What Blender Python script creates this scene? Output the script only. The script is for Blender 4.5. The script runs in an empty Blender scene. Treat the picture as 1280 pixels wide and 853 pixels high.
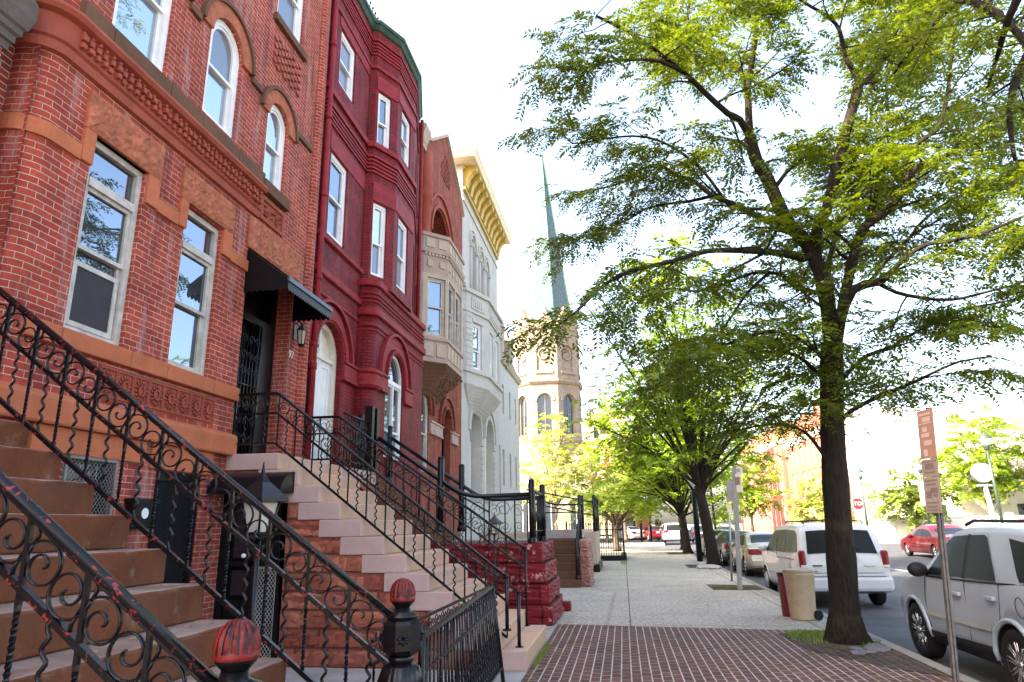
import bpy, bmesh, math, random
import numpy as np
from mathutils import Vector, Matrix
R_ = math.radians
random.seed(11)
S = bpy.context.scene
COL = S.collection
PI = math.pi

# ------------------------------------------------------------------ things, parts
def tag(o, label=None, cat=None, group=None, kind=None):
    if label: o['label'] = label
    if cat: o['category'] = cat
    if group: o['group'] = group
    if kind: o['kind'] = kind
    return o

def thing(name, label, cat, loc=(0, 0, 0), rz=0, group=None):
    o = bpy.data.objects.new(name, None)
    COL.objects.link(o)
    o.location = loc
    o.rotation_euler = (0, 0, rz)
    o.empty_display_size = .3
    return tag(o, label, cat, group)

def copy_tree(o, parent=None):
    c = o.copy()
    COL.objects.link(c)
    if parent is not None:
        c.parent = parent
    for ch in list(o.children):
        copy_tree(ch, c)
    return c

class MB:
    """collects shapes, builds ONE mesh object"""
    def __init__(s):
        s.v = []; s.f = []; s.m = []; s.s = []
    def add(s, vs, fs, mi=0, smooth=False):
        b = len(s.v)
        s.v.extend([tuple(p) for p in vs])
        for f in fs:
            s.f.append([b + i for i in f]); s.m.append(mi); s.s.append(smooth)
        return s
    def quad(s, a, b, c, d, mi=0):
        return s.add([a, b, c, d], [(0, 1, 2, 3)], mi)
    def poly(s, pts, mi=0):
        return s.add(pts, [tuple(range(len(pts)))], mi)
    def box(s, a, b, mi=0, bev=0):
        (x0, y0, z0), (x1, y1, z1) = a, b
        x0, x1 = min(x0, x1), max(x0, x1); y0, y1 = min(y0, y1), max(y0, y1); z0, z1 = min(z0, z1), max(z0, z1)
        if bev <= 0:
            s.add([(x0, y0, z0), (x1, y0, z0), (x1, y1, z0), (x0, y1, z0), (x0, y0, z1), (x1, y0, z1), (x1, y1, z1), (x0, y1, z1)],
                  [(0, 3, 2, 1), (4, 5, 6, 7), (0, 1, 5, 4), (1, 2, 6, 5), (2, 3, 7, 6), (3, 0, 4, 7)], mi)
            return s
        e = min(bev, (x1 - x0) * .45, (y1 - y0) * .45, (z1 - z0) * .45)
        bm = bmesh.new()
        bmesh.ops.create_cube(bm, size=1)
        for v in bm.verts:
            v.co = Vector(((x0 + x1) / 2 + v.co.x * (x1 - x0), (y0 + y1) / 2 + v.co.y * (y1 - y0), (z0 + z1) / 2 + v.co.z * (z1 - z0)))
        bmesh.ops.bevel(bm, geom=bm.edges[:], offset=e, segments=2, affect='EDGES', profile=.5)
        return s.bm(bm, mi)
    def bm(s, bm, mi=0, smooth=False):
        bm.verts.ensure_lookup_table()
        bm.verts.index_update()
        s.add([v.co[:] for v in bm.verts], [[v.index for v in f.verts] for f in bm.faces], mi, smooth)
        bm.free()
        return s
    def cyl(s, p0, p1, r0, r1=None, n=12, mi=0, cap=True, smooth=True):
        r1 = r0 if r1 is None else r1
        p0, p1 = Vector(p0), Vector(p1)
        d = (p1 - p0).normalized()
        a = d.orthogonal().normalized(); b = d.cross(a)
        vs = []
        for p, r in ((p0, r0), (p1, r1)):
            for i in range(n):
                t = 2 * PI * i / n
                vs.append(p + a * (math.cos(t) * r) + b * (math.sin(t) * r))
        s.add(vs, [(i, (i + 1) % n, n + (i + 1) % n, n + i) for i in range(n)], mi, smooth)
        if cap:
            s.add(vs[:n], [tuple(range(n))[::-1]], mi); s.add(vs[n:], [tuple(range(n))], mi)
        return s
    def tube(s, path, r, n=8, mi=0, cap=True, flat=None, up=None):
        """round (or flat=(w,h) elliptic/rect) tube along a path; r may be a list"""
        P = [Vector(p) for p in path]
        m = len(P)
        rs = r if isinstance(r, (list, tuple)) else [r] * m
        vs = []
        prev = None
        for i in range(m):
            d = (P[min(i + 1, m - 1)] - P[max(i - 1, 0)])
            d = d.normalized() if d.length > 1e-9 else Vector((0, 0, 1))
            if up is not None:
                a = Vector(up); a = (a - d * a.dot(d)); a = a.normalized() if a.length > 1e-6 else d.orthogonal().normalized()
            elif prev is None:
                a = d.orthogonal().normalized()
            else:
                a = (prev - d * prev.dot(d)); a = a.normalized() if a.length > 1e-6 else d.orthogonal().normalized()
            prev = a
            b = d.cross(a)
            for k in range(n):
                t = 2 * PI * (k + .5) / n
                ca, sa = math.cos(t), math.sin(t)
                if flat:
                    if n == 4:
                        ca = math.copysign(1, ca); sa = math.copysign(1, sa)
                    vs.append(P[i] + a * (ca * flat[0] * rs[i]) + b * (sa * flat[1] * rs[i]))
                else:
                    vs.append(P[i] + a * (ca * rs[i]) + b * (sa * rs[i]))
        fs = [(i * n + k, i * n + (k + 1) % n, (i + 1) * n + (k + 1) % n, (i + 1) * n + k) for i in range(m - 1) for k in range(n)]
        s.add(vs, fs, mi, n > 4)
        if cap:
            s.add(vs[:n], [tuple(range(n))[::-1]], mi); s.add(vs[-n:], [tuple(range(n))], mi)
        return s
    def lathe(s, prof, c=(0, 0, 0), n=24, mi=0, rib=None, smooth=True):
        """prof: list of (r, z); rib=(count, amp, zlo, zhi)"""
        vs = []
        for r, z in prof:
            for k in range(n):
                t = 2 * PI * k / n
                rr = r
                if rib and rib[2] <= z <= rib[3]:
                    rr = r * (1 + rib[1] * math.cos(rib[0] * t))
                vs.append((c[0] + rr * math.cos(t), c[1] + rr * math.sin(t), c[2] + z))
        m = len(prof)
        s.add(vs, [(i * n + k, i * n + (k + 1) % n, (i + 1) * n + (k + 1) % n, (i + 1) * n + k) for i in range(m - 1) for k in range(n)], mi, smooth)
        s.add(vs[:n], [tuple(range(n))[::-1]], mi); s.add(vs[-n:], [tuple(range(n))], mi)
        return s
    def sweep(s, path, prof, mi=0, cap=True):
        """profile (out, z) swept along an open plan path [(x,y)...] whose outward side is to the RIGHT of travel (mitred)"""
        n = len(path)
        P = [Vector((p[0], p[1])) for p in path]
        offs = []
        for i in range(n):
            d0 = (P[i] - P[i - 1]).normalized() if i > 0 else None
            d1 = (P[i + 1] - P[i]).normalized() if i < n - 1 else None
            if d0 is None: nn = Vector((d1.y, -d1.x))
            elif d1 is None: nn = Vector((d0.y, -d0.x))
            else:
                n0 = Vector((d0.y, -d0.x)); n1 = Vector((d1.y, -d1.x))
                nn = (n0 + n1); nn = nn / max(.25, (1 + n0.dot(n1)))
            offs.append(nn)
        k = len(prof)
        vs = [(P[i].x + offs[i].x * o, P[i].y + offs[i].y * o, z) for i in range(n) for o, z in prof]
        fs = [(i * k + j, (i + 1) * k + j, (i + 1) * k + (j + 1) % k, i * k + (j + 1) % k) for i in range(n - 1) for j in range(k)]
        s.add(vs, fs, mi)
        if cap:
            s.add(vs[:k], [tuple(range(k))], mi); s.add(vs[-k:], [tuple(range(k))[::-1]], mi)
        return s
    def prism(s, pts, axis, a, b, mi=0):
        """2D polygon pts extruded on axis from a to b. axis 'x': pts are (y,z); 'y': (x,z); 'z': (x,y)"""
        def mk(p, t):
            return {'x': (t, p[0], p[1]), 'y': (p[0], t, p[1]), 'z': (p[0], p[1], t)}[axis]
        n = len(pts)
        vs = [mk(p, a) for p in pts] + [mk(p, b) for p in pts]
        s.add(vs, [tuple(range(n)), tuple(range(2 * n - 1, n - 1, -1))] + [(i, n + i, n + (i + 1) % n, (i + 1) % n) for i in range(n)], mi)
        return s
    def mesh(s, name, mats):
        me = bpy.data.meshes.new(name)
        me.from_pydata(s.v, [], s.f)
        for m in (mats if isinstance(mats, (list, tuple)) else [mats]):
            me.materials.append(m)
        me.polygons.foreach_set('material_index', s.m)
        me.polygons.foreach_set('use_smooth', s.s)
        me.update()
        bm = bmesh.new(); bm.from_mesh(me)
        bmesh.ops.remove_doubles(bm, verts=bm.verts[:], dist=1e-5)
        bmesh.ops.recalc_face_normals(bm, faces=bm.faces[:])
        bm.to_mesh(me); bm.free()
        return me
    def build(s, name, mats, parent=None, local=False):
        o = bpy.data.objects.new(name, s.mesh(name, mats))
        COL.objects.link(o)
        if parent is not None:
            o.parent = parent
            if not local:
                p = Vector((0, 0, 0)); q = parent
                while q is not None:
                    p += q.location; q = q.parent
                o.location = -p          # the mesh is written in world coordinates
        return o
    def each(s, name, mats, parent):
        """one object per connected piece"""
        par = list(range(len(s.v)))
        def fd(i):
            while par[i] != i: par[i] = par[par[i]]; i = par[i]
            return i
        seen = {}
        for i, v in enumerate(s.v):
            k = tuple(round(x, 4) for x in v)
            if k in seen: par[fd(i)] = fd(seen[k])
            else: seen[k] = i
        for f in s.f:
            for q in f[1:]: par[fd(q)] = fd(f[0])
        grp = {}
        for k, f in enumerate(s.f): grp.setdefault(fd(f[0]), []).append(k)
        o = None
        for ks in grp.values():
            m = MB(); ix = {}
            for k in ks:
                for i in s.f[k]:
                    if i not in ix: ix[i] = len(m.v); m.v.append(s.v[i])
                m.f.append([ix[i] for i in s.f[k]]); m.m.append(s.m[k]); m.s.append(s.s[k])
            q = m.build(name, mats, parent); o = o or q
        return o

def inst(name, me, parent, mat=None):
    """another part that shares mesh data"""
    o = bpy.data.objects.new(name, me)
    COL.objects.link(o)
    o.parent = parent
    if mat is not None: o.matrix_local = mat
    return o

def struct(name, mb, mats):
    return tag(mb.build(name, mats), kind='structure')

# ------------------------------------------------------------------ materials
def newmat(name):
    m = bpy.data.materials.new(name); m.use_nodes = True
    nt = m.node_tree
    b = nt.nodes['Principled BSDF']
    b.inputs['Specular IOR Level'].default_value = .22
    return m, nt, b
def N(nt, t, **kw):
    n = nt.nodes.new(t)
    for k, v in kw.items():
        if k in n.inputs.keys() if isinstance(k, str) else False: n.inputs[k].default_value = v
        else: setattr(n, k, v)
    return n
def L(nt, a, b): nt.links.new(a, b)
def coords(nt): return nt.nodes.new('ShaderNodeTexCoord').outputs['Object']
def noise(nt, vec, scale, detail=6, rough=.6, dist=0):
    n = nt.nodes.new('ShaderNodeTexNoise')
    n.inputs['Scale'].default_value = scale; n.inputs['Detail'].default_value = detail; n.inputs['Roughness'].default_value = rough
    n.inputs['Distortion'].default_value = dist
    L(nt, vec, n.inputs['Vector'])
    return n.outputs['Fac']
def ramp(nt, fac, stops):
    r = nt.nodes.new('ShaderNodeValToRGB')
    el = r.color_ramp.elements
    while len(el) < len(stops): el.new(.5)
    for e, (p, c) in zip(el, stops):
        e.position = p; e.color = (*c, 1) if len(c) == 3 else c
    L(nt, fac, r.inputs['Fac'])
    return r.outputs['Color']
def mix(nt, fac, a, b, blend='MIX'):
    m = nt.nodes.new('ShaderNodeMix'); m.data_type = 'RGBA'; m.blend_type = blend
    for sock, v in ((m.inputs[0], fac), (m.inputs[6], a), (m.inputs[7], b)):
        if isinstance(v, (int, float)): sock.default_value = v
        elif isinstance(v, tuple): sock.default_value = (*v, 1) if len(v) == 3 else v
        else: L(nt, v, sock)
    return m.outputs[2]
def math_(nt, op, a, b=0.0, c=None):
    m = nt.nodes.new('ShaderNodeMath'); m.operation = op
    for s_, v in zip(m.inputs, (a, b, c)):
        if v is None: continue
        if isinstance(v, (int, float)): s_.default_value = v
        else: L(nt, v, s_)
    return m.outputs[0]
def bump(nt, b, h, strength=.3, dist=.01, prev=None):
    n = nt.nodes.new('ShaderNodeBump')
    n.inputs['Strength'].default_value = strength; n.inputs['Distance'].default_value = dist
    L(nt, h, n.inputs['Height'])
    if prev is not None: L(nt, prev, n.inputs['Normal'])
    if b is not None: L(nt, n.outputs['Normal'], b.inputs['Normal'])
    return n.outputs['Normal']
def grey(v): return (v, v, v)

def mat_plain(name, col, rough=.6, metal=0, var=.15, scale=6, bumpv=.1, spec=.22, coat=0, bscale=None, dirt=None):
    m, nt, b = newmat(name)
    co = coords(nt)
    n1 = noise(nt, co, scale)
    lo = tuple(c * (1 - var) for c in col); hi = tuple(min(1, c * (1 + var)) for c in col)
    c = ramp(nt, n1, [(.3, lo), (.7, hi)])
    if dirt:
        n2 = noise(nt, co, dirt[1], 8, .7)
        f = ramp(nt, n2, [(dirt[2], (0, 0, 0)), (dirt[2] + .12, (1, 1, 1))])
        c = mix(nt, f, c, dirt[0])
    L(nt, c, b.inputs['Base Color'])
    b.inputs['Roughness'].default_value = rough; b.inputs['Metallic'].default_value = metal
    b.inputs['Specular IOR Level'].default_value = spec
    if coat: b.inputs['Coat Weight'].default_value = coat; b.inputs['Coat Roughness'].default_value = .03
    if bumpv: bump(nt, b, noise(nt, co, bscale or scale * 6, 8, .7), bumpv, .01)
    return m

def brick_vec(nt, mode):
    co = coords(nt)
    sx = nt.nodes.new('ShaderNodeSeparateXYZ'); L(nt, co, sx.inputs[0])
    cb = nt.nodes.new('ShaderNodeCombineXYZ')
    if mode == 'wall':            # courses on z, along x+y (works on either wall direction and round corners)
        L(nt, math_(nt, 'ADD', sx.outputs[0], sx.outputs[1]), cb.inputs[0]); L(nt, sx.outputs[2], cb.inputs[1])
    elif mode == 'wallx':
        L(nt, math_(nt, 'SUBTRACT', sx.outputs[1], sx.outputs[0]), cb.inputs[0]); L(nt, sx.outputs[2], cb.inputs[1])
    else:                         # ground, long side on y
        L(nt, sx.outputs[1], cb.inputs[0]); L(nt, sx.outputs[0], cb.inputs[1])
    return co, cb.outputs[0]

def mat_brick(name, c1, c2, mortar, w=.205, h=.0675, ms=.0055, mode='wall', var=.35, rough=.85, bs=.5, stain=None, moss=None, soot=None):
    m, nt, b = newmat(name)
    co, vec = brick_vec(nt, mode)
    br = nt.nodes.new('ShaderNodeTexBrick')
    br.offset = .5
    br.inputs['Scale'].default_value = 1
    br.inputs['Mortar Size'].default_value = ms; br.inputs['Mortar Smooth'].default_value = .25
    br.inputs['Bias'].default_value = -.1
    br.inputs['Brick Width'].default_value = w; br.inputs['Row Height'].default_value = h
    L(nt, vec, br.inputs['Vector'])
    br.inputs['Color1'].default_value = (*c1, 1); br.inputs['Color2'].default_value = (*c2, 1); br.inputs['Mortar'].default_value = (*mortar, 1)
    c = br.outputs['Color']
    n1 = noise(nt, co, 3, 5); n2 = noise(nt, co, 45, 4)
    c = mix(nt, 1, c, ramp(nt, n1, [(.3, grey(1 - var)), (.7, grey(1 + var * .3))]), 'MULTIPLY')
    c = mix(nt, .6, c, ramp(nt, n2, [(.3, grey(.7)), (.7, grey(1.15))]), 'MULTIPLY')
    if stain:      # runs of pale lime and dark grime, drawn out downwards
        mp = nt.nodes.new('ShaderNodeMapping'); mp.inputs['Scale'].default_value = (4, 4, .5); L(nt, co, mp.inputs['Vector'])
        ns = noise(nt, mp.outputs[0], 1.3, 6, .65)
        c = mix(nt, ramp(nt, ns, [(.54, (0, 0, 0)), (.72, grey(.55))]), c, stain)
    if soot:
        mp2 = nt.nodes.new('ShaderNodeMapping'); mp2.inputs['Scale'].default_value = (3, 3, .35); mp2.inputs['Location'].default_value = (4, 7, 2); L(nt, co, mp2.inputs['Vector'])
        ns2 = noise(nt, mp2.outputs[0], 1.6, 6, .6)
        c = mix(nt, ramp(nt, ns2, [(.53, (0, 0, 0)), (.70, grey(.65))]), c, soot)
    if moss:
        nm = noise(nt, co, 2.2, 6, .7)
        f = math_(nt, 'MULTIPLY', ramp(nt, nm, [(.5, (0, 0, 0)), (.62, (1, 1, 1))]), br.outputs['Fac'])
        c = mix(nt, f, c, moss)
    L(nt, c, b.inputs['Base Color'])
    b.inputs['Roughness'].default_value = rough
    inv = math_(nt, 'SUBTRACT', 1, br.outputs['Fac'])
    hgt = math_(nt, 'ADD', inv, math_(nt, 'MULTIPLY', n2, .35))
    bump(nt, b, hgt, bs, .008)
    return m

def mat_stone(name, col, var=.3, rough=.85, bs=.35, scale=2.2, tint=None, dirt=None, fine=60):
    m, nt, b = newmat(name)
    co = coords(nt)
    n1 = noise(nt, co, scale, 8, .65); n2 = noise(nt, co, fine, 6, .7)
    c = ramp(nt, n1, [(.25, tuple(x * (1 - var) for x in col)), (.55, col), (.78, tuple(min(1, x * (1 + var)) for x in col))])
    c = mix(nt, .7, c, ramp(nt, n2, [(.3, grey(.75)), (.7, grey(1.15))]), 'MULTIPLY')
    if tint:
        c = mix(nt, ramp(nt, noise(nt, co, scale * .7, 5), [(.45, (0, 0, 0)), (.65, grey(.8))]), c, tint)
    if dirt:
        c = mix(nt, ramp(nt, noise(nt, co, 5, 9, .75), [(.56, (0, 0, 0)), (.7, grey(.75))]), c, dirt)
    L(nt, c, b.inputs['Base Color'])
    b.inputs['Roughness'].default_value = rough
    h = math_(nt, 'ADD', math_(nt, 'MULTIPLY', n1, 1.0), math_(nt, 'MULTIPLY', n2, .3))
    bump(nt, b, h, bs, .03)
    return m

def mat_ashlar(name, c1, c2, mortar, w, h, ms=.012, var=.3, bs=.6, rough_face=.6, chips=None):
    """rock faced block courses"""
    m, nt, b = newmat(name)
    co, vec = brick_vec(nt, 'wall')
    br = nt.nodes.new('ShaderNodeTexBrick'); br.offset = .45; br.squash = .8; br.squash_frequency = 3
    br.inputs['Scale'].default_value = 1; br.inputs['Mortar Size'].default_value = ms; br.inputs['Mortar Smooth'].default_value = .4
    br.inputs['Brick Width'].default_value = w; br.inputs['Row Height'].default_value = h
    L(nt, vec, br.inputs['Vector'])
    br.inputs['Color1'].default_value = (*c1, 1); br.inputs['Color2'].default_value = (*c2, 1); br.inputs['Mortar'].default_value = (*mortar, 1)
    n1 = noise(nt, co, 4, 8, .65); n2 = noise(nt, co, 40, 6, .7)
    c = mix(nt, 1, br.outputs['Color'], ramp(nt, n1, [(.3, grey(1 - var)), (.7, grey(1.2))]), 'MULTIPLY')
    if chips:
        c = mix(nt, ramp(nt, noise(nt, co, chips[1], 9, .75), [(chips[2], (0, 0, 0)), (chips[2] + .03, (1, 1, 1))]), c, chips[0])
    L(nt, c, b.inputs['Base Color']); b.inputs['Roughness'].default_value = rough_face
    inv = math_(nt, 'SUBTRACT', 1, br.outputs['Fac'])
    hgt = math_(nt, 'ADD', inv, math_(nt, 'ADD', math_(nt, 'MULTIPLY', n1, 1.2), math_(nt, 'MULTIPLY', n2, .3)))
    bump(nt, b, hgt, bs, .03)
    return m

def mat_iron(name, chips=0.0, chipcol=(.26, .026, .022), cs=24):
    m, nt, b = newmat(name)
    co = coords(nt)
    c = ramp(nt, noise(nt, co, 8, 6), [(.3, (.003, .003, .004)), (.75, (.008, .008, .010))])
    if chips:
        n = noise(nt, co, cs, 5, .6, .8)
        f = ramp(nt, n, [(1 - chips, (0, 0, 0)), (1 - chips + .02, (1, 1, 1))])
        c = mix(nt, f, c, chipcol)
    L(nt, c, b.inputs['Base Color'])
    b.inputs['Roughness'].default_value = .27
    b.inputs['Specular IOR Level'].default_value = .34
    bump(nt, b, noise(nt, co, 60, 4), .25, .004)
    return m

def mat_glass(name, refl=.35, dark=(.012, .014, .016), tint=(.66, .82, 1), k=.45):
    """window glass: sharp reflection over a dim room behind"""
    m, nt, b = newmat(name)
    co = coords(nt)
    out = nt.nodes['Material Output']
    g = nt.nodes.new('ShaderNodeBsdfGlossy'); g.inputs['Roughness'].default_value = .015; g.inputs['Color'].default_value = (*tint, 1)
    bump_n = bump(nt, None, noise(nt, co, 1.7, 2), .05, .02)
    L(nt, bump_n, g.inputs['Normal'])
    b.inputs['Base Color'].default_value = (*dark, 1); b.inputs['Roughness'].default_value = .4
    lw = nt.nodes.new('ShaderNodeLayerWeight'); lw.inputs['Blend'].default_value = .3
    f = math_(nt, 'MULTIPLY_ADD', lw.outputs['Fresnel'], k, refl)
    f = math_(nt, 'MINIMUM', f, 1.0)
    mx = nt.nodes.new('ShaderNodeMixShader')
    L(nt, f, mx.inputs[0]); L(nt, b.outputs[0], mx.inputs[1]); L(nt, g.outputs[0], mx.inputs[2])
    L(nt, mx.outputs[0], out.inputs['Surface'])
    return m

def mat_carpaint(name, col, metal=0.0, rough=.35):
    m, nt, b = newmat(name)
    co = coords(nt)
    c = ramp(nt, noise(nt, co, 2.5, 5), [(.3, tuple(x * .93 for x in col)), (.7, col)])
    L(nt, c, b.inputs['Base Color'])
    b.inputs['Metallic'].default_value = metal; b.inputs['Roughness'].default_value = rough
    b.inputs['Coat Weight'].default_value = .55; b.inputs['Coat Roughness'].default_value = .04
    return m

def mat_leaf(name, cols, trans=.5, gloss=.05):
    m, nt, b = newmat(name)
    out = nt.nodes['Material Output']
    geo = nt.nodes.new('ShaderNodeNewGeometry')
    co = coords(nt)
    f = math_(nt, 'ADD', math_(nt, 'MULTIPLY', geo.outputs['Random Per Island'], .6), math_(nt, 'MULTIPLY', noise(nt, co, .7, 3), .4))
    c = ramp(nt, f, [(.15, cols[0]), (.5, cols[1]), (.85, cols[2])])
    d = nt.nodes.new('ShaderNodeBsdfDiffuse'); t = nt.nodes.new('ShaderNodeBsdfTranslucent')
    L(nt, c, d.inputs['Color'])
    L(nt, mix(nt, 1, c, (1.25, 1.15, .55), 'MULTIPLY'), t.inputs['Color'])
    mx = nt.nodes.new('ShaderNodeMixShader'); mx.inputs[0].default_value = trans
    L(nt, d.outputs[0], mx.inputs[1]); L(nt, t.outputs[0], mx.inputs[2])
    g = nt.nodes.new('ShaderNodeBsdfGlossy'); g.inputs['Roughness'].default_value = .4
    mx2 = nt.nodes.new('ShaderNodeMixShader'); mx2.inputs[0].default_value = gloss
    L(nt, mx.outputs[0], mx2.inputs[1]); L(nt, g.outputs[0], mx2.inputs[2])
    L(nt, mx2.outputs[0], out.inputs['Surface'])
    return m

def mat_emit_free(name, col, rough=.3):
    return mat_plain(name, col, rough, var=.03, bumpv=0)

M = {}
M['brick1'] = mat_brick('brick_red', (.46, .074, .045), (.31, .044, .030), (.56, .42, .34), ms=.0043, stain=(.46, .32, .31), soot=(.12, .035, .035))
M['brick0'] = mat_brick('brick_red_old', (.34, .055, .03), (.22, .034, .022), (.60, .50, .43), ms=.0058)
M['brick2'] = mat_brick('brick_crimson_paint', (.275, .019, .025), (.21, .014, .019), (.12, .006, .01), ms=.008, var=.5, rough=.65, bs=1.0, soot=(.10, .012, .014), stain=(.32, .085, .08))
M['brick3'] = mat_brick('brick_orange_red', (.35, .080, .046), (.26, .052, .034), (.19, .07, .05), ms=.008, var=.4, soot=(.15, .06, .045), stain=(.42, .20, .14))
M['crimson'] = mat_plain('crimson_painted_stone', (.25, .018, .023), .62, var=.3, bumpv=.3, bscale=25, dirt=((.30, .16, .10), 4, .66))
M['terra'] = mat_stone('terracotta', (.36, .085, .055), .25, bs=.4)
M['sand'] = mat_stone('orange_sandstone', (.49, .143, .068), .22, bs=.4, dirt=(.36, .105, .055))
M['sandrough'] = mat_stone('orange_sandstone_rough', (.46, .145, .08), .45, bs=1.0, scale=7, fine=22, dirt=(.28, .085, .055))
M['brown'] = mat_stone('brownstone', (.15, .075, .045), .3, bs=.3)
M['brownstep'] = mat_stone('brownstone_step', (.18, .058, .027), .4, bs=.35, scale=3, dirt=(.26, .16, .10), tint=(.13, .055, .03))
M['steptop'] = mat_stone('worn_step_top', (.31, .215, .18), .4, bs=.4, scale=4, dirt=(.15, .07, .045), tint=(.20, .12, .09))
M['pink'] = mat_stone('pink_limestone', (.56, .37, .29), .2, bs=.2, scale=2, tint=(.60, .37, .22), dirt=(.40, .27, .21))
M['pinkside'] = mat_stone('pink_limestone_side', (.52, .35, .315), .16, bs=.2, scale=2, dirt=(.40, .27, .24))
M['ashlar'] = mat_ashlar('red_sandstone_blocks', (.43, .135, .075), (.24, .06, .04), (.15, .05, .035), .52, .215, ms=.016, bs=1.0, var=.4)
def mat_islands():
    m, nt, b = newmat('red_sandstone_rock_face')
    co = coords(nt); geo = nt.nodes.new('ShaderNodeNewGeometry')
    c = ramp(nt, geo.outputs['Random Per Island'], [(.0, (.24, .062, .04)), (.35, (.38, .10, .06)), (.7, (.47, .15, .085)), (1, (.33, .10, .075))])
    n1 = noise(nt, co, 9, 8, .7); n2 = noise(nt, co, 45, 6, .7)
    c = mix(nt, 1, c, ramp(nt, n1, [(.3, grey(.7)), (.7, grey(1.25))]), 'MULTIPLY')
    L(nt, c, b.inputs['Base Color']); b.inputs['Roughness'].default_value = .85
    bump(nt, b, math_(nt, 'ADD', n1, math_(nt, 'MULTIPLY', n2, .4)), .7, .03)
    return m
M['rockface'] = mat_islands()
M['redblock'] = mat_ashlar('crimson_painted_rock', (.24, .012, .019), (.18, .009, .015), (.10, .006, .010), .75, .33, ms=.02, bs=1.0, chips=((.50, .30, .27), 8, .585))
M['pinkblock'] = mat_ashlar('pink_rock', (.42, .2, .16), (.34, .15, .12), (.25, .12, .1), .5, .25, bs=1.0)
M['iron'] = mat_iron('black_iron')
M['redpaint'] = mat_plain('worn_red_paint', (.19, .014, .012), .4, var=.35, scale=30, bumpv=.2, dirt=((.010, .008, .008), 26, .51))
M['ironchip'] = mat_iron('black_iron_chipped_to_red', .40)
M['ironred'] = mat_iron('black_iron_worn_to_red', .54, cs=15)
M['white'] = mat_plain('white_paint', (.80, .80, .80), .45, var=.08, bumpv=.05)
M['cream'] = mat_plain('aged_cream_paint', (.55, .49, .40), .55, var=.2, bumpv=.15, dirt=((.35, .29, .22), 9, .6))
M['greywood'] = mat_plain('weathered_grey_paint', (.50, .47, .43), .6, var=.3, bumpv=.2)
M['glass'] = mat_glass('window_glass', .27)
M['glassd'] = mat_glass('dark_window_glass', .05)
M['glassc'] = mat_glass('curtained_glass', .10, (.15, .17, .20))
M['scr'] = mat_plain('insect_screen', (.045, .045, .05), .7, var=.1, bumpv=.4, bscale=400)
M['curtain'] = mat_plain('curtain', (.42, .42, .43), .9, var=.2, bumpv=.1)
M['dark'] = mat_plain('dark_recess', (.008, .008, .009), .9, bumpv=0)
M['galvd'] = mat_plain('dull_grille_steel', (.20, .19, .18), .5, metal=.3, var=.2)
M['blackpaint'] = mat_plain('black_paint', (.006, .006, .007), .4, var=.2, bumpv=.1)
M['awn'] = mat_plain('black_awning_metal', (.004, .004, .005), .4, var=.2, bumpv=.05)
M['awntop'] = mat_plain('awning_top', (.06, .10, .15), .3, metal=.2, var=.1, bumpv=.05)
M['copper'] = mat_plain('green_copper', (.028, .062, .038), .6, var=.3)
M['slate'] = mat_brick('slate_roof', (.09, .085, .10), (.07, .06, .08), (.03, .03, .035), w=.25, h=.16, ms=.012, rough=.6)
M['cstone'] = mat_stone('cream_limestone', (.46, .37, .29), .18, bs=.3)
M['oriel'] = mat_stone('pinkish_limestone', (.42, .30, .255), .25, bs=.5, fine=30, dirt=(.30, .20, .17))
M['marble'] = mat_stone('grey_white_stone', (.50, .485, .45), .16, bs=.3, dirt=(.36, .34, .31))
M['ochre'] = mat_plain('ochre_paint', (.50, .33, .07), .5, var=.2)
M['paleyel'] = mat_plain('pale_yellow_paint', (.72, .62, .42), .5, var=.1)
M['wcream'] = mat_plain('ivory_paint', (.72, .66, .55), .5, var=.08)
M['whitebrick'] = mat_brick('white_painted_brick', (.60, .57, .54), (.56, .54, .51), (.5, .48, .46), ms=.005, var=.12, bs=.3)
M['lampglass'] = mat_plain('frosted_lamp_glass', (.55, .53, .46), .25, var=.1, bumpv=0)
M['gold'] = mat_plain('tarnished_brass', (.35, .24, .10), .35, metal=.7)
M['capstone'] = mat_stone('grey_brown_stone', (.11, .092, .08), .3, bs=.25)
# ------------------------------------------------------------------ facade builders
def outline(u0, u1, z0, z1, rise=0, rb=0, n=14, depth=0):
    """opening outline, counter-clockwise seen from outside"""
    a = (u1 - u0) / 2; c = (u0 + u1) / 2
    pts = []
    if rb:
        for i in range(n + 1):
            t = PI + PI * i / n
            pts.append((c + a * math.cos(t), z0 + rb + rb * math.sin(t)))
    else:
        pts += [(u0, z0), (u1, z0)]
    if rise:
        for i in range(n + 1):
            t = PI * i / n
            pts.append((c + a * math.cos(t), z1 - rise + rise * math.sin(t)))
    else:
        pts += [(u1, z1), (u0, z1)]
    if rb and not rise: pass
    return pts

class Face:
    """a flat piece of facade from plan point P0 to P1 (outside on the right of travel)"""
    def __init__(s, P0, P1):
        s.P0 = Vector((P0[0], P0[1])); s.P1 = Vector((P1[0], P1[1]))
        d = s.P1 - s.P0
        s.len = d.length
        s.u = d.normalized(); s.n = Vector((s.u.y, -s.u.x))
    def pt(s, u, z, d=0):
        """d: metres inwards"""
        p = s.P0 + s.u * u - s.n * d
        return (p.x, p.y, z)

def hole(u0, u1, z0, z1, rise=0, rb=0): return dict(u0=u0, u1=u1, z0=z0, z1=z1, rise=rise, rb=rb)

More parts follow.
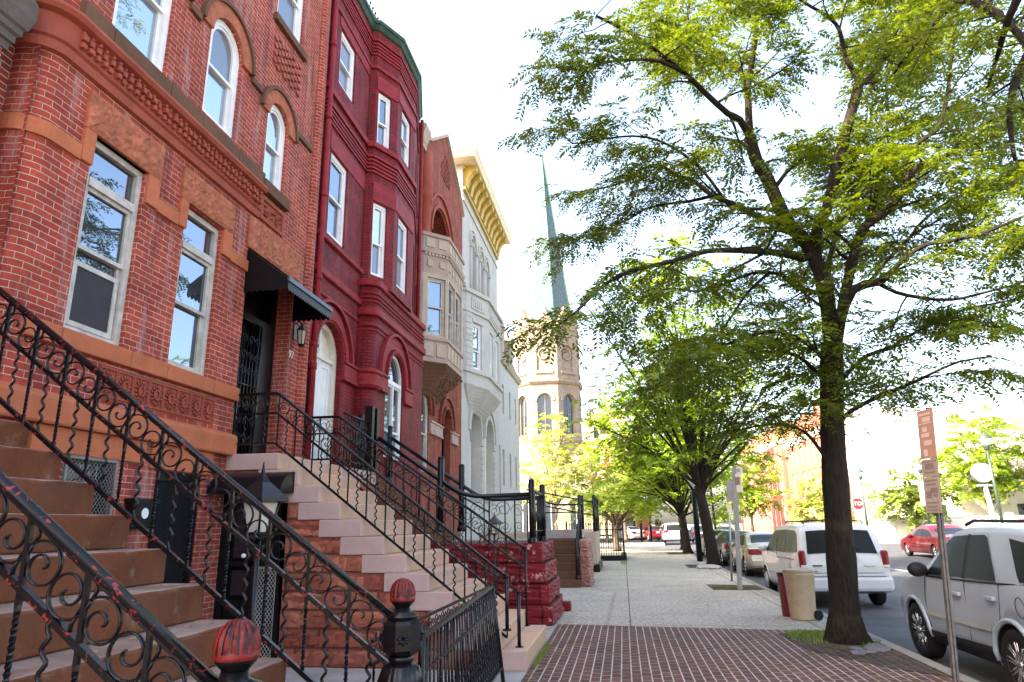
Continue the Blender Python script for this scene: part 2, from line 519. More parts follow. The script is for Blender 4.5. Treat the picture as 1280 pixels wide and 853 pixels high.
def panel(mb, fc, z0, z1, holes=(), depth=.16, mi=0, mir=None, u0=0, u1=None):
    u1 = fc.len if u1 is None else u1
    mir = mi if mir is None else mir
    us = sorted({u0, u1, *[h['u0'] for h in holes], *[h['u1'] for h in holes]})
    zs = sorted({z0, z1, *[h['z0'] for h in holes], *[h['z1'] for h in holes]})
    us = [u for u in us if u0 - 1e-6 <= u <= u1 + 1e-6]; zs = [z for z in zs if z0 - 1e-6 <= z <= z1 + 1e-6]
    for i in range(len(us) - 1):
        for j in range(len(zs) - 1):
            cu, cz = (us[i] + us[i + 1]) / 2, (zs[j] + zs[j + 1]) / 2
            if any(h['u0'] < cu < h['u1'] and h['z0'] < cz < h['z1'] for h in holes): continue
            mb.quad(fc.pt(us[i], zs[j]), fc.pt(us[i + 1], zs[j]), fc.pt(us[i + 1], zs[j + 1]), fc.pt(us[i], zs[j + 1]), mi)
    for h in holes:
        a = (h['u1'] - h['u0']) / 2; c = (h['u0'] + h['u1']) / 2
        for r, top in ((h['rise'], True), (h['rb'], False)):
            if not r: continue
            n = 14
            zz = h['z1'] if top else h['z0']; sg = 1 if top else -1
            zc = zz - sg * r
            for half in (0, 1):
                arc = [(c + a * math.cos(PI * k / n), zc + sg * r * math.sin(PI * k / n)) for k in (range(0, n // 2 + 1) if half == 0 else range(n // 2, n + 1))]
                corner = (h['u1'], zz) if half == 0 else (h['u0'], zz)
                for k in range(len(arc) - 1):
                    mb.add([fc.pt(*corner), fc.pt(*arc[k]), fc.pt(*arc[k + 1])], [(0, 1, 2)], mi)
        o = outline(**{k: h[k] for k in ('u0', 'u1', 'z0', 'z1', 'rise', 'rb')})
        d = h.get('depth', depth)
        for k in range(len(o)):
            p, q = o[k], o[(k + 1) % len(o)]
            if abs(p[0] - q[0]) + abs(p[1] - q[1]) < 1e-6: continue
            mb.quad(fc.pt(p[0], p[1], d), fc.pt(q[0], q[1], d), fc.pt(q[0], q[1]), fc.pt(p[0], p[1]), mir)

def inset(h, s, b=None):
    b = s if b is None else b
    a = (h['u1'] - h['u0']) / 2
    return hole(h['u0'] + s, h['u1'] - s, h['z0'] + b, h['z1'] - s, h['rise'] * (a - s) / a if h['rise'] else 0, h['rb'] * (a - s) / a if h['rb'] else 0)

def ring(mb, fc, A, B, d0, d1, mi=0):
    """frame between outlines A (outer) and B (inner) of equal point count; front at depth d0, back at d1"""
    oa = outline(**A); ob = outline(**B)
    n = len(oa)
    for k in range(n):
        j = (k + 1) % n
        if abs(oa[k][0] - oa[j][0]) + abs(oa[k][1] - oa[j][1]) < 1e-6 and abs(ob[k][0] - ob[j][0]) + abs(ob[k][1] - ob[j][1]) < 1e-6: continue
        mb.quad(fc.pt(*oa[k], d0), fc.pt(*oa[j], d0), fc.pt(*ob[j], d0), fc.pt(*ob[k], d0), mi)
        mb.quad(fc.pt(*ob[k], d0), fc.pt(*ob[j], d0), fc.pt(*ob[j], d1), fc.pt(*ob[k], d1), mi)
        mb.quad(fc.pt(*oa[k], d1), fc.pt(*oa[j], d1), fc.pt(*oa[j], d0), fc.pt(*oa[k], d0), mi)

def fbox(mb, fc, u0, u1, z0, z1, d0, d1, mi=0, bev=0):
    """box on a face: d inwards (negative = proud of the wall)"""
    pts = [fc.pt(u, z, d) for d in (d0, d1) for z in (z0, z1) for u in (u0, u1)]
    if bev:
        bm = bmesh.new()
        vs = [bm.verts.new(p) for p in pts]
        for f in ((0, 1, 3, 2), (4, 6, 7, 5), (0, 4, 5, 1), (2, 3, 7, 6), (0, 2, 6, 4), (1, 5, 7, 3)):
            bm.faces.new([vs[i] for i in f])
        bmesh.ops.bevel(bm, geom=bm.edges[:], offset=bev, segments=2, affect='EDGES', profile=.5)
        mb.bm(bm, mi)
    else:
        mb.add(pts, [(0, 1, 3, 2), (4, 6, 7, 5), (0, 4, 5, 1), (2, 3, 7, 6), (0, 2, 6, 4), (1, 5, 7, 3)], mi)

def frock(mb, fc, u0, u1, z0, z1, d0, d1, r, amp=.03, n=None, m=None, mi=0):
    """block with a broken, rock-faced front"""
    n = n or max(3, int((u1 - u0) / .045)); m = m or max(3, int((z1 - z0) / .045))
    P = []
    for i in range(n + 1):
        for j in range(m + 1):
            e = i in (0, n) or j in (0, m)
            ju = 0 if i in (0, n) else r.uniform(-.3, .3) * (u1 - u0) / n; jz = 0 if j in (0, m) else r.uniform(-.3, .3) * (z1 - z0) / m
            P.append(fc.pt(u0 + (u1 - u0) * i / n + ju, z0 + (z1 - z0) * j / m + jz, d0 + (amp * .8 if e else amp * r.random() - amp * .3)))
    k = m + 1
    B = [(i, 0) for i in range(n + 1)] + [(n, j) for j in range(1, m + 1)] + [(i, m) for i in range(n - 1, -1, -1)] + [(0, j) for j in range(m - 1, 0, -1)]
    back = [fc.pt(u0 + (u1 - u0) * i / n, z0 + (z1 - z0) * j / m, d1) for i, j in B]
    o = len(P)
    fs = [(i * k + j, (i + 1) * k + j, (i + 1) * k + j + 1, i * k + j + 1) for i in range(n) for j in range(m)]
    nb = len(B)
    fs += [(B[q][0] * k + B[q][1], o + q, o + (q + 1) % nb, B[(q + 1) % nb][0] * k + B[(q + 1) % nb][1]) for q in range(nb)]
    mb.add(P + back, fs, mi)

def fpoly(mb, fc, pts, d, mi=0):
    mb.poly([fc.pt(u, z, d) for u, z in pts], mi)

def window(parent, fc, h, d=.12, fw=.07, meet=.5, transom=None, mat=None, pane=None, screen=None, mull=0, sash=True, low=None, curtain=None):
    """sash window filling hole h; child pane, sash pieces"""
    mat = mat or M['white']; pane = pane or M['glass']
    mb = MB()
    inn = inset(h, fw, fw * .9)
    ring(mb, fc, h, inn, d, d + .09)
    zt = h['z1'] - fw
    if transom:
        fbox(mb, fc, inn['u0'], inn['u1'], transom - .045, transom + .045, d - .015, d + .09)
        zt = transom - .045
    w = mb.build('window', mat, parent)
    zm = inn['z0'] + (zt - inn['z0']) * meet
    sb = MB()
    s = .042
    if sash:
        # lower sash set back behind the upper one
        for za, zb, dd in ((inn['z0'], zm + .02, d + .055), (zm - .02, None, d + .02)):
            if zb is None and h['rise'] and not transom:
                A = hole(inn['u0'], inn['u1'], za, inn['z1'], inn['rise']); ring(sb, fc, A, inset(A, s), dd, dd + .03)
            else:
                A = hole(inn['u0'], inn['u1'], za, zt if zb is None else zb); ring(sb, fc, A, inset(A, s), dd, dd + .03)
        sb.build('sash', mat, w)
    if mull:
        mbm = MB()
        for k in range(mull):
            u = inn['u0'] + (inn['u1'] - inn['u0']) * (k + 1) / (mull + 1)
            fbox(mbm, fc, u - .03, u + .03, inn['z0'], zt, d - .005, d + .08)
        mbm.build('mullion', mat, w)
    pb = MB()
    g = inset(inn, -.01)
    o = outline(**g)
    split = zm
    up = [(u, max(z, split)) for u, z in o]
    def clean(p):
        q = []
        for x in p:
            if not q or abs(x[0] - q[-1][0]) + abs(x[1] - q[-1][1]) > 1e-6: q.append(x)
        return q
    fpoly(pb, fc, clean(up), d + .052)
    fpoly(pb, fc, [(g['u0'], g['z0']), (g['u1'], g['z0']), (g['u1'], split), (g['u0'], split)], d + .082)
    pb.build('pane', [pane], w)
    if low:      # the lower pane has another look (screen, curtain): its own sub-part just in front of the glass
        lb = MB()
        fbox(lb, fc, inn['u0'] + .03, inn['u1'] - .03, inn['z0'] + .04, inn['z0'] + (zm - inn['z0']) * low[1], d + .045, d + .053)
        lb.build(low[2], low[0], w)
        if len(low) > 3:
            lf = MB()
            A = hole(inn['u0'] + .02, inn['u1'] - .02, inn['z0'] + .02, inn['z0'] + (zm - inn['z0']) * low[1] + .02)
            ring(lf, fc, A, inset(A, .05), d + .03, d + .045)
            lf.build('screen_frame', mat, w)
    return w

def archring(mb, fc, c, a, rise, zs, r_out, d0, d1, mi=0, n=22, blocks=0):
    """raised ring round an arch: inner half width a, rise; grows by r_out; front at d0 (negative proud)"""
    def arc(e, k): 
        t = PI * k / n
        return (c + (a + e) * math.cos(t), zs + (rise + e) * math.sin(t))
    for k in range(n):
        i0, i1, o0, o1 = arc(0, k), arc(0, k + 1), arc(r_out, k), arc(r_out, k + 1)
        mb.quad(fc.pt(*i0, d0), fc.pt(*o0, d0), fc.pt(*o1, d0), fc.pt(*i1, d0), mi)
        mb.quad(fc.pt(*o0, d0), fc.pt(*o0, d1), fc.pt(*o1, d1), fc.pt(*o1, d0), mi)
        mb.quad(fc.pt(*i0, d1), fc.pt(*i0, d0), fc.pt(*i1, d0), fc.pt(*i1, d1), mi)
    for k in (0, n):
        i, o = arc(0, k), arc(r_out, k)
        mb.quad(fc.pt(*i, d0), fc.pt(*o, d0), fc.pt(*o, d1), fc.pt(*i, d1), mi)

def bumps(mb, fc, c, a, rise, zs, count, size, d0, mi=0):
    """row of small blocks (billet) along an arch"""
    for k in range(count):
        t = PI * (k + .5) / count
        u, z = c + a * math.cos(t), zs + rise * math.sin(t)
        fbox(mb, fc, u - size / 2, u + size / 2, z - size / 2, z + size / 2, d0 - size * .5, d0 + .02, mi, bev=size * .2)

def cuboid_body(mb, x0, x1, y0, y1, z1, mi=0, front=False):
    """sides, back and top of a row house behind its facade"""
    mb.quad((x0, y0, 0), (x1, y0, 0), (x1, y0, z1), (x0, y0, z1), mi)
    mb.quad((x1, y1, 0), (x0, y1, 0), (x0, y1, z1), (x1, y1, z1), mi)
    mb.quad((x0, y1, 0), (x0, y0, 0), (x0, y0, z1), (x0, y1, z1), mi)
    mb.quad((x0, y0, z1), (x1, y0, z1), (x1, y1, z1), (x0, y1, z1), mi)

def prof(o0, o1, z0, z1): return [(o0, z0), (o1, z0), (o1, z1), (o0, z1)]

FX = -5.1
# ================================================================== house 1: red brick, sandstone trim
H1 = thing('brick_house', 'red brick row house with orange sandstone lintels, black door awning and rosette band', 'row house', (-5.1, 7.5, 0))
f1 = Face((FX, 4.95), (FX, 10.12))
def u1_(y): return y - 4.95
mb = MB()
W1 = [hole(u1_(5.43), u1_(6.23), 3.45, 5.5), hole(u1_(6.97), u1_(7.75), 3.45, 5.48)]
D1 = hole(u1_(8.44), u1_(9.84), 2.56, 5.5); D1['depth'] = .42
A0 = hole(u1_(5.42), u1_(6.30), 6.78, 8.55, .44); A1 = hole(u1_(7.05), u1_(7.80), 6.86, 8.47, .375); A2 = hole(u1_(8.62), u1_(9.25), 6.70, 8.15, .315)
T1 = hole(u1_(8.62), u1_(9.5), 9.65, 11.3); T0 = hole(u1_(7.0), u1_(7.85), 9.65, 11.4)
B1 = hole(u1_(5.68), u1_(6.36), 1.35, 2.3); B2 = hole(u1_(7.0), u1_(7.86), .5, 2.25); B2['depth'] = .1
panel(mb, f1, 0, 14, W1 + [D1, A0, A1, A2, T1, T0, B1, B2], depth=.17)
# rounded left corner and its short return
arc = [(FX - .25 + .25 * math.cos(t), 4.95 - .25 * math.sin(t)) for t in [PI / 2 * k / 8 for k in range(9)]]   # from facade round to the return
arc = arc[::-1]
cor = [(FX - .5, 4.70)] + arc
for i in range(len(cor) - 1):
    (xa, ya), (xb, yb) = cor[i], cor[i + 1]
    mb.add([(xa, ya, 0), (xb, yb, 0), (xb, yb, 14), (xa, ya, 14)], [(0, 1, 2, 3)], 0, True)
# right end: recess strip, round brick shaft, flat strip to the party wall
panel(mb, Face((FX, 10.12), (FX, 10.16)), 0, 14); panel(mb, Face((FX, 10.16), (FX - .06, 10.16)), 0, 14)
panel(mb, Face((FX - .06, 10.16), (FX - .06, 10.52)), 0, 14)
sh = [(FX - .04 + .13 * math.cos(t), 10.31 + .13 * math.sin(t)) for t in [PI * (-.5 + k / 10) for k in range(11)]]
for i in range(10):
    (xa, ya), (xb, yb) = sh[i], sh[i + 1]
    mb.add([(xa, ya, 2.3), (xb, yb, 2.3), (xb, yb, 14), (xa, ya, 14)], [(0, 1, 2, 3)], 0, True)
cuboid_body(mb, -18, FX - .06, 4.72, 10.5, 14)
mb.build('wall', M['brick1'], H1)
# windows
window(H1, f1, W1[0], d=.05, transom=5.03, meet=.56, mat=M['greywood'], low=(M['scr'], .8, 'screen', 1))
window(H1, f1, W1[1], d=.05, transom=5.0, meet=.52, mat=M['greywood'])
for hh, pn in ((A0, 'glassc'), (A1, 'glassc'), (A2, 'glassc'), (T1, 'glassc'), (T0, 'glassc')):
    window(H1, f1, hh, meet=.5, fw=.085, d=.04, mat=M['white'], pane=M[pn])
w = window(H1, f1, B1, sash=False, fw=.05, d=.05, mat=M['blackpaint'], pane=M['glassd'])
# diamond mesh grilles
def mesh_grille(parent, fc, u0, u1, z0, z1, d, step=.055, mat=None, name='grille'):
    g = MB()
    ring(g, fc, hole(u0, u1, z0, z1), hole(u0 + .03, u1 - .03, z0 + .03, z1 - .03), d - .012, d + .012)
    a, b = u0 + .03, u1 - .03; c, e = z0 + .03, z1 - .03
    slope = 1.35
    W_, H_ = b - a, e - c
    k = -H_ / slope
    while k < W_:
        for s_ in (1, -1):
            # line u = k + t, z = slope * t (from the left) or mirrored
            t0 = max(0, -k); t1 = min(H_ / slope, W_ - k)
            if t1 - t0 > .01:
                p = (k + t0, slope * t0); q = (k + t1, slope * t1)
                if s_ < 0: p = (W_ - p[0], p[1]); q = (W_ - q[0], q[1])
                A = Vector(fc.pt(a + p[0], c + p[1], d)); B = Vector(fc.pt(a + q[0], c + q[1], d))
                g.tube([A, B], .0035, n=4, cap=False)
        k += step
    return g.build(name, mat or M['iron'], parent)
mesh_grille(w, f1, B1['u0'], B1['u1'], B1['z0'], B1['z1'], -.02, .045, M['galvd'], 'window_grille')
# basement screen door
bd = MB(); ring(bd, f1, B2, inset(B2, .07), .02, .1); fbox(bd, f1, B2['u0'], B2['u1'], .5, .62, .02, .08)
fpoly(bd, f1, [(B2['u0'], .5), (B2['u1'], .5), (B2['u1'], 2.25), (B2['u0'], 2.25)], .09)
w = bd.build('basement_door', M['blackpaint'], H1)
mesh_grille(w, f1, B2['u0'] + .07, B2['u1'] - .07, .65, 2.18, .04, .05, M['iron'], 'door_grille')
# mailbox
mbx = MB(); fbox(mbx, f1, u1_(6.57), u1_(6.93), 1.62, 1.92, -.11, -.003, bev=.02); fbox(mbx, f1, u1_(6.55), u1_(6.95), 1.89, 1.93, -.13, -.003)
w = mbx.build('mailbox', M['blackpaint'], H1)
mbx = MB(); mbx.cyl(f1.pt(u1_(6.75), 1.78, -.113), f1.pt(u1_(6.75), 1.78, -.108), .055, n=18); mbx.build('mailbox_badge', M['white'], w)
# sandstone: water table, sill course, lintels, string course
c1 = [(FX - .5, 4.70)] + arc + [(FX, 8.42)]
sb = MB(); sb.sweep(c1, [(.0, 2.54), (.09, 2.54), (.10, 2.56), (.10, 2.76), (.085, 2.80), (0, 2.84)])
sb.build('water_table', M['sand'], H1)
sb = MB()
for a, b_ in ((4.98, 5.37), (5.372, 6.30), (6.302, 6.90), (6.902, 7.83), (7.832, 8.43)):
    fbox(sb, f1, u1_(a), u1_(b_) - .004, 3.265, 3.445, -.07, .02, bev=.012)
sb.each('sill_course', M['sand'], H1)
for (a, b_), hh in (((5.28, 6.43), W1[0]), ((6.82, 7.96), W1[1])):
    sb = MB()
    frock(sb, f1, u1_(a), u1_(b_), 5.5, 5.92, -.06, .1, random.Random(int(a * 10)), .026)
    lb = sb.build('lintel', M['sandrough'], H1)
    sb = MB()
    fbox(sb, f1, u1_(a) + .003, hh['u0'] - .004, 5.14, 5.497, -.045, .1, bev=.01); fbox(sb, f1, hh['u1'] + .004, u1_(b_) - .003, 5.14, 5.497, -.045, .1, bev=.01)
    sb.each('lintel_ear', M['sand'], lb)
sb = MB()
sb.sweep([(FX - .5, 4.70)] + arc + [(FX, 5.275)], prof(0, .035, 5.13, 5.29)); sb.sweep([(FX, 6.435), (FX, 6.815)], prof(0, .035, 5.13, 5.29)); sb.sweep([(FX, 7.965), (FX, 8.40)], prof(0, .035, 5.13, 5.29))
sb.each('string_course', M['sand'], H1)
sb = MB()
for a, b_ in ((8.36, 8.66), (8.663, 9.02), (9.023, 9.38), (9.383, 9.68), (9.683, 9.95)):
    frock(sb, f1, u1_(a), u1_(b_) - .004, 5.5, 5.98 + .03 * random.random(), -.055, .1, random.Random(int(a * 10)), .026)
sb.each('door_lintel', M['sandrough'], H1)
sb = MB(); fbox(sb, f1, u1_(5.25), u1_(6.75), 2.30, 2.538, -.04, .02, bev=.01); fbox(sb, f1, u1_(6.85), u1_(8.0), 2.26, 2.538, -.04, .02, bev=.01)
sb.each('basement_lintel', M['sand'], H1)
# terracotta belt with leaf blocks
sb = MB()
bp = [(FX - .5, 4.70)] + arc + [(FX, 8.55)]
sb.sweep(bp, [(.0, 6.02), (.05, 6.03), (.06, 6.10), (.04, 6.14), (.07, 6.16), (.07, 6.40), (.14, 6.42), (.17, 6.46), (.16, 6.50), (0, 6.52)])
random.seed(3)
y = 5.0
while y < 8.5:
    for zc, sz in ((6.23, .055), (6.32, .06), (6.37, .035)):
        fbox(sb, f1, u1_(y) + random.uniform(-.01, .01), u1_(y) + sz, zc - sz * .6, zc + sz * .5, -.105 - random.random() * .03, -.06, bev=.012)
    y += .095
f1c = Face((FX - .45, 4.70), (FX - .2, 4.70))
for k in range(3):
    fbox(sb, f1c, .03 + k * .09, .09 + k * .09, 6.19, 6.38, -.11, -.06, bev=.012)
sb.build('belt_course', M['terra'], H1)
sb = MB()
for a, b_ in ((5.0, 5.40), (5.405, 6.35), (6.355, 7.0), (7.005, 7.86), (7.865, 8.58)):
    fbox(sb, f1, u1_(a), u1_(b_), 6.525, 6.76, -.08, .1, bev=.012)
fbox(sb, f1, u1_(8.56), u1_(9.35), 6.50, 6.685, -.10, .1, bev=.01)
fbox(sb, f1, u1_(8.52), u1_(9.62), 9.5, 9.63, -.07, .05, bev=.01); fbox(sb, f1, u1_(6.9), u1_(7.95), 9.5, 9.63, -.07, .05, bev=.01)
sb.each('sill', M['brown'], H1)
# arch hoods, impost course
for hh, nm in ((A0, 0), (A1, 0), (A2, 0)):
    sb = MB()
    a = (hh['u1'] - hh['u0']) / 2; c = (hh['u0'] + hh['u1']) / 2; zs = hh['z1'] - hh['rise']
    archring(sb, f1, c, a + .004, a + .004, zs, .21, -.04, .05)
    # keystones
    o = sb.build('arch_hood', M['sandrough'], H1)
    sb = MB(); archring(sb, f1, c, a + .216, a + .216, zs, .055, -.075, .02); sb.build('drip_mould', M['brown'], o)
sb = MB()
for a, b_ in ((4.98, A0['u0'] + 4.95 - .26), (A0['u1'] + 4.95 + .26, A1['u0'] + 4.95 - .26), (A1['u1'] + 4.95 + .26, A2['u0'] + 4.95 - .26), (A2['u1'] + 4.95 + .26, 10.1)):
    if b_ - a > .05: fbox(sb, f1, u1_(a), u1_(b_), 8.0, 8.10, -.05, .03, bev=.01)
sb.each('impost_course', M['brown'], H1)
# rosette panel
rb = MB()
fbox(rb, f1, u1_(5.95), u1_(7.97), 2.89, 3.23, -.004, .03)
ros = rb.build('rosette_band', M['terra'], H1)
rb = MB()
for k in range(8):
    c = u1_(6.07 + k * .251); z = 3.06
    ring(rb, f1, hole(c - .122, c + .122, z - .15, z + .15), hole(c - .107, c + .107, z - .132, z + .132), -.02, .01)
    P = [f1.pt(c + .045 * math.cos(t), z + .055 * math.sin(t), -.026) for t in [2 * PI * i / 12 for i in range(13)]]
    rb.tube(P, .011, n=5, cap=False)
    for q in range(14):
        t = 2 * PI * q / 14
        p0 = f1.pt(c + .05 * math.cos(t), z + .06 * math.sin(t), -.012); p1 = f1.pt(c + .1 * math.cos(t), z + .122 * math.sin(t), -.012)
        mid = f1.pt(c + .078 * math.cos(t + .12), z + .094 * math.sin(t + .12), -.024)
        rb.tube([p0, mid, p1], [.006, .012, .006], n=5)
    rb.add([f1.pt(c + .038 * math.cos(t), z + .046 * math.sin(t), -.018) for t in [2 * PI * i / 12 for i in range(12)]], [tuple(range(12))])
rb.build('rosette_relief', M['terra'], ros)
# carved panel under the small arched window
rb = MB(); fbox(rb, f1, u1_(8.62), u1_(9.3), 5.98 + .12, 6.42, -.01, .03)
ring(rb, f1, hole(u1_(8.6), u1_(9.32), 6.06, 6.44), hole(u1_(8.66), u1_(9.26), 6.11, 6.39), -.035, .01)
for q in range(26):
    u = u1_(8.7 + random.random() * .5); z = 6.14 + random.random() * .21
    rb.tube([f1.pt(u, z, -.012), f1.pt(u + .03, z + .025 * random.uniform(-1, 1), -.04), f1.pt(u + .06, z + .03 * random.uniform(-1, 1), -.012)], [.008, .016, .006], n=5)
rb.build('carved_panel', M['terra'], H1)
# chequered header bricks under the top window
rb = MB()
for i in range(8):
    for j in range(9):
        if (i + j) % 2: fbox(rb, f1, u1_(8.6) + i * .115, u1_(8.6) + i * .115 + .1, 8.72 + j * .0675, 8.72 + j * .0675 + .058, -.03, .02)
rb.build('diaper_panel', M['brick1'], H1)
# door: transom, frame, iron gate leaf
db = MB()
dz0, dz1 = 2.56, 5.5
ring(db, f1, D1, inset(D1, .16, 0.02), .26, .42)
fbox(db, f1, D1['u0'] + .16, D1['u1'] - .16, 4.62, 4.72, .25, .40)
fpoly(db, f1, [(D1['u0'], dz0), (D1['u1'], dz0), (D1['u1'], dz1), (D1['u0'], dz1)], .41)
fbox(db, f1, D1['u1'] - .5, D1['u1'] - .14, dz0, 4.62, .24, .36)
dr = db.build('door', M['blackpaint'], H1)
gb = MB()
ga, gb_ = D1['u0'] + .17, D1['u1'] - .52
def bar(u0, z0, u1, z1, r, d=.2): gb.tube([f1.pt(u0, z0, d), f1.pt(u1, z1, d)], r, n=6)
for z in (2.62, 3.45, 3.62, 4.58): bar(ga, z, gb_, z, .018)
for k in range(9):
    u = ga + (gb_ - ga) * k / 8; bar(u, 2.62, u, 4.58, .018 if k in (0, 8) else .008)
for col in range(4):
    for row, zc in enumerate((2.85, 3.1, 3.32, 3.82, 4.05, 4.3)):
        c = ga + (gb_ - ga) * (col + .5) / 4
        P = []
        for i in range(22):
            t = i / 21 * 2.6 * PI; r = .075 * (1 - i / 26)
            P.append(f1.pt(c + r * math.cos(t) * (1 if (col + row) % 2 else -1), zc + r * math.sin(t), .195))
        gb.tube(P, .007, n=5)
gb.cyl(f1.pt(gb_ - .04, 3.52, .17), f1.pt(gb_ - .04, 3.52, .12), .03)
gb.build('iron_gate', M['iron'], dr)
sb = MB(); fbox(sb, f1, D1['u0'] + .005, D1['u1'] - .005, 2.40, 2.575, -.02, .5); sb.build('threshold', M['pink'], H1)
# awning with scalloped valance
ab = MB()
y0, y1 = 8.40, 9.86
ab.add([(FX + .003, y0, 5.46), (FX + .003, y1, 5.46), (FX + .66, y1, 4.98), (FX + .66, y0, 4.98), (FX + .003, y0, 5.43), (FX + .003, y1, 5.43), (FX + .66, y1, 4.955), (FX + .66, y0, 4.955)],
       [(0, 3, 2, 1), (4, 5, 6, 7), (3, 7, 6, 2), (0, 4, 7, 3), (1, 2, 6, 5)], 0)
for k in range(15):       # standing seams
    y = y0 + (y1 - y0) * k / 14
    ab.tube([(FX + .01, y, 5.467), (FX + .65, y, 4.987)], .009, n=4)
for yy in (y0, y1):       # side wings
    ab.add([(FX + .003, yy, 5.43), (FX + .66, yy, 4.96), (FX + .66, yy, 4.84), (FX + .003, yy, 4.86)], [(0, 1, 2, 3)], 0)
aw = ab.build('awning', M['awn'], H1)
ab = MB(); ab.box((FX + .655, y0 - .01, 4.945), (FX + .685, y1 + .01, 5.005)); ab.build('awning_edge', M['awntop'], aw)
ab = MB()
nsc = 18
pts_t, pts_b = [], []
for k in range(nsc * 6 + 1):
    y = y0 + (y1 - y0) * k / (nsc * 6)
    zb = 4.845 - .035 * abs(math.sin(PI * k / 6))
    pts_t.append((FX + .665, y, 4.95)); pts_b.append((FX + .665, y, zb))
for k in range(nsc * 6):
    ab.quad(pts_t[k], pts_t[k + 1], pts_b[k + 1], pts_b[k])
for yy in (y0 - .004, y1 + .004):
    for k in range(48):
        xa, xb = FX + .66 * k / 48, FX + .66 * (k + 1) / 48
        ab.quad((xa, yy, 4.9), (xb, yy, 4.9), (xb, yy, 4.845 - .035 * abs(math.sin(PI * (k + 1) / 6))), (xa, yy, 4.845 - .035 * abs(math.sin(PI * k / 6))))
ab.build('valance', M['awn'], aw)
# wall lantern + house number
lb = MB()
lc = (FX + .13, 9.98)
lb.tube([(FX, 9.98, 4.78), (FX + .06, 9.98, 4.86), (FX + .13, 9.98, 4.80)], .012, n=6)
lb.box((FX - .0, 9.93, 4.55), (FX + .02, 10.03, 4.82))
lb.lathe([(.02, 4.80), (.03, 4.78), (.085, 4.70), (.09, 4.69), (.02, 4.70)], (*lc, 0), 8, smooth=False)
lb.lathe([(.045, 4.44), (.055, 4.46), (.05, 4.47), (.02, 4.43)], (*lc, 0), 8, smooth=False)
for k in range(6):
    t = 2 * PI * k / 6
    lb.cyl((lc[0] + .05 * math.cos(t), lc[1] + .05 * math.sin(t), 4.46), (lc[0] + .08 * math.cos(t), lc[1] + .08 * math.sin(t), 4.70), .006, n=5)
wl = lb.build('wall_lantern', M['iron'], H1)
lb = MB(); lb.lathe([(.043, 4.47), (.07, 4.69)], (*lc, 0), 6, smooth=False); lb.build('lamp_glass', M['lampglass'], wl)
def text(body, name, mat, parent, loc, rot, size, extrude=.004, align='CENTER'):
    cu = bpy.data.curves.new(name, 'FONT'); cu.body = body; cu.size = size; cu.extrude = extrude; cu.align_x = align; cu.align_y = 'CENTER'
    cu.materials.append(mat)
    o = bpy.data.objects.new(name, cu); COL.objects.link(o)
    o.parent = parent
    p = Vector((0, 0, 0)); q = parent
    while q is not None: p += q.location; q = q.parent
    o.location = Vector(loc) - p; o.rotation_euler = rot
    dg = bpy.context.evaluated_depsgraph_get(); dg.update()
    me = bpy.data.meshes.new_from_object(o.evaluated_get(dg)); me.name = name
    q = bpy.data.objects.new(name, me); COL.objects.link(q); q.parent = parent; q.location = o.location; q.rotation_euler = rot
    bpy.data.objects.remove(o)
    q.name = name
    return q
text('97', 'house_number', M['wcream'], H1, (FX + .012, 9.90, 4.28), (PI / 2, 0, PI / 2), .17)
# drain pipe at the party wall belongs to house 2
# ================================================================== house 0: at the left edge
H0 = thing('brick_house', 'darker red brick house at the left edge of the view with a grey stone capital', 'row house', (-5.4, 1.5, 0))
mb = MB()
f0 = Face((FX - .32, -4.5), (FX - .32, 4.70))
W0 = [hole(1.2, 2.2, 3.5, 5.6), hole(3.6, 4.6, 3.5, 5.6), hole(6.4, 7.9, 2.56, 5.4)]
panel(mb, f0, 0, 14, W0)
cuboid_body(mb, -18, FX - .32, -4.5, 4.71, 14)
# pier
for (a, b_, z0, z1, o) in ((3.95, 4.40, 0, 5.75, .22),):
    pf = [(FX - .32, a), (FX - .32 + o, a), (FX - .32 + o, b_), (FX - .32, b_)]
    for i in range(3): panel(mb, Face(pf[i], pf[i + 1]), z0, z1)
# corbelled brick steps below
for k in range(4):
    o = .23 + .02 * k
    pf = [(FX - .32, 3.9), (FX - .32 + o, 3.9), (FX - .32 + o, 4.30), (FX - .32, 4.30)]
    for i in range(3): panel(mb, Face(pf[i], pf[i + 1]), 5.0 - k * .0675 * 1.6, 5.0675 - k * .0675 * 1.6)
mb.build('wall', M['brick0'], H0)
for hh in W0[:2]: window(H0, f0, hh, mat=M['greywood'])
db = MB(); fpoly(db, f0, [(6.4, 2.56), (7.9, 2.56), (7.9, 5.4), (6.4, 5.4)], .15); ring(db, f0, W0[2], inset(W0[2], .12, .01), .08, .16); db.build('door', M['blackpaint'], H0)
cb = MB()
x0 = FX - .32
cb.sweep([(x0, 3.90), (x0 + .22, 3.90), (x0 + .22, 4.42), (x0, 4.42)], [(0, 5.74), (.02, 5.74), (.02, 5.82), (.045, 5.83), (.045, 5.90), (.075, 5.92), (.075, 5.98), (.10, 6.0), (.13, 6.12), (.13, 6.28), (.08, 6.40), (0, 6.44)])
cb.build('stone_capital', M['capstone'], H0)
# ================================================================== house 2: crimson painted brick with canted bay
H2 = thing('brick_house', 'crimson painted brick house with a two-window bay and a round arched white double door', 'row house', (-5.1, 13.4, 0))
CR = M['crimson']
mb = MB()
fa = Face((FX, 10.50), (FX, 12.68))
def ua(y): return y - 10.50
DW = hole(ua(10.72), ua(11.92), 2.58, 5.22, .6); DW['depth'] = .3
WA2 = hole(ua(10.95), ua(11.76), 6.86, 8.56); WA3 = hole(ua(11.08), ua(11.86), 10.15, 11.42)
panel(mb, fa, 0, 12.85, [DW, WA2, WA3])
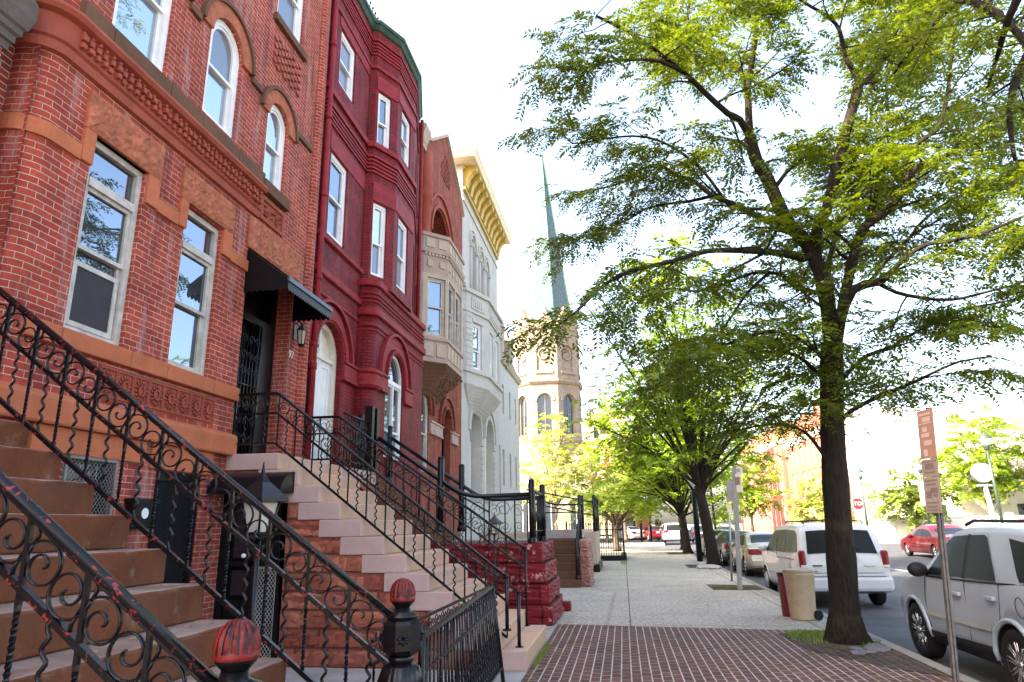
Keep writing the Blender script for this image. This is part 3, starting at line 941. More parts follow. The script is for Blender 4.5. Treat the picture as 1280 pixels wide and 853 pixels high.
# base storey of the bay: round corner, straight front
bx = FX + .33
arcb = [(bx - .2 + .2 * math.sin(t), 12.88 - .2 * math.cos(t)) for t in [PI / 2 * k / 8 for k in range(9)]]
base = [(FX, 12.68)] + arcb
for i in range(len(base) - 1):
    (xa, ya), (xb, yb) = base[i], base[i + 1]
    mb.add([(xa, ya, 0), (xb, yb, 0), (xb, yb, 6.55), (xa, ya, 6.55)], [(0, 1, 2, 3)], 0, i > 0)
fb = Face((bx, 12.88), (bx, 16.2)); fbe = Face((bx, 16.2), (FX, 16.45))
BW = hole(.62, 1.76, 3.0, 5.26, .57); BB = hole(.7, 1.7, .8, 2.0)
panel(mb, fb, 0, 6.55, [BW, BB]); panel(mb, fbe, 0, 6.55)
mb.poly([(p[0], p[1], 6.55) for p in base + [(bx, 16.2), (FX, 16.45)]])
# upper canted bay
bay = [(FX, 12.70), (FX + .14, 12.74), (FX + .45, 13.36), (FX + .45, 14.74), (FX, 16.40)]
FB = [Face(bay[i], bay[i + 1]) for i in range(4)]
w11 = hole(.06, .46, 6.72, 8.38); w12 = hole(.28, 1.0, 6.74, 8.42)
w21 = hole(.08, .48, 9.80, 11.12); w22 = hole(.30, 1.0, 9.95, 11.2)
panel(mb, FB[0], 6.5, 12.85); panel(mb, FB[1], 6.5, 12.85, [w11, w21]); panel(mb, FB[2], 6.5, 12.85, [w12, w22]); panel(mb, FB[3], 6.5, 12.85, [hole(.5, 1.2, 6.8, 8.4), hole(.5, 1.2, 9.95, 11.1)])
panel(mb, Face((FX, 16.40), (FX, 16.5)), 0, 12.85)
cuboid_body(mb, -18, FX, 10.51, 16.5, 12.86)
mb.build('wall', M['brick2'], H2)
window(H2, fa, WA2, meet=.5, fw=.095, d=.04); window(H2, fa, WA3, meet=.5, fw=.095, d=.04, pane=M['glassc'])
window(H2, FB[1], w11, meet=.45, fw=.06, d=.04, pane=M['glassc']); window(H2, FB[2], w12, meet=.48, fw=.08, d=.04, pane=M['glassc'])
window(H2, FB[1], w21, meet=.45, fw=.06, d=.04); window(H2, FB[2], w22, meet=.48, fw=.08, d=.04)
window(H2, FB[3], hole(.5, 1.2, 6.8, 8.4)); window(H2, FB[3], hole(.5, 1.2, 9.95, 11.1))
window(H2, fb, BW, meet=.34, fw=.06, transom=4.62, mull=1, d=.03, mat=M['white'])
window(H2, fb, BB, d=.1, mat=M['blackpaint'], pane=M['glassd'])
# white double door under a round light
db = MB()
ring(db, fa, DW, inset(DW, .09, .02), .10, .3)
i_ = inset(DW, .09, .02)
fbox(db, fa, i_['u0'], i_['u1'], 4.55, 4.62, .12, .3)
cmid = (i_['u0'] + i_['u1']) / 2
dr = db.build('door', M['wcream'], H2)
for s_ in (0, 1):
    lb = MB()
    a, b_ = (i_['u0'], cmid - .006) if s_ == 0 else (cmid + .006, i_['u1'])
    ring(lb, fa, hole(a, b_, 2.6, 4.55), hole(a + .11, b_ - .11, 3.35, 4.43), .17, .22)
    if s_: fbox(lb, fa, a + .11, b_ - .11, 3.35, 4.43, .185, .2)
    fbox(lb, fa, a + .11, b_ - .11, 2.75, 3.25, .160, .18, bev=.01)
    lf = lb.build('door_leaf', M['white'], dr)
    if s_ == 0:
        lb = MB(); fpoly(lb, fa, [(a + .1, 3.34), (b_ - .1, 3.34), (b_ - .1, 4.44), (a + .1, 4.44)], .205); lb.build('pane', M['glass'], dr)
        lb = MB(); fbox(lb, fa, a + .1, b_ - .1, 3.82, 3.85, .18, .205); lb.build('glazing_bar', M['white'], dr)
    else:
        lb = MB(); lb.lathe([(.005, -.02), (.025, -.01), (.025, .01), (.005, .02)], fa.pt(a + .05, 3.45, .14), 10); lb.build('door_knob', M['gold'], dr)
lb = MB(); A = hole(i_['u0'], i_['u1'], 4.60, i_['z1'], i_['rise']); fpoly(lb, fa, outline(**A), .2); lb.build('arch_panel', M['wcream'], dr)
lb = MB(); fbox(lb, fa, cmid - .03, cmid + .03, 4.60, i_['z1'] - .01, .16, .2); lb.build('arch_bar', M['white'], dr)
# arch surrounds
def big_arch(parent, fc, h, mat, r1=.10, r2=.40, zbase=None):
    c = (h['u0'] + h['u1']) / 2; a = (h['u1'] - h['u0']) / 2; zs = h['z1'] - h['rise']
    sb = MB()
    archring(sb, fc, c, a + .002, h['rise'] + .002, zs, r1, -.06, .02)
    bumps(sb, fc, c, a + r1 * .6, h['rise'] + r1 * .6, zs, 26, .07, -.05)
    archring(sb, fc, c, a + r1 + .02, h['rise'] + r1 + .02, zs, r2 - r1 - .06, -.025, .02)
    archring(sb, fc, c, a + r2, h['rise'] + r2, zs, .06, -.085, .02)
    return sb.build('arch_surround', mat, parent)
big_arch(H2, fa, DW, CR, .1, .36)
big_arch(H2, fb, BW, CR, .1, .40)
# imposts
sb = MB()
zs = DW['z1'] - DW['rise']
def impost(sb, fc, u0, u1, z0=4.28, z1=4.66, o=.07):
    fbox(sb, fc, u0, u1, z0 + .06, z1 - .06, -o, .02, bev=.015); fbox(sb, fc, u0 - .015, u1 + .015, z1 - .06, z1, -o - .03, .02, bev=.015); fbox(sb, fc, u0 - .015, u1 + .015, z0, z0 + .06, -o - .02, .02, bev=.015)
impost(sb, fa, .02, DW['u0'] - .02); impost(sb, fa, DW['u1'] + .01, ua(12.6))
impost(sb, fb, BW['u1'] + .02, 2.35); impost(sb, fb, .2, BW['u0'] - .02)
sb.sweep(base[:-1] + [(bx, 12.9), (bx, 13.1)], [(0, 4.30), (.05, 4.28), (.09, 4.34), (.06, 4.40), (.06, 4.56), (.10, 4.60), (.09, 4.66), (0, 4.68)])
sb.each('impost', CR, H2)
# string courses and ribs that run round the bay
path_low = [(FX, 10.53), (FX, 12.66)]
path_base = base + [(bx, 16.2), (FX, 16.45)]
path_bay = bay
path_all = [(FX, 10.53)] + bay
sb = MB()
for z, hgt, o in ((6.66, .10, .07), (5.98, .14, .06), (5.62, .06, .035)):
    sb.sweep(path_low, [(0, z), (o * .6, z), (o, z + .02), (o, z + hgt - .01), (o * .7, z + hgt), (0, z + hgt)])
for z, hgt, o in ((6.42, .15, .06), (5.78, .16, .07), (5.56, .05, .03), (5.46, .04, .03), (6.25, .04, .03), (6.16, .04, .03), (6.07, .04, .03)):
    sb.sweep(path_base, [(0, z), (o * .6, z), (o, z + .02), (o, z + hgt - .01), (o * .7, z + hgt), (0, z + hgt)])
for z in (2.72, 2.98, 3.5, 3.85): pass
for z, hgt, o in ((9.66, .12, .06), (9.05, .045, .035), (9.14, .045, .035), (9.23, .045, .035), (9.32, .045, .035), (9.41, .06, .05), (12.02, .04, .03), (12.11, .04, .03), (12.20, .04, .03), (12.29, .04, .03), (12.38, .05, .05), (11.66, .08, .04)):
    sb.sweep(path_all, [(0, z), (o, z), (o, z + hgt), (0, z + hgt)])
sb.each('string_course', CR, H2)
# stone lintels over the upper windows
sb = MB()
fbox(sb, fa, WA2['u0'] - .1, fa.len - .02, 8.562, 8.95, -.02, .1, bev=.01); fbox(sb, fa, WA3['u0'] - .1, fa.len - .02, 11.424, 11.65, -.02, .1, bev=.01)
fbox(sb, FB[1], .02, FB[1].len, 8.40, 8.85, -.025, .1, bev=.01); fbox(sb, FB[2], 0.005, FB[2].len, 8.43, 8.85, -.025, .1, bev=.01)
fbox(sb, FB[1], .02, FB[1].len, 11.14, 11.5, -.025, .1, bev=.01); fbox(sb, FB[2], 0.005, FB[2].len, 11.22, 11.5, -.025, .1, bev=.01)
sb.each('lintel', CR, H2)
# eave: green copper gutter and a slate mansard with cresting
sb = MB()
sb.sweep(path_all, [(0, 12.66), (.04, 12.68), (.09, 12.78), (.12, 12.80), (.12, 12.88), (.06, 12.91), (-.3, 12.91), (-.3, 12.66)])
sb.build('gutter', M['copper'], H2)
sb = MB()
x0 = FX
mp = [(x0 - .1, 10.53), (x0 - .1, 12.75), (x0 + .28, 13.4), (x0 + .28, 14.7), (x0 - .1, 16.4)]
mt = [(x0 - .75, 10.53), (x0 - .75, 12.95), (x0 - .45, 13.5), (x0 - .45, 14.6), (x0 - .75, 16.2)]
for i in range(4):
    sb.quad((*mp[i], 12.9), (*mp[i + 1], 12.9), (*mt[i + 1], 14.1), (*mt[i], 14.1))
sb.poly([(*p, 14.1) for p in mt] + [(-18, 16.2, 14.1), (-18, 10.53, 14.1)])
rf = sb.build('roof', M['slate'], H2)
sb = MB()
for i in range(4):
    a, b_ = Vector((*mt[i], 14.1)), Vector((*mt[i + 1], 14.1))
    n = max(2, int((b_ - a).length / .16))
    sb.tube([a + Vector((0, 0, .03)), b_ + Vector((0, 0, .03))], .02, n=5)
    for k in range(n):
        p = a.lerp(b_, (k + .5) / n)
        sb.tube([p, p + Vector((0, 0, .16))], .012, n=4)
        sb.lathe([(.004, .14), (.03, .18), (.03, .2), (.004, .25)], p, 6)
sb.build('roof_cresting', M['iron'], rf)
# crimson drain pipe by the party wall
sb = MB()
sb.tube([(FX + .06, 10.60, 0), (FX + .06, 10.60, 12.7)], .055, n=10)
for z in (1, 2.6, 4.2, 5.8, 7.4, 9, 10.6, 12.1): sb.cyl((FX + .06, 10.60, z), (FX + .06, 10.60, z + .09), .07, n=10)
sb.build('drain_pipe', CR, H2)
sb = MB(); sb.tube([(FX + .10, 16.44, 5), (FX + .10, 16.44, 12.7)], .05, n=8); sb.build('drain_pipe', CR, H2)

# ================================================================== house 3: orange-red brick with gable, loggia and oriel
H3 = thing('brick_house', 'orange red brick house with a pointed gable and a carved stone oriel', 'row house', (-5.1, 19.2, 0))
mb = MB()
f3 = Face((FX, 16.5), (FX, 21.95))
def uc(y): return y - 16.5
AW = hole(uc(16.72), uc(17.98), 3.0, 5.2, .62); AD = hole(uc(19.42), uc(20.45), 2.6, 5.0, .51); AD['depth'] = .35
OV = hole(uc(16.62), uc(16.62) + .55, 6.75, 7.85, .5, .5); SL = hole(uc(16.66), uc(16.98), 9.35, 10.9)
LG = hole(uc(17.95), uc(20.2), 9.35, 11.15, 1.12); LG['depth'] = .9
SL2 = hole(uc(21.2), uc(21.5), 9.4, 10.5); B3 = hole(uc(17.0), uc(17.8), .9, 1.9)
holes3 = [AW, AD, OV, LG, SL, SL2, B3]
panel(mb, f3, 0, 12.2, holes3)
# gable
mb.poly([f3.pt(uc(17.0), 12.2), f3.pt(uc(21.95), 12.2), f3.pt(uc(21.3), 12.9), f3.pt(uc(19.5), 14.0), f3.pt(uc(17.6), 12.75)])
mb.quad(f3.pt(uc(16.5), 12.2), f3.pt(uc(17.0), 12.2), f3.pt(uc(17.0), 12.6), f3.pt(uc(16.5), 12.6))
cuboid_body(mb, -18, FX, 16.5, 21.95, 12.2)
fpoly(mb, f3, [(LG['u0'], LG['z0']), (LG['u1'], LG['z0']), (LG['u1'], LG['z1']), (LG['u0'], LG['z1'])], .9)
mb.build('wall', M['brick3'], H3)
window(H3, f3, AW, d=.03, fw=.07, mull=1, meet=.45, mat=M['greywood'])
window(H3, f3, OV, d=.1, fw=.05, sash=False, mat=M['terra'], pane=M['glassd'])
window(H3, f3, SL, d=.1, fw=.05); window(H3, f3, SL2, d=.1, fw=.05, pane=M['glassd']); window(H3, f3, B3, d=.1, fw=.05)
db = MB(); ring(db, f3, AD, inset(AD, .1, .02), .2, .35); fpoly(db, f3, outline(**{k: AD[k] for k in ('u0', 'u1', 'z0', 'z1', 'rise', 'rb')}), .33)
fbox(db, f3, AD['u0'], AD['u1'], 4.3, 4.4, .18, .32)
dr = db.build('door', M['blackpaint'], H3)
db = MB(); fbox(db, f3, AD['u0'] + .35, AD['u0'] + .43, 3.45, 3.6, .3, .32); db.build('door_plate', M['white'], dr)
dl = MB(); fpoly(dl, f3, [(LG['u0'] + .5, 9.36), (LG['u1'] - .5, 9.36), (LG['u1'] - .5, 10.9), (LG['u0'] + .5, 10.9)], .88); dl.build('loggia_door', M['dark'], H3)
for h in (AW, AD): big_arch(H3, f3, h, M['brick3'], .09, .34)
sb = MB()
for h, r in ((LG, .1), (AW, .44), (AD, .44)):
    c = (h['u0'] + h['u1']) / 2; a = (h['u1'] - h['u0']) / 2; zs = h['z1'] - h['rise']
    if h is LG:
        archring(sb, f3, c, a + .002, h['rise'], zs, .1, -.05, .02); archring(sb, f3, c, a + .38, h['rise'] + .38, zs, .07, -.07, .02)
        bumps(sb, f3, c, a - .02, h['rise'] - .02, zs, 34, .07, .05)
c = (OV['u0'] + OV['u1']) / 2; zc = (OV['z0'] + OV['z1']) / 2
for k in range(2):
    pts = []
    for i in range(25):
        t = 2 * PI * i / 24
        pts.append(f3.pt(c + (.33 + .1 * k) * math.cos(t), zc + (.63 + .1 * k) * math.sin(t), -.01))
    sb.tube(pts, .035, n=6, cap=False)
sb.each('arch_surround', M['terra'], H3)
sb = MB()
for (a, b_) in ((18.05, 19.35), (20.52, 21.3)):
    impost(sb, f3, uc(a), uc(b_), 4.05, 4.42, .06)
fbox(sb, f3, 0.02, uc(17.0), 9.0, 9.28, -.06, .02, bev=.01); fbox(sb, f3, .02, uc(16.9), 8.3, 8.42, -.06, .02); fbox(sb, f3, .02, uc(16.9), 5.95, 6.08, -.05, .02)
fbox(sb, f3, .02, uc(17.0), 12.05, 12.2, -.08, .02); fbox(sb, f3, uc(21.0), uc(21.93), 9.15, 9.3, -.04, .02)
sb.each('stone_band', M['oriel'], H3)
# eave piece at left and coping on the gable
sb = MB()
sb.sweep([(FX, 16.52), (FX, 17.05)], [(0, 12.2), (.08, 12.25), (.14, 12.4), (.2, 12.55), (.2, 12.68), (0, 12.70)])
gp = [(uc(16.9), 12.45), (uc(17.6), 12.75), (uc(19.5), 14.05), (uc(21.35), 12.95), (uc(21.95), 12.3)]
for i in range(len(gp) - 1):
    a, b_ = gp[i], gp[i + 1]
    sb.add([f3.pt(a[0], a[1], -.08), f3.pt(b_[0], b_[1], -.08), f3.pt(b_[0], b_[1] + .12, -.08), f3.pt(a[0], a[1] + .12, -.08),
            f3.pt(a[0], a[1], .3), f3.pt(b_[0], b_[1], .3), f3.pt(b_[0], b_[1] + .12, .3), f3.pt(a[0], a[1] + .12, .3)],
           [(0, 1, 2, 3), (4, 7, 6, 5), (0, 4, 5, 1), (3, 2, 6, 7), (0, 3, 7, 4), (1, 5, 6, 2)])
sb.build('coping', M['cstone'], H3)
sb = MB()
sb.add([(FX - .3, 17.6, 12.7), (FX - .3, 19.5, 14.0), (FX - .3, 21.3, 12.9), (-14, 17.6, 12.7), (-14, 19.5, 14.0), (-14, 21.3, 12.9)], [(0, 1, 4, 3), (1, 2, 5, 4)])
sb.add([(FX - .05, 16.5, 12.65), (FX - .05, 17.6, 12.65), (FX - 1.6, 17.6, 14.0), (FX - 1.6, 16.5, 14.0)], [(0, 1, 2, 3)])
sb.build('roof', M['slate'], H3)
# diagonal brick relief in the gable
sb = MB()
for i in range(10):
    for j in range(7):
        if (i + j) % 2 == 0 and abs(i - 4.5) + j < 8: fbox(sb, f3, uc(18.9) + i * .12, uc(18.9) + i * .12 + .1, 12.35 + j * .14, 12.35 + j * .14 + .1, -.03, .02)
sb.build('diaper_panel', M['brick3'], H3)
# corner shaft (bartizan) with carved pendant
sb = MB()
sb.lathe([(.02, 7.55), (.1, 7.65), (.16, 7.9), (.2, 8.05), (.2, 8.25), (.16, 8.3), (.16, 9.0), (.2, 9.05), (.16, 9.1), (.16, 10.6), (.22, 10.65), (.22, 10.8), (.19, 11.4), (.19, 12.1), (.02, 12.2)], (FX + .02, 17.18, 0), 14, rib=(8, .04, 7.6, 8.3))
sb.build('corner_shaft', M['terra'], H3)
# oriel: bracket, panel course, lights, frieze, parapet
ov = MB()
op = [(FX, 16.62), (FX + .16, 16.66), (FX + .70, 17.22), (FX + .70, 19.0), (FX, 20.1)]
# rounded version for solid courses
def solid(mb, path, z0, z1, g0=0, g1=0):
    """closed slab on a bay path; g: growth outwards at bottom / top"""
    def grow(g):
        c = Vector((FX, sum(p[1] for p in path) / len(path)))
        return [(FX + (p[0] - FX) * (1 + g), c.y + (p[1] - c.y) * (1 + g * .5)) for p in path]
    a, b_ = grow(g0), grow(g1)
    for i in range(len(path) - 1):
        mb.quad((*a[i], z0), (*a[i + 1], z0), (*b_[i + 1], z1), (*b_[i], z1))
    mb.poly([(*p, z0) for p in a][::-1]); mb.poly([(*p, z1) for p in b_])
solid(ov, op, 5.78, 6.36, -.02, 0)
solid(ov, op, 6.36, 6.44, .06, .06)
solid(ov, op, 8.22, 8.82); solid(ov, op, 8.82, 8.92, .08, .1); solid(ov, op, 8.92, 9.3, .02, .02); solid(ov, op, 9.3, 9.40, .08, .08)
ori = ov.build('oriel', M['oriel'], H3)
ov = MB()
for k in range(8):       # bracket stepping back to a point
    g = -(k / 8) ** 1.4 * .95
    solid(ov, op, 5.78 - (k + 1) * .095, 5.78 - k * .095 - .002, g - .12, g)
random.seed(5)
for k in range(60):
    t = random.random(); zz = random.uniform(5.1, 5.72); g = 1 - ((5.78 - zz) / .76) ** 1.4 * .95
    s_ = random.random()
    if s_ < .4: px, py = FX + .7 * g * random.random(), 16.66 + (17.22 - 16.66) * t
    px = FX + .68 * g; py = 18.2 + (17.2 - 18.2) * g * (1 - 2 * t)
    ov.lathe([(.01, -.04), (.045, 0), (.01, .04)], (px, py, zz), 6)
ov.build('oriel_bracket', M['brown'], ori)
FO = [Face(op[i], op[i + 1]) for i in range(4)]
ov = MB()
wo1 = hole(.14, .70, 6.5, 8.12); wo2 = hole(.12, .84, 6.5, 8.15); wo3 = hole(.94, 1.66, 6.5, 8.15)
panel(ov, FO[0], 6.44, 8.22); panel(ov, FO[1], 6.44, 8.22, [wo1], depth=.1); panel(ov, FO[2], 6.44, 8.22, [wo2, wo3], depth=.1); panel(ov, FO[3], 6.44, 8.22, [hole(.3, 1.0, 6.5, 8.12)], depth=.1)
ov.build('oriel_wall', M['cstone'], ori)
def sub_window(parent, fc, h, **k):
    return window(parent, fc, h, **k)
for fc, h in ((FO[1], wo1), (FO[2], wo2), (FO[2], wo3), (FO[3], hole(.3, 1.0, 6.5, 8.12))):
    window(H3, fc, h, d=.06, fw=.05, meet=.5, mat=M['greywood'])
ov = MB()
for i, fc in enumerate(FO[1:]):
    n = int(fc.len / .11)
    for k in range(n): fbox(ov, fc, (k + .2) * fc.len / n, (k + .8) * fc.len / n, 8.74, 8.81, -.045, .02)
    n = int(fc.len / .3)
    for k in range(n):
        fbox(ov, fc, (k + .15) * fc.len / n, (k + .85) * fc.len / n, 8.98, 9.24, -.035, .02, bev=.01)
        fbox(ov, fc, (k + .15) * fc.len / n, (k + .85) * fc.len / n, 5.92, 6.28, -.02, .02, bev=.008)
        fbox(ov, fc, (k + .3) * fc.len / n, (k + .7) * fc.len / n, 8.42, 8.62, -.03, .02, bev=.02)
ov.each('oriel_carving', M['cstone'], ori)

# ================================================================== house 4: grey white stone, ochre bracketed cornice
H4 = thing('stone_house', 'grey white stone house with a bracketed yellow ochre cornice and two tall arches', 'row house', (-5.1, 25.0, 0))
mb = MB()
f4 = Face((FX, 21.95), (FX, 29.0))
def ud(y): return y - 21.95
A41 = hole(ud(23.25), ud(25.1), 2.4, 5.75, .92); A42 = hole(ud(26.0), ud(27.6), 2.4, 5.7, .8)
A41['depth'] = A42['depth'] = .45
T4 = [hole(ud(23.35), ud(24.1), 9.9, 12.2, .37), hole(ud(24.95), ud(25.65), 9.9, 12.2, .35), hole(ud(26.1), ud(26.75), 9.9, 12.2, .32)]
panel(mb, f4, 0, 14.6, [A41, A42] + T4)
cuboid_body(mb, -18, FX, 21.96, 29.0, 14.6)
mb.build('wall', M['marble'], H4)
for h in T4: window(H4, f4, h, d=.14, fw=.06, mat=M['marble'])
for h in (A41, A42):
    sb = MB()
    fpoly(sb, f4, outline(**{k: h[k] for k in ('u0', 'u1', 'z0', 'z1', 'rise', 'rb')}), .43)
    bb = sb.build('arch_infill', M['marble'], H4)
    c = (h['u0'] + h['u1']) / 2; a = (h['u1'] - h['u0']) / 2; zs = h['z1'] - h['rise']
    window(bb, f4, hole(h['u0'] + .16, c + .1, 2.9, zs + .35), d=.35, fw=.08, mat=M['white'])
    sb = MB(); fbox(sb, f4, c + .2, h['u1'] - .12, 2.6, zs - .2, .33, .42); sb.build('door_leaf', M['wcream'], bb)
    sb = MB()
    archring(sb, f4, c, a + .002, h['rise'], zs, .22, -.06, .02); archring(sb, f4, c, a + .3, h['rise'] + .3, zs, .06, -.09, .02)
    impost(sb, f4, h['u1'] + .03, min(h['u1'] + .42, f4.len), zs - .35, zs, .05)
    for k in range(9): fbox(sb, f4, h['u1'] + .05, h['u1'] + .36, 2.5 + k * .22, 2.68 + k * .22, -.05, .02, bev=.015)
    sb.build('arch_surround', M['marble'], H4)
sb = MB(); fbox(sb, f4, A42['u0'] + .03, A42['u0'] + .3, 2.6, 4.9, .02, .3); sb.build('door_jamb', M['paleyel'], H4)
sb = MB()
for h in T4:
    c = (h['u0'] + h['u1']) / 2; a = (h['u1'] - h['u0']) / 2; zs = h['z1'] - h['rise']
    archring(sb, f4, c, a + .12, h['rise'] + .12, zs, .07, -.07, .02); archring(sb, f4, c, a + .3, h['rise'] + .3, zs, .05, -.05, .02)
    for u in (h['u0'] - .1, h['u1'] + .1):
        sb.cyl(f4.pt(u, 9.9, -.03), f4.pt(u, zs - .1, -.03), .06, n=10); fbox(sb, f4, u - .1, u + .1, zs - .14, zs + .02, -.12, .02, bev=.02)
fbox(sb, f4, .02, f4.len - .02, 9.7, 9.86, -.12, .02, bev=.02); fbox(sb, f4, .02, f4.len - .02, 13.0, 13.08, -.05, .02)
sb.build('window_surround', M['marble'], H4)
# bay
bp4 = [(FX, 22.2), (FX + .1, 22.25), (FX + .6, 23.6), (FX + .6, 26.3), (FX, 27.4)]
ov = MB()
solid(ov, bp4, 6.3, 6.72, 0, 0); solid(ov, bp4, 6.72, 6.84, .12, .12); solid(ov, bp4, 8.95, 9.6); solid(ov, bp4, 8.88, 8.95, .1, .1); solid(ov, bp4, 9.6, 9.74, .14, .14)
for k in range(8):
    g = -(k / 8) ** 1.3 * .95
    solid(ov, bp4, 6.3 - (k + 1) * .1, 6.3 - k * .1 - .002, g - .12, g)
FBy = [Face(bp4[i], bp4[i + 1]) for i in range(4)]
h1_ = hole(.42, 1.0, 6.9, 8.55); h2_ = hole(.3, 1.0, 6.9, 8.55); h3_ = hole(1.5, 2.2, 6.9, 8.55)
panel(ov, FBy[0], 6.84, 8.88); panel(ov, FBy[1], 6.84, 8.88, [h1_], depth=.12); panel(ov, FBy[2], 6.84, 8.88, [h2_, h3_], depth=.12); panel(ov, FBy[3], 6.84, 8.88)
byo = ov.build('bay', M['marble'], H4)
for fc, h in ((FBy[1], h1_), (FBy[2], h2_), (FBy[2], h3_)): window(H4, fc, h, d=.06, fw=.06, mat=M['white'], meet=.4)
ov = MB()
fbox(ov, FBy[1], .34, 1.08, 8.56, 8.68, -.05, .02)
for fc in FBy[1:3]:
    fbox(ov, fc, .3, fc.len - .2, 9.05, 9.5, -.03, .02, bev=.01)
    for k in range(5): fbox(ov, fc, .4 + k * (fc.len - .8) / 5, .4 + (k + .7) * (fc.len - .8) / 5, 9.13, 9.42, -.06, .02, bev=.02)
for k in range(9): ov.sweep([(FX, 22.2), (FX + .1, 22.25), (FX + .1 + .25 * .5, 22.25 + .25 * 1.35)], prof(0, .02, 6.95 + k * .22, 7.13 + k * .22))
ov.each('bay_carving', M['marble'], byo)
# cornice
sb = MB()
cp = [(FX, 21.75), (FX, 29.1)]
cx = [(FX - .6, 21.97), (FX, 21.97), (FX, 29.0), (FX - .6, 29.0)]
sb.sweep(cx, [(0, 14.40), (.54, 14.42), (.57, 14.47), (.60, 14.56), (.65, 14.64), (.65, 14.69), (0, 14.71)])
cor4 = sb.build('cornice', M['paleyel'], H4)
sb = MB()
for k in range(11):
    y = 22.1 + k * .66
    sb.prism([(FX + .003, 13.55), (FX + .12, 13.6), (FX + .2, 13.95), (FX + .33, 14.15), (FX + .47, 14.24), (FX + .47, 14.41), (FX + .003, 14.41)], 'y', y, y + .3)
fbox(sb, f4, .01, f4.len - .01, 14.25, 14.40, -.08, .02); fbox(sb, f4, .01, f4.len - .01, 13.42, 13.52, -.1, .02)
sb.each('cornice_bracket', M['ochre'], cor4)
# ================================================================== house 5: white painted brick, three storeys
H5 = thing('brick_house', 'white painted brick house with small narrow windows at the far end of the row', 'row house', (-5.1, 32.0, 0))
mb = MB()
f5 = Face((FX, 29.0), (FX, 35.2))
def ue(y): return y - 29.0
hs = []
for y, w_ in ((30.1, .45), (32.0, .45), (33.8, .42)):
    hs.append(hole(ue(y), ue(y) + w_, 6.5, 7.85, .1)); hs.append(hole(ue(y) - .05, ue(y) + w_, 3.3, 4.9, .12))
hs.append(hole(ue(29.12), ue(29.5), 2.6, 5.0, .19))
panel(mb, f5, 0, 9.0, hs)
cuboid_body(mb, -18, FX, 29.01, 35.2, 9.0)
mb.build('wall', M['whitebrick'], H5)
for h in hs: window(H5, f5, h, d=.12, fw=.04, mat=M['greywood'], pane=M['glassd'])
sb = MB(); sb.sweep([(FX - .4, 29.02), (FX, 29.02), (FX, 35.2), (FX - .4, 35.2)], [(0, 8.75), (.1, 8.8), (.14, 8.92), (.18, 9.0), (.18, 9.05), (0, 9.08)]); sb.build('cornice', M['cstone'], H5)
sb = MB()
sb.quad((FX + .05, 29.02, 9.1), (FX + .05, 35.2, 9.1), (FX - .75, 35.0, 11.2), (FX - .75, 29.02, 11.2)); sb.quad((FX + .05, 35.2, 9.1), (-18, 35.2, 9.1), (-18, 35.0, 11.2), (FX - .75, 35.0, 11.2)); sb.quad((FX - .75, 29.02, 11.2), (FX - .75, 35, 11.2), (-18, 35, 11.2), (-18, 29.02, 11.2))
rf = sb.build('roof', M['slate'], H5)
for y in (30.5, 33.2):
    sb = MB()
    sb.box((FX - .9, y, 9.35), (FX - .1, y + .9, 10.7)); sb.prism([(y - .1, 10.7), (y + .45, 11.15), (y + 1.0, 10.7)], 'x', FX - .9, FX - .05)
    sb.box((FX - .12, y + .15, 9.5), (FX - .09, y + .75, 10.55))
    sb.build('dormer', M['cstone'], rf)
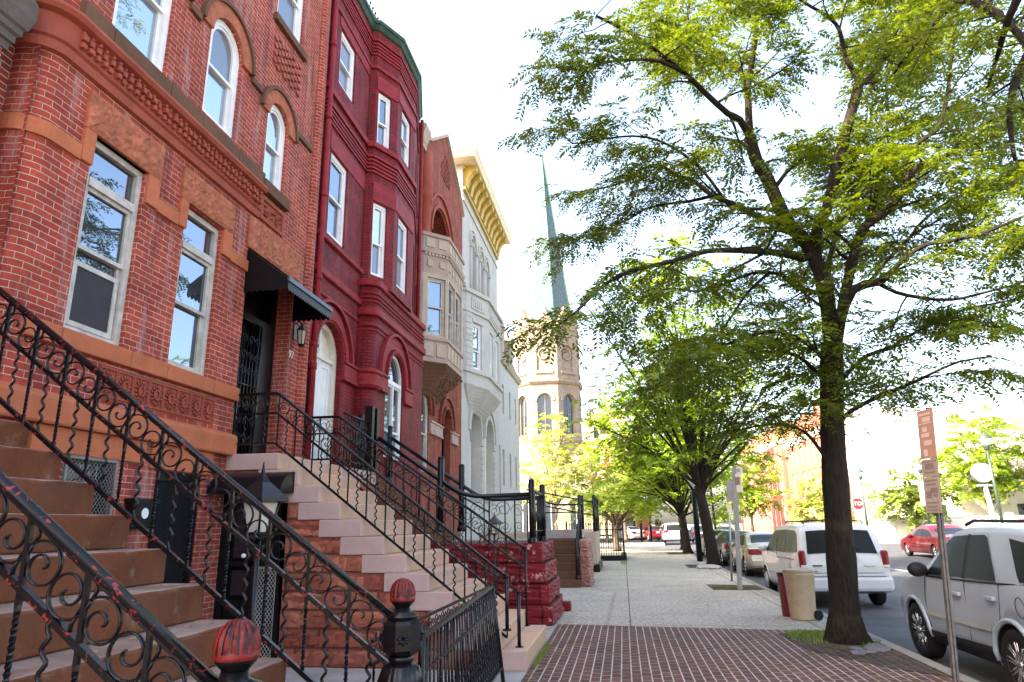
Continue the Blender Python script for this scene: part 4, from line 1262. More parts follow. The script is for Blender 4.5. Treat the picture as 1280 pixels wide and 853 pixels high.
# ================================================================== ground
def mat_concrete():
    m, nt, b = newmat('exposed_aggregate_concrete')
    co = coords(nt)
    n1 = noise(nt, co, 60, 5, .75); n2 = noise(nt, co, .9, 6, .6); n3 = noise(nt, co, 17, 4, .7)
    c = ramp(nt, n1, [(.34, (.15, .13, .10)), (.48, (.41, .365, .30)), (.62, (.62, .57, .48))])
    c = mix(nt, .5, c, ramp(nt, n3, [(.35, grey(.6)), (.65, grey(1.3))]), 'MULTIPLY')
    c = mix(nt, 1, c, ramp(nt, n2, [(.3, grey(.82)), (.7, grey(1.12))]), 'MULTIPLY')
    c = mix(nt, ramp(nt, noise(nt, co, .45, 5, .6), [(.5, (0, 0, 0)), (.7, grey(.35))]), c, (.28, .27, .25))
    n5 = noise(nt, co, 3.1, 6, .75)
    n6 = noise(nt, co, 13, 3, .8)
    c = mix(nt, 1, c, ramp(nt, n6, [(.32, grey(.55)), (.5, grey(1)), (.68, grey(1.4))]), 'MULTIPLY')
    vo = nt.nodes.new('ShaderNodeTexVoronoi'); vo.feature = 'DISTANCE_TO_EDGE'; vo.inputs['Scale'].default_value = .17; L(nt, co, vo.inputs['Vector'])
    c = mix(nt, ramp(nt, math_(nt, 'ADD', vo.outputs['Distance'], math_(nt, 'MULTIPLY', n3, .02)), [(.0125, grey(.35)), (.0165, (0, 0, 0))]), c, (.12, .11, .095))
    c = mix(nt, ramp(nt, n5, [(.63, (0, 0, 0)), (.68, grey(.3))]), c, (.10, .095, .09))
    gum = nt.nodes.new('ShaderNodeTexVoronoi'); gum.inputs['Scale'].default_value = 2.3; L(nt, co, gum.inputs['Vector'])
    c = mix(nt, ramp(nt, gum.outputs['Distance'], [(.055, grey(.6)), (.075, (0, 0, 0))]), c, (.13, .12, .11))
    br = nt.nodes.new('ShaderNodeTexBrick'); br.offset = 0
    mp = nt.nodes.new('ShaderNodeMapping'); mp.inputs['Location'].default_value = (-.03 + 2.9 * 4, -12.14 + 3.68 * 10, 0); L(nt, co, mp.inputs['Vector'])
    L(nt, mp.outputs[0], br.inputs['Vector'])
    br.inputs['Scale'].default_value = 1; br.inputs['Brick Width'].default_value = 2.9; br.inputs['Row Height'].default_value = 3.68
    br.inputs['Mortar Size'].default_value = .012; br.inputs['Mortar Smooth'].default_value = .3
    c = mix(nt, br.outputs['Fac'], c, (.10, .09, .075))
    L(nt, c, b.inputs['Base Color']); b.inputs['Roughness'].default_value = .85
    h = math_(nt, 'SUBTRACT', n1, math_(nt, 'MULTIPLY', br.outputs['Fac'], 1.5))
    bump(nt, b, h, .5, .008)
    return m
M['conc'] = mat_concrete()
M['conc2'] = mat_plain('smooth_concrete', (.36, .345, .32), .85, var=.2, scale=2.2, bumpv=.25, bscale=50, dirt=((.20, .19, .17), 3, .6))
M['kerb'] = mat_stone('granite_kerb', (.29, .275, .25), .22, bs=.25, fine=90, dirt=(.13, .12, .10))
M['asphalt'] = mat_plain('asphalt', (.062, .065, .074), .8, var=.35, scale=1.1, bumpv=.6, bscale=120, dirt=((.10, .10, .105), 2.3, .6))
M['paver'] = mat_brick('brick_pavement', (.125, .056, .050), (.085, .040, .042), (.56, .49, .43), w=.205, h=.1085, ms=.0105, mode='ground', var=.4, rough=.75, bs=.8, moss=(.30, .24, .03))
def mat_paver():
    m, nt, b = newmat('brick_pavement')
    co, vec = brick_vec(nt, 'ground')
    br = nt.nodes.new('ShaderNodeTexBrick'); br.offset = .5
    br.inputs['Scale'].default_value = 1; br.inputs['Mortar Size'].default_value = .0085; br.inputs['Mortar Smooth'].default_value = .3
    br.inputs['Brick Width'].default_value = .205; br.inputs['Row Height'].default_value = .1085
    L(nt, vec, br.inputs['Vector'])
    br.inputs['Color1'].default_value = (.155, .066, .055, 1); br.inputs['Color2'].default_value = (.10, .045, .043, 1); br.inputs['Mortar'].default_value = (.38, .32, .28, 1)
    sx = nt.nodes.new('ShaderNodeSeparateXYZ'); L(nt, co, sx.inputs[0])
    wob = math_(nt, 'MULTIPLY', math_(nt, 'SUBTRACT', noise(nt, co, 5, 3), .5), .012)
    u = math_(nt, 'DIVIDE', math_(nt, 'ADD', sx.outputs[0], wob), .1085)
    f = math_(nt, 'FRACT', math_(nt, 'ADD', u, 100.5))
    d = math_(nt, 'ABSOLUTE', math_(nt, 'SUBTRACT', f, .5))
    ln = math_(nt, 'LESS_THAN', d, math_(nt, 'MULTIPLY_ADD', noise(nt, co, 14, 3), .09, .018))
    n1 = noise(nt, co, 2.0, 6, .65); n2 = noise(nt, co, 50, 5, .7); n3 = noise(nt, co, 7, 5, .7)
    c = mix(nt, 1, br.outputs['Color'], ramp(nt, n1, [(.3, grey(.65)), (.7, grey(1.25))]), 'MULTIPLY')
    c = mix(nt, .8, c, ramp(nt, n2, [(.3, grey(.7)), (.7, grey(1.25))]), 'MULTIPLY')
    mo = ramp(nt, n3, [(.35, (.36, .30, .25)), (.6, (.60, .53, .47))])
    mo = mix(nt, ramp(nt, noise(nt, co, 1.3, 5, .7), [(.52, (0, 0, 0)), (.62, grey(.85))]), mo, (.30, .22, .03))
    c = mix(nt, ln, c, mo)
    L(nt, c, b.inputs['Base Color']); b.inputs['Roughness'].default_value = .75
    bump(nt, b, math_(nt, 'SUBTRACT', math_(nt, 'MULTIPLY', n2, .4), math_(nt, 'ADD', ln, br.outputs['Fac'])), .7, .008)
    return m
M['paver'] = mat_paver()
M['bright'] = mat_plain('far_ground', (.22, .21, .19), .9, var=.15, scale=.5, bumpv=0)
M['soil'] = mat_plain('bare_soil', (.10, .075, .05), .95, var=.4, scale=8, bumpv=1, dirt=((.10, .13, .03), 6, .52))
M['line'] = mat_plain('road_paint', (.62, .62, .60), .7, var=.2, scale=12, bumpv=0, dirt=((.2, .2, .2), 20, .58))
M['dkmoss'] = mat_brick('brick_pavement_dirty', (.085, .055, .045), (.065, .042, .038), (.17, .15, .11), w=.205, h=.1085, ms=.007, mode='ground', var=.5, bs=1.0, moss=(.16, .17, .03))
def sheet(name, x0, x1, y0, y1, z, mat, div=1):
    mb = MB()
    nx = ny = div
    for i in range(nx):
        for j in range(ny):
            xa, xb = x0 + (x1 - x0) * i / nx, x0 + (x1 - x0) * (i + 1) / nx
            ya, yb = y0 + (y1 - y0) * j / ny, y0 + (y1 - y0) * (j + 1) / ny
            mb.quad((xa, ya, z), (xb, ya, z), (xb, yb, z), (xa, yb, z))
    return struct(name, mb, mat)
KX = 3.32
sheet('ground', -700, 700, -300, 900, -.245, M['bright'])
mb = MB()
mb.quad((KX, -40, -.21), (16.6, -40, -.21), (16.6, 300, -.21), (KX, 300, -.21))
struct('road', mb, M['asphalt'])
mb = MB(); mb.quad((-80, 47.5, -.215), (80, 47.5, -.215), (80, 60, -.215), (-80, 60, -.215)); struct('cross_street', mb, M['asphalt'])
mb = MB()
mb.box((-30, -20, -.3), (KX, 46.8, 0)); struct('sidewalk', mb, M['conc'])
mb = MB(); mb.box((16.75, -20, -.3), (24, 46, 0)); mb.box((16.75, 61, -.3), (24, 200, 0)); struct('far_sidewalk', mb, M['conc2'])
mb = MB(); mb.box((-60, 60.15, -.3), (KX, 64, 0)); struct('corner_sidewalk', mb, M['conc2'])
mb = MB()
y = -20
while y < 46:
    mb.box((KX, y, -.3), (KX + .16, y + 2.39, .012), bev=.015); y += 2.4
mb.box((16.59, -20, -.3), (16.75, 46, .01)); mb.box((16.59, 61, -.3), (16.75, 200, .01)); mb.box((-60, 60, -.3), (KX, 60.15, .01)); mb.box((-30, 46.8, -.3), (KX, 46.95, .01))
struct('kerb', mb, M['kerb'])
mb = MB()
mb.quad((-1.16, -8, .005), (KX - .002, -8, .005), (KX - .002, 11.55, .005), (-1.16, 12.16, .005))
struct('brick_pavement', mb, M['paver'])
mb = MB()
pp = []
mb.poly([(2.15, 11.25, .009), (2.25, 9.9, .009), (2.75, 9.0, .009), (KX - .002, 8.3, .009), (KX - .002, 11.5, .009), (2.7, 11.6, .009)])
struct('worn_brick_pavement', mb, M['dkmoss'])
mb = MB(); mb.quad((FX - .3, -4, .003), (-1.165, -4, .003), (-1.165, 12.0, .003), (FX - .3, 12.0, .003)); struct('areaway_pavement', mb, M['conc2'])
# tree pit and road markings
def blob(cx, cy, rx, ry, z, n=18, seed=1):
    r = random.Random(seed)
    return [(cx + rx * (1 + .22 * (r.random() - .5)) * math.cos(2 * PI * i / n), cy + ry * (1 + .22 * (r.random() - .5)) * math.sin(2 * PI * i / n), z) for i in range(n)]
mb = MB(); mb.poly(blob(2.86, 10.75, .42, .95, .014)); struct('tree_pit_ground', mb, M['soil'])
mb = MB(); mb.quad((2.1, 18.3, .006), (KX - .01, 18.3, .006), (KX - .01, 19.6, .006), (2.1, 19.9, .006)); mb.quad((2.3, 27, .006), (KX - .01, 27, .006), (KX - .01, 29.2, .006), (2.3, 29.2, .006)); mb.quad((2.3, 38.6, .006), (KX - .01, 38.6, .006), (KX - .01, 41, .006), (2.3, 41, .006)); struct('planting_ground', mb, M['dkmoss'])
mb = MB()
for k in range(12): mb.quad((10.0, 2 + k * 6, -.205), (10.12, 2 + k * 6, -.205), (10.12, 5 + k * 6, -.205), (10.0, 5 + k * 6, -.205))
mb.quad((-2, 48.8, -.209), (3, 48.8, -.209), (3, 49.2, -.209), (-2, 49.2, -.209)); mb.quad((4, 45, -.205), (10, 45, -.205), (10, 45.5, -.205), (4, 45.5, -.205))
struct('road_markings', mb, M['line'])
# leaf litter and weeds: grass tufts
def tufts(name, spots, n, h, mat, seed=2):
    r = random.Random(seed)
    mb = MB()
    for k in range(n):
        cx, cy, rx, ry, z = spots[k % len(spots)]
        a = r.random() * 2 * PI; q = math.sqrt(r.random())
        x, y = cx + rx * q * math.cos(a), cy + ry * q * math.sin(a)
        b = r.random() * 2 * PI; hh = h * r.uniform(.4, 1.1); w = .006
        dx, dy = math.cos(b) * w, math.sin(b) * w
        lx, ly = r.uniform(-.5, .5) * hh, r.uniform(-.5, .5) * hh
        mb.add([(x - dx, y - dy, z), (x + dx, y + dy, z), (x + lx, y + ly, z + hh)], [(0, 1, 2)])
    o = mb.build(name, mat); return tag(o, kind='stuff')
M['grass'] = mat_leaf('grass_blades', [(.10, .17, .02), (.17, .25, .03), (.25, .28, .06)], .3)
o = tufts('grass', [(2.5, 10.9, .3, .6, .012), (3.1, 10.9, .2, .7, .012), (2.6, 11.2, .35, .35, .012), (2.45, 18.6, .35, .25, .006), (2.75, 18.4, .2, .15, .006), (3.0, 28.3, .3, .6, .006), (3.2, 39.8, .35, .8, .006), (-1.1, 9.4, .025, .9, .005), (-.05, 31.5, .15, 2.5, .003)], 4200, .055, M['grass'])
tag(o, 'short green weeds and grass round the tree foot and along the paving edges', 'grass')
M['litter'] = mat_leaf('dry_leaflets', [(.30, .24, .08), (.22, .20, .06), (.16, .09, .04)], .2)
def litter(n, seed=9):
    r = random.Random(seed); mb = MB()
    for k in range(n):
        q = r.random()
        if q < .35: x, y, z = KX - abs(r.gauss(0, .25)), r.uniform(4, 30), .016
        elif q < .55: x, y, z = KX + .18 + abs(r.gauss(0, .12)), r.uniform(5, 30), -.2
        elif q < .75: x, y, z = r.uniform(-1.1, 3.2), r.uniform(4, 30), .011
        elif q < .85: x, y, z = -1.1 + abs(r.gauss(0, .1)), r.uniform(7, 14), .011
        else:
            k2 = r.randrange(2, 9); x, y, z = -1.17 - TR * k2 + r.uniform(.02, .22) - .29, r.uniform(2.3, 4.15) if r.random() < .6 else r.uniform(8.5, 10.3), RZ * (k2 + 1) + .006
            x = -1.17 - TR * k2 - r.uniform(.04, .25)
        a = r.random() * 2 * PI; l = r.uniform(.012, .03); w_ = l * .4
        c_, s_ = math.cos(a), math.sin(a); t = r.uniform(0, .012)
        mb.add([(x - c_ * l, y - s_ * l, z), (x + s_ * w_, y - c_ * w_, z + t), (x + c_ * l, y + s_ * l, z + t * .4), (x - s_ * w_, y + c_ * w_, z + .002)], [(0, 1, 2, 3)])
    o = mb.build('leaf_litter', M['litter']); tag(o, 'small dry leaflets scattered over the paving, kerb and steps', 'leaf litter', kind='stuff')
RZ, TR, NS = .213, .29, 12
litter(1500)
# ================================================================== stoops
RZ, TR, NS = .213, .29, 12
RS0 = random.Random(17)
def stoop(name, label, cat, y0, y1, xf, mats, x_back=FX, overlap=.27, n=NS, wear=.02):
    t = thing(name, label, cat, ((xf + x_back) / 2, (y0 + y1) / 2, 0))
    for k in range(n):
        x1 = xf - TR * k
        x0 = max(x1 - TR - overlap, x_back) if k < n - 1 else x_back
        z0, z1 = RZ * k, RZ * (k + 1)
        mb = MB()
        e = .012
        bm = bmesh.new(); bmesh.ops.create_cube(bm, size=1)
        bmesh.ops.bisect_plane(bm, geom=bm.verts[:] + bm.edges[:] + bm.faces[:], plane_co=(0, 0, .38), plane_no=(0, 0, 1))
        for q in range(1, 26): bmesh.ops.bisect_plane(bm, geom=bm.verts[:] + bm.edges[:] + bm.faces[:], plane_co=(0, -.5 + q / 26 + RS0.uniform(-.015, .015), 0), plane_no=(0, 1, 0))
        bmesh.ops.bisect_plane(bm, geom=bm.verts[:] + bm.edges[:] + bm.faces[:], plane_co=(.44, 0, 0), plane_no=(1, 0, 0))
        for v in bm.verts:      # worn and chipped nosing
            if v.co.x > .49 and v.co.z > .49:
                w_ = wear * (RS0.random() ** 3); v.co.x -= w_; v.co.z -= w_ * 2.2 + wear * .9 * math.exp(-(v.co.y / .22) ** 2)
            elif v.co.x > .4 and v.co.z > .49: v.co.z -= wear * .5 * math.exp(-(v.co.y / .22) ** 2)
        for v in bm.verts: v.co = Vector(((x0 + x1) / 2 + v.co.x * (x1 - x0), (y0 + y1) / 2 + v.co.y * (y1 - y0), (z0 + z1) / 2 + v.co.z * (z1 - z0 - .002)))
        bm.normal_update()
        bmesh.ops.bevel(bm, geom=[g_ for g_ in bm.edges if g_.is_manifold and g_.calc_face_angle(0) > .6], offset=e, segments=2, affect='EDGES', profile=.5)
        bm.verts.index_update(); bm.normal_update()
        for f in bm.faces:
            mi = 1 if f.normal.z > .7 else (2 if abs(f.normal.y) > .7 else 0)
            mb.add([v.co[:] for v in f.verts], [tuple(range(len(f.verts)))], mi)
        mb.build('step', mats, t)
    return t
S0 = stoop('stoop', 'worn brownstone front steps in the left foreground with chipped pale treads', 'steps', 2.0, 4.2, -1.17, [M['brownstep'], M['steptop'], M['brownstep']])
mb = MB()
st = [(FX, 0)] + [(-1.17 - .4, 0)]
poly = [(-1.5, 0.0)]
for k in range(1, NS):
    x = -1.17 - TR * k - .3; poly += [(x + TR - .02, RZ * k - .012), (x, RZ * k - .012)]
poly = [(-1.5, .0), (-1.5, .1)] + [(-1.17 - TR * (k + 1) - .22, RZ * (k + 1) - .05) for k in range(0, NS - 1)] + [(FX, RZ * (NS - 1)), (FX, 0)]
mb.prism(poly, 'y', 2.03, 4.17)
mb.build('stair_base', M['brown'], S0)
S1 = stoop('stoop', 'pink limestone steps on a red sandstone base, leading up to the awning door', 'steps', 8.35, 10.5, -1.17, [M['pink'], M['pink'], M['pinkside']])
# wide landing goes on to the neighbour's door
mb = MB(); mb.box((FX, 10.503, RZ * 11), (-4.36, 12.0, RZ * 12 - .002), bev=.012); mb.build('landing', M['pinkside'], S1)
mb = MB(); mb.prism([(-1.5, 0), (-1.5, .1)] + [(-1.17 - TR * (k + 1) - .22, RZ * (k + 1) - .05) for k in range(0, NS - 2)] + [(-4.2, RZ * 11 - .004), (-4.2, 0)], 'y', 8.372, 10.47)
mb.box((FX, 8.38, 2.22), (-4.2, 10.47, RZ * 11 - .004)); mb.box((FX, 10.47, 0), (-4.36, 11.95, RZ * 11 - .004))
mb.build('stair_base', M['ashlar'], S1)
mb = MB(); fs_ = Face((-4.2, 8.372), (0, 8.372)); rb_ = random.Random(12)
for j in range(11):
    z0 = RZ * j + .004; xr = -1.17 - TR * (j + 1) - .27 + .05; x = -4.2
    if xr - x < .1: continue
    while x < xr - .05:
        w_ = rb_.uniform(.24, .62)
        if xr - (x + w_) < .2: w_ = xr - x
        if rb_.random() < .25 and w_ > .3:
            zm = z0 + RZ * rb_.uniform(.4, .6)
            frock(mb, fs_, x + 4.2, x + w_ + 4.2 - .008, z0, zm - .006, -.012, .01, rb_, .022); frock(mb, fs_, x + 4.2, x + w_ + 4.2 - .008, zm, z0 + RZ - .012, -.012, .01, rb_, .022)
        else: frock(mb, fs_, x + 4.2, x + w_ + 4.2 - .008, z0, z0 + RZ - .012, -.012, .01, rb_, .026)
        x += w_
mb.build('rock_faced_blocks', M['rockface'], S1)
# under-stoop entry: black gate and hood
mb = MB()
fg = Face((FX, 8.41), (-4.2, 8.41))
ring(mb, fg, hole(0.0, .9, 0.0, 2.22), hole(.10, .80, .02, 2.02), -.02, .08)
fpoly(mb, fg, [(.0, .0), (.9, .0), (.9, 2.2), (0, 2.2)], .09)
fbox(mb, fg, .42, .49, .02, 2.02, -.01, .06); fbox(mb, fg, .10, .8, 1.15, 1.21, -.01, .05); fbox(mb, fg, .12, .42, .25, .75, .0, .06)
ug = mb.build('under_stoop_gate', M['blackpaint'], S1)
mb = MB(); fbox(mb, fg, .16, .40, .8, 1.1, .05, .07); fbox(mb, fg, .16, .40, 1.25, 1.9, .05, .07); mb.build('gate_glass', M['glassd'], ug)
mesh_grille(ug, fg, .50, .80, .05, 1.15, .03, .045, M['greywood'], 'gate_mesh')
mb = MB(); mb.lathe([(.004, -.03), (.03, -.015), (.03, .015), (.004, .03)], (FX + .36, 8.36, 1.28), 12); mb.build('gate_knob', M['white'], ug)
mb = MB()
hp = [(8.405, 2.04), (8.405, 2.31)] + [(8.405 - .42 * math.sin(PI / 2 * i / 8), 2.04 + .27 * math.cos(PI / 2 * i / 8)) for i in range(1, 9)]
mb.prism(hp, 'x', FX + .003, -4.12)
mb.build('gate_hood', M['awn'], S1)

# ================================================================== iron railings
def spiral(mb, c, e, p, r0, r1, turns, a0, sgn, rt, n=34):
    P = []
    for i in range(n + 1):
        f = i / n
        a = a0 + sgn * turns * 2 * PI * f
        r = r0 * (1 - f) ** .8 + r1
        P.append((c[0] + e[0] * r * math.cos(a) + p[0] * r * math.sin(a), c[1], c[2] + e[1] * r * math.cos(a) + p[1] * r * math.sin(a)))
    mb.tube(P, rt, n=6, up=(0, 1, 0), flat=(1.5, .8))
    return P

def scroll_mesh(name, e, p, length, height, rt, mat):
    mb = MB()
    r = height * .45
    off = length * .235
    for sg in (1, -1):
        c = (-e[0] * off * sg, 0, -e[1] * off * sg)
        spiral(mb, c, (e[0] * sg, e[1] * sg), (p[0] * sg, p[1] * sg), r, .014, 1.55, PI * 1.12, -1, rt)
        # tail running from the outer end down to the rail
        c0 = Vector((c[0] + sg * (e[0] * (r + .014) * math.cos(PI * 1.12) + p[0] * (r + .014) * math.sin(PI * 1.12)), 0, c[2] + sg * (e[1] * (r + .014) * math.cos(PI * 1.12) + p[1] * (r + .014) * math.sin(PI * 1.12))))
        q = c0 + Vector((e[0] * sg * .02 - p[0] * sg * height * .32, 0, e[1] * sg * .02 - p[1] * sg * height * .32))
        mb.tube([c0, c0.lerp(q, .5) + Vector((-e[0] * sg * .008, 0, -e[1] * sg * .008)), q], rt, n=6, up=(0, 1, 0), flat=(1.5, .8))
    return mb.mesh(name, mat)

def twist_mesh(name, h, r, mat, plain=0.0):
    mb = MB()
    n = max(10, int(h / .02))
    vs = []
    for i in range(n + 1):
        z = h * i / n
        a = 0 if z < .06 or z > h - .05 - plain else z * 55
        for k in range(4):
            t = a + PI / 2 * k + PI / 4
            vs.append((r * 1.25 * math.cos(t), r * 1.25 * math.sin(t), z))
    mb.add(vs, [(i * 4 + k, i * 4 + (k + 1) % 4, (i + 1) * 4 + (k + 1) % 4, (i + 1) * 4 + k) for i in range(n) for k in range(4)])
    return mb.mesh(name, mat)

def wave_mesh(name, h, r, mat):
    mb = MB()
    n = max(8, int(h / .012))
    P = []
    for i in range(n + 1):
        z = h * i / n
        w = 0 if z < .04 or z > h - .04 else .013 * math.sin(z * 2 * PI / .085)
        P.append((w, 0, z))
    mb.tube(P, r, n=5)
    return mb.mesh(name, mat)

def railing(name, label, Y, A, B, chip, mid=.27, bot=.70, bay=.262, group=None, landing=None, rr=.024, endpost=0, scale=1.0, thick=1.0, thin_hand=False):
    """A (x,z) upper end of the handrail, B lower end; all in the plane y=Y"""
    t = thing(name, label, 'railing', (B[0], Y, max(0, B[1] - .9)), group=group)
    base = Vector(t.location)
    dx = B[0] - A[0]; sl = (B[1] - A[1]) / dx
    n = max(1, round(abs(dx) / bay)); w = dx / n
    ln = math.hypot(1, sl); e = (1 / ln, sl / ln); p = (-sl / ln, 1 / ln)
    hm = M['ironchip'] if chip else M['iron']
    hz = lambda x: A[1] + sl * (x - A[0])
    mb = MB()
    path = [(A[0], Y, A[1]), (B[0], Y, B[1])]
    if landing: path = [(landing, Y, A[1] + .02), (A[0] - .05, Y, A[1] + .02)] + path
    mb.tube(path, 1, n=8, flat=(rr * 1.05, rr * .85), up=(0, 1, 0))
    mb.tube([(q[0], q[1], q[2] - rr * .95) for q in path], 1, n=4, flat=(rr * .7, rr * .25), up=(0, 1, 0))
    if endpost: mb.tube([(B[0], Y, B[1]), (B[0] + .05, Y, B[1] - .03), (B[0] + .06, Y, B[1] - .10)], rr * .8, n=8)
    mb.build('handrail', hm, t)
    for nm, dz, r in (('middle_rail', mid, .014), ('bottom_rail', bot, .015)):
        mb = MB()
        pa = [(A[0], Y, A[1] - dz), (B[0], Y, B[1] - dz)]
        if landing: pa = [(landing, Y, A[1] + .02 - dz), (A[0] - .05, Y, A[1] + .02 - dz)] + pa
        mb.tube(pa, 1, n=4, flat=(r * thick, r * .9 * thick), up=(0, 1, 0))
        mb.build(nm, hm if chip else M['iron'], t)
    post = twist_mesh('baluster', bot - .02, .0100 * thick, M['iron'], mid)
    wav = wave_mesh('wavy_baluster', bot - mid - sl * 0 - .0, .0092 * thick, M['iron'])
    scr = scroll_mesh('scroll', e, p, abs(w) * ln, mid / ln - .03, .0068 * thick, M['iron'])
    for k in range(n + 1):
        x = A[0] + w * k
        inst('baluster', post, t, Matrix.Translation(Vector((x, Y, hz(x) - bot)) - base))
        if k < n:
            xm = x + w / 2
            inst('wavy_baluster', wav, t, Matrix.Translation(Vector((xm, Y, hz(xm) - bot)) - base))
            inst('scroll', scr, t, Matrix.Translation(Vector((xm, Y, hz(xm) - mid / 2 - .012)) - base))
    if landing:
        nl = max(1, round(abs(A[0] - landing) / .15)); wl = (A[0] - .05 - landing) / nl
        scl = scroll_mesh('scroll', (1, 0), (0, 1), .24, mid * .8, .0055, M['iron'])
        for k in range(nl):
            x = landing + wl * k
            inst('baluster' if k % 2 == 0 else 'wavy_baluster', post if k % 2 == 0 else wav, t, Matrix.Translation(Vector((x, Y, A[1] + .02 - bot)) - base))
            if k % 2 == 0: inst('scroll', scl, t, Matrix.Translation(Vector((x + .13, Y, A[1] + .02 - mid / 2)) - base))
    return t
GR = 'scrolled iron stair railings'
railing('iron_railing', 'scrolled black handrail nearest the camera on the brownstone steps, red chips in its paint', 2.3, (-4.55, 3.42), (-1.36, 1.10), True, group=GR, endpost=1, bot=.70, thick=1.0)
railing('iron_railing', 'scrolled black handrail on the far side of the brownstone steps, with red chips', 4.1, (-4.85, 3.63), (-1.36, 1.10), True, group=GR)
railing('iron_railing', 'plain black scrolled railing on the near side of the pink limestone steps', 8.42, (-4.44, 3.34), (-1.40, 1.01), False, group=GR, landing=-5.06, rr=.021, bot=.665)
railing('iron_railing', 'plain black scrolled railing on the far side of the pink limestone steps', 10.38, (-4.40, 3.32), (-1.45, 1.27), False, group=GR, landing=-5.04, rr=.021, bot=.68)
# posts of the pink steps
for (x, Y, z0, z1, lab) in ((-1.40, 8.42, .42, 1.01, 'short black iron end post on the second pink step'), (-1.44, 10.38, .2, 1.27, 'tall thin black iron post at the far corner of the pink steps'), (-1.29, 8.62, .2, .82, 'stubby black pipe post with a lock on the lowest pink step')):
    t = thing('iron_post', lab, 'post', (x, Y, z0))
    mb = MB(); mb.cyl((x, Y, z0), (x, Y, z1), .017 if z1 - z0 > .7 else .022, n=8); mb.cyl((x, Y, z0), (x, Y, z0 + .02), .05, n=10)
    mb.build('post', M['iron'], t)
    mb = MB(); mb.lathe([(.005, 0), (.03, .01), (.03, .03), (.005, .05)], (x, Y, z1 - .01), 10); mb.build('cap', M['iron'], t)
mb = MB()
# ------------------------------------------------------------------ newel posts
def newel(x, y, label, ztop):
    t = thing('newel_post', label, 'newel post', (x, y, 0), group='cast iron newel posts')
    f = ztop - 1.31
    mb = MB()
    mb.lathe([(.15, 0), (.15, .10), (.12, .13), (.12, .3), (.09, .34)], (x, y, 0), 8, smooth=False)
    mb.lathe([(.06, .33), (.10, .40), (.105, .50), (.06, .60), (.05, .62)], (x, y, 0), 48, rib=(16, .06, .36, .59))
    mb.lathe([(.05, .61), (.065, .63), (.11, .68), (.125, .76), (.10, .83), (.06, .86)], (x, y, 0), 48, rib=(16, .06, .65, .84))
    mb.lathe([(.06, .85), (.075, .87), (.06, .90)], (x, y, 0), 24)
    # block with chamfered corners
    mb.lathe([(.09, .90), (.115, .925), (.115, 1.06), (.09, 1.085)], (x, y, 0), 8, smooth=False)
    mb.lathe([(.075, 1.08), (.095, 1.095), (.095, 1.11), (.05, 1.125), (.045, 1.15)], (x, y, 0), 28)
    mb.build('post', M['iron'], t)
    mb = MB()
    for k in range(4):
        a = PI / 2 * k + PI / 8
        c = Vector((x + .107 * math.cos(a), y + .107 * math.sin(a), .99)); tx = Vector((-math.sin(a), math.cos(a), 0)); tz = Vector((0, 0, 1)); nn = Vector((math.cos(a), math.sin(a), 0))
        for q in range(8):
            b = 2 * PI * q / 8
            mb.tube([c, c + (tx * math.cos(b) + tz * math.sin(b)) * .02 + nn * .012, c + (tx * math.cos(b) + tz * math.sin(b)) * .036], [.004, .009, .003], n=5)
    mb.build('rosette', M['iron'], t)
    mb = MB()
    mb.lathe([(.038, 1.145), (.052, 1.16), (.073, 1.185), (.076, 1.20), (.071, 1.206), (.072, 1.215), (.069, 1.25), (.057, 1.28), (.035, 1.302), (.008, 1.31)], (x, y, 0), 96, rib=(16, .06, 1.207, 1.30))
    for i, f in enumerate(mb.f):      # red stays on the raised ribs and the rim, black shows in the flutes
        if len(f) == 4:
            c_ = sum((Vector(mb.v[j]) for j in f), Vector()) / 4; a_ = math.atan2(c_.y - y, c_.x - x)
            if c_.z > 1.207: mb.m[i] = 1 if math.cos(16 * a_) > -.25 else 0
            elif c_.z > 1.175: mb.m[i] = 1
    mb.build('finial', [M['iron'], M['redpaint']], t)
    return t
newel(-1.30, 4.10, 'black cast iron newel with a fluted ball showing red paint, beside the picket gate', 1.31)
newel(-1.30, 2.30, 'cast iron newel with a fluted red and black ball closing the railing nearest the camera', 1.31)
# ------------------------------------------------------------------ areaway fence with scroll frieze, and leaning picket gate
t = thing('iron_fence', 'low black fence with a scroll frieze closing the areaway behind the picket gate', 'fence', (-1.55, 6.2, 0))
x = -1.55
mb = MB()
for z in (.93, .80, .15): mb.tube([(x, 4.3, z), (x, 8.3, z)], 1, n=4, flat=(.010, .010), up=(1, 0, 0))
mb.build('rail', M['iron'], t)
pm = twist_mesh('baluster', .66, .008, M['iron'])
scm = MB()
for sg in (1, -1):
    P = []
    for i in range(20):
        a = PI + sg * 2.4 * PI * i / 19; r = .05 * (1 - i / 24)
        P.append((0, sg * .05 + r * math.cos(a) * sg, r * math.sin(a)))
    scm.tube(P, .0045, n=5)
scm = scm.mesh('scroll', M['iron'])
for k in range(20):
    y = 4.35 + k * .2
    inst('scroll', scm, t, Matrix.Translation((x - t.location.x, y + .1 - t.location.y, .865)))
    inst('baluster', pm, t, Matrix.Translation((x - t.location.x, y - t.location.y, .15)))
t = thing('picket_gate', 'leaning black iron picket gate between the newel and the pink steps', 'gate', (-1.27, 6.0, 0))
tt = t
A = Vector((-1.27, 4.42, 0)); B = Vector((-1.34, 7.75, 0))
lean = Vector((-.10, -.10, 0))
def gp(s, z): return A.lerp(B, s) + Vector((0, 0, z + .04)) + lean * (z * s)
mb = MB()
for z, r in ((.93, .016), (.72, .012), (.12, .014)):
    mb.tube([gp(0, z - (.03 if z > .5 else 0)), gp(1, z)], 1, n=4, flat=(r, r * .8), up=(1, 0, 0))
mb.build('gate_rail', M['iron'], t)
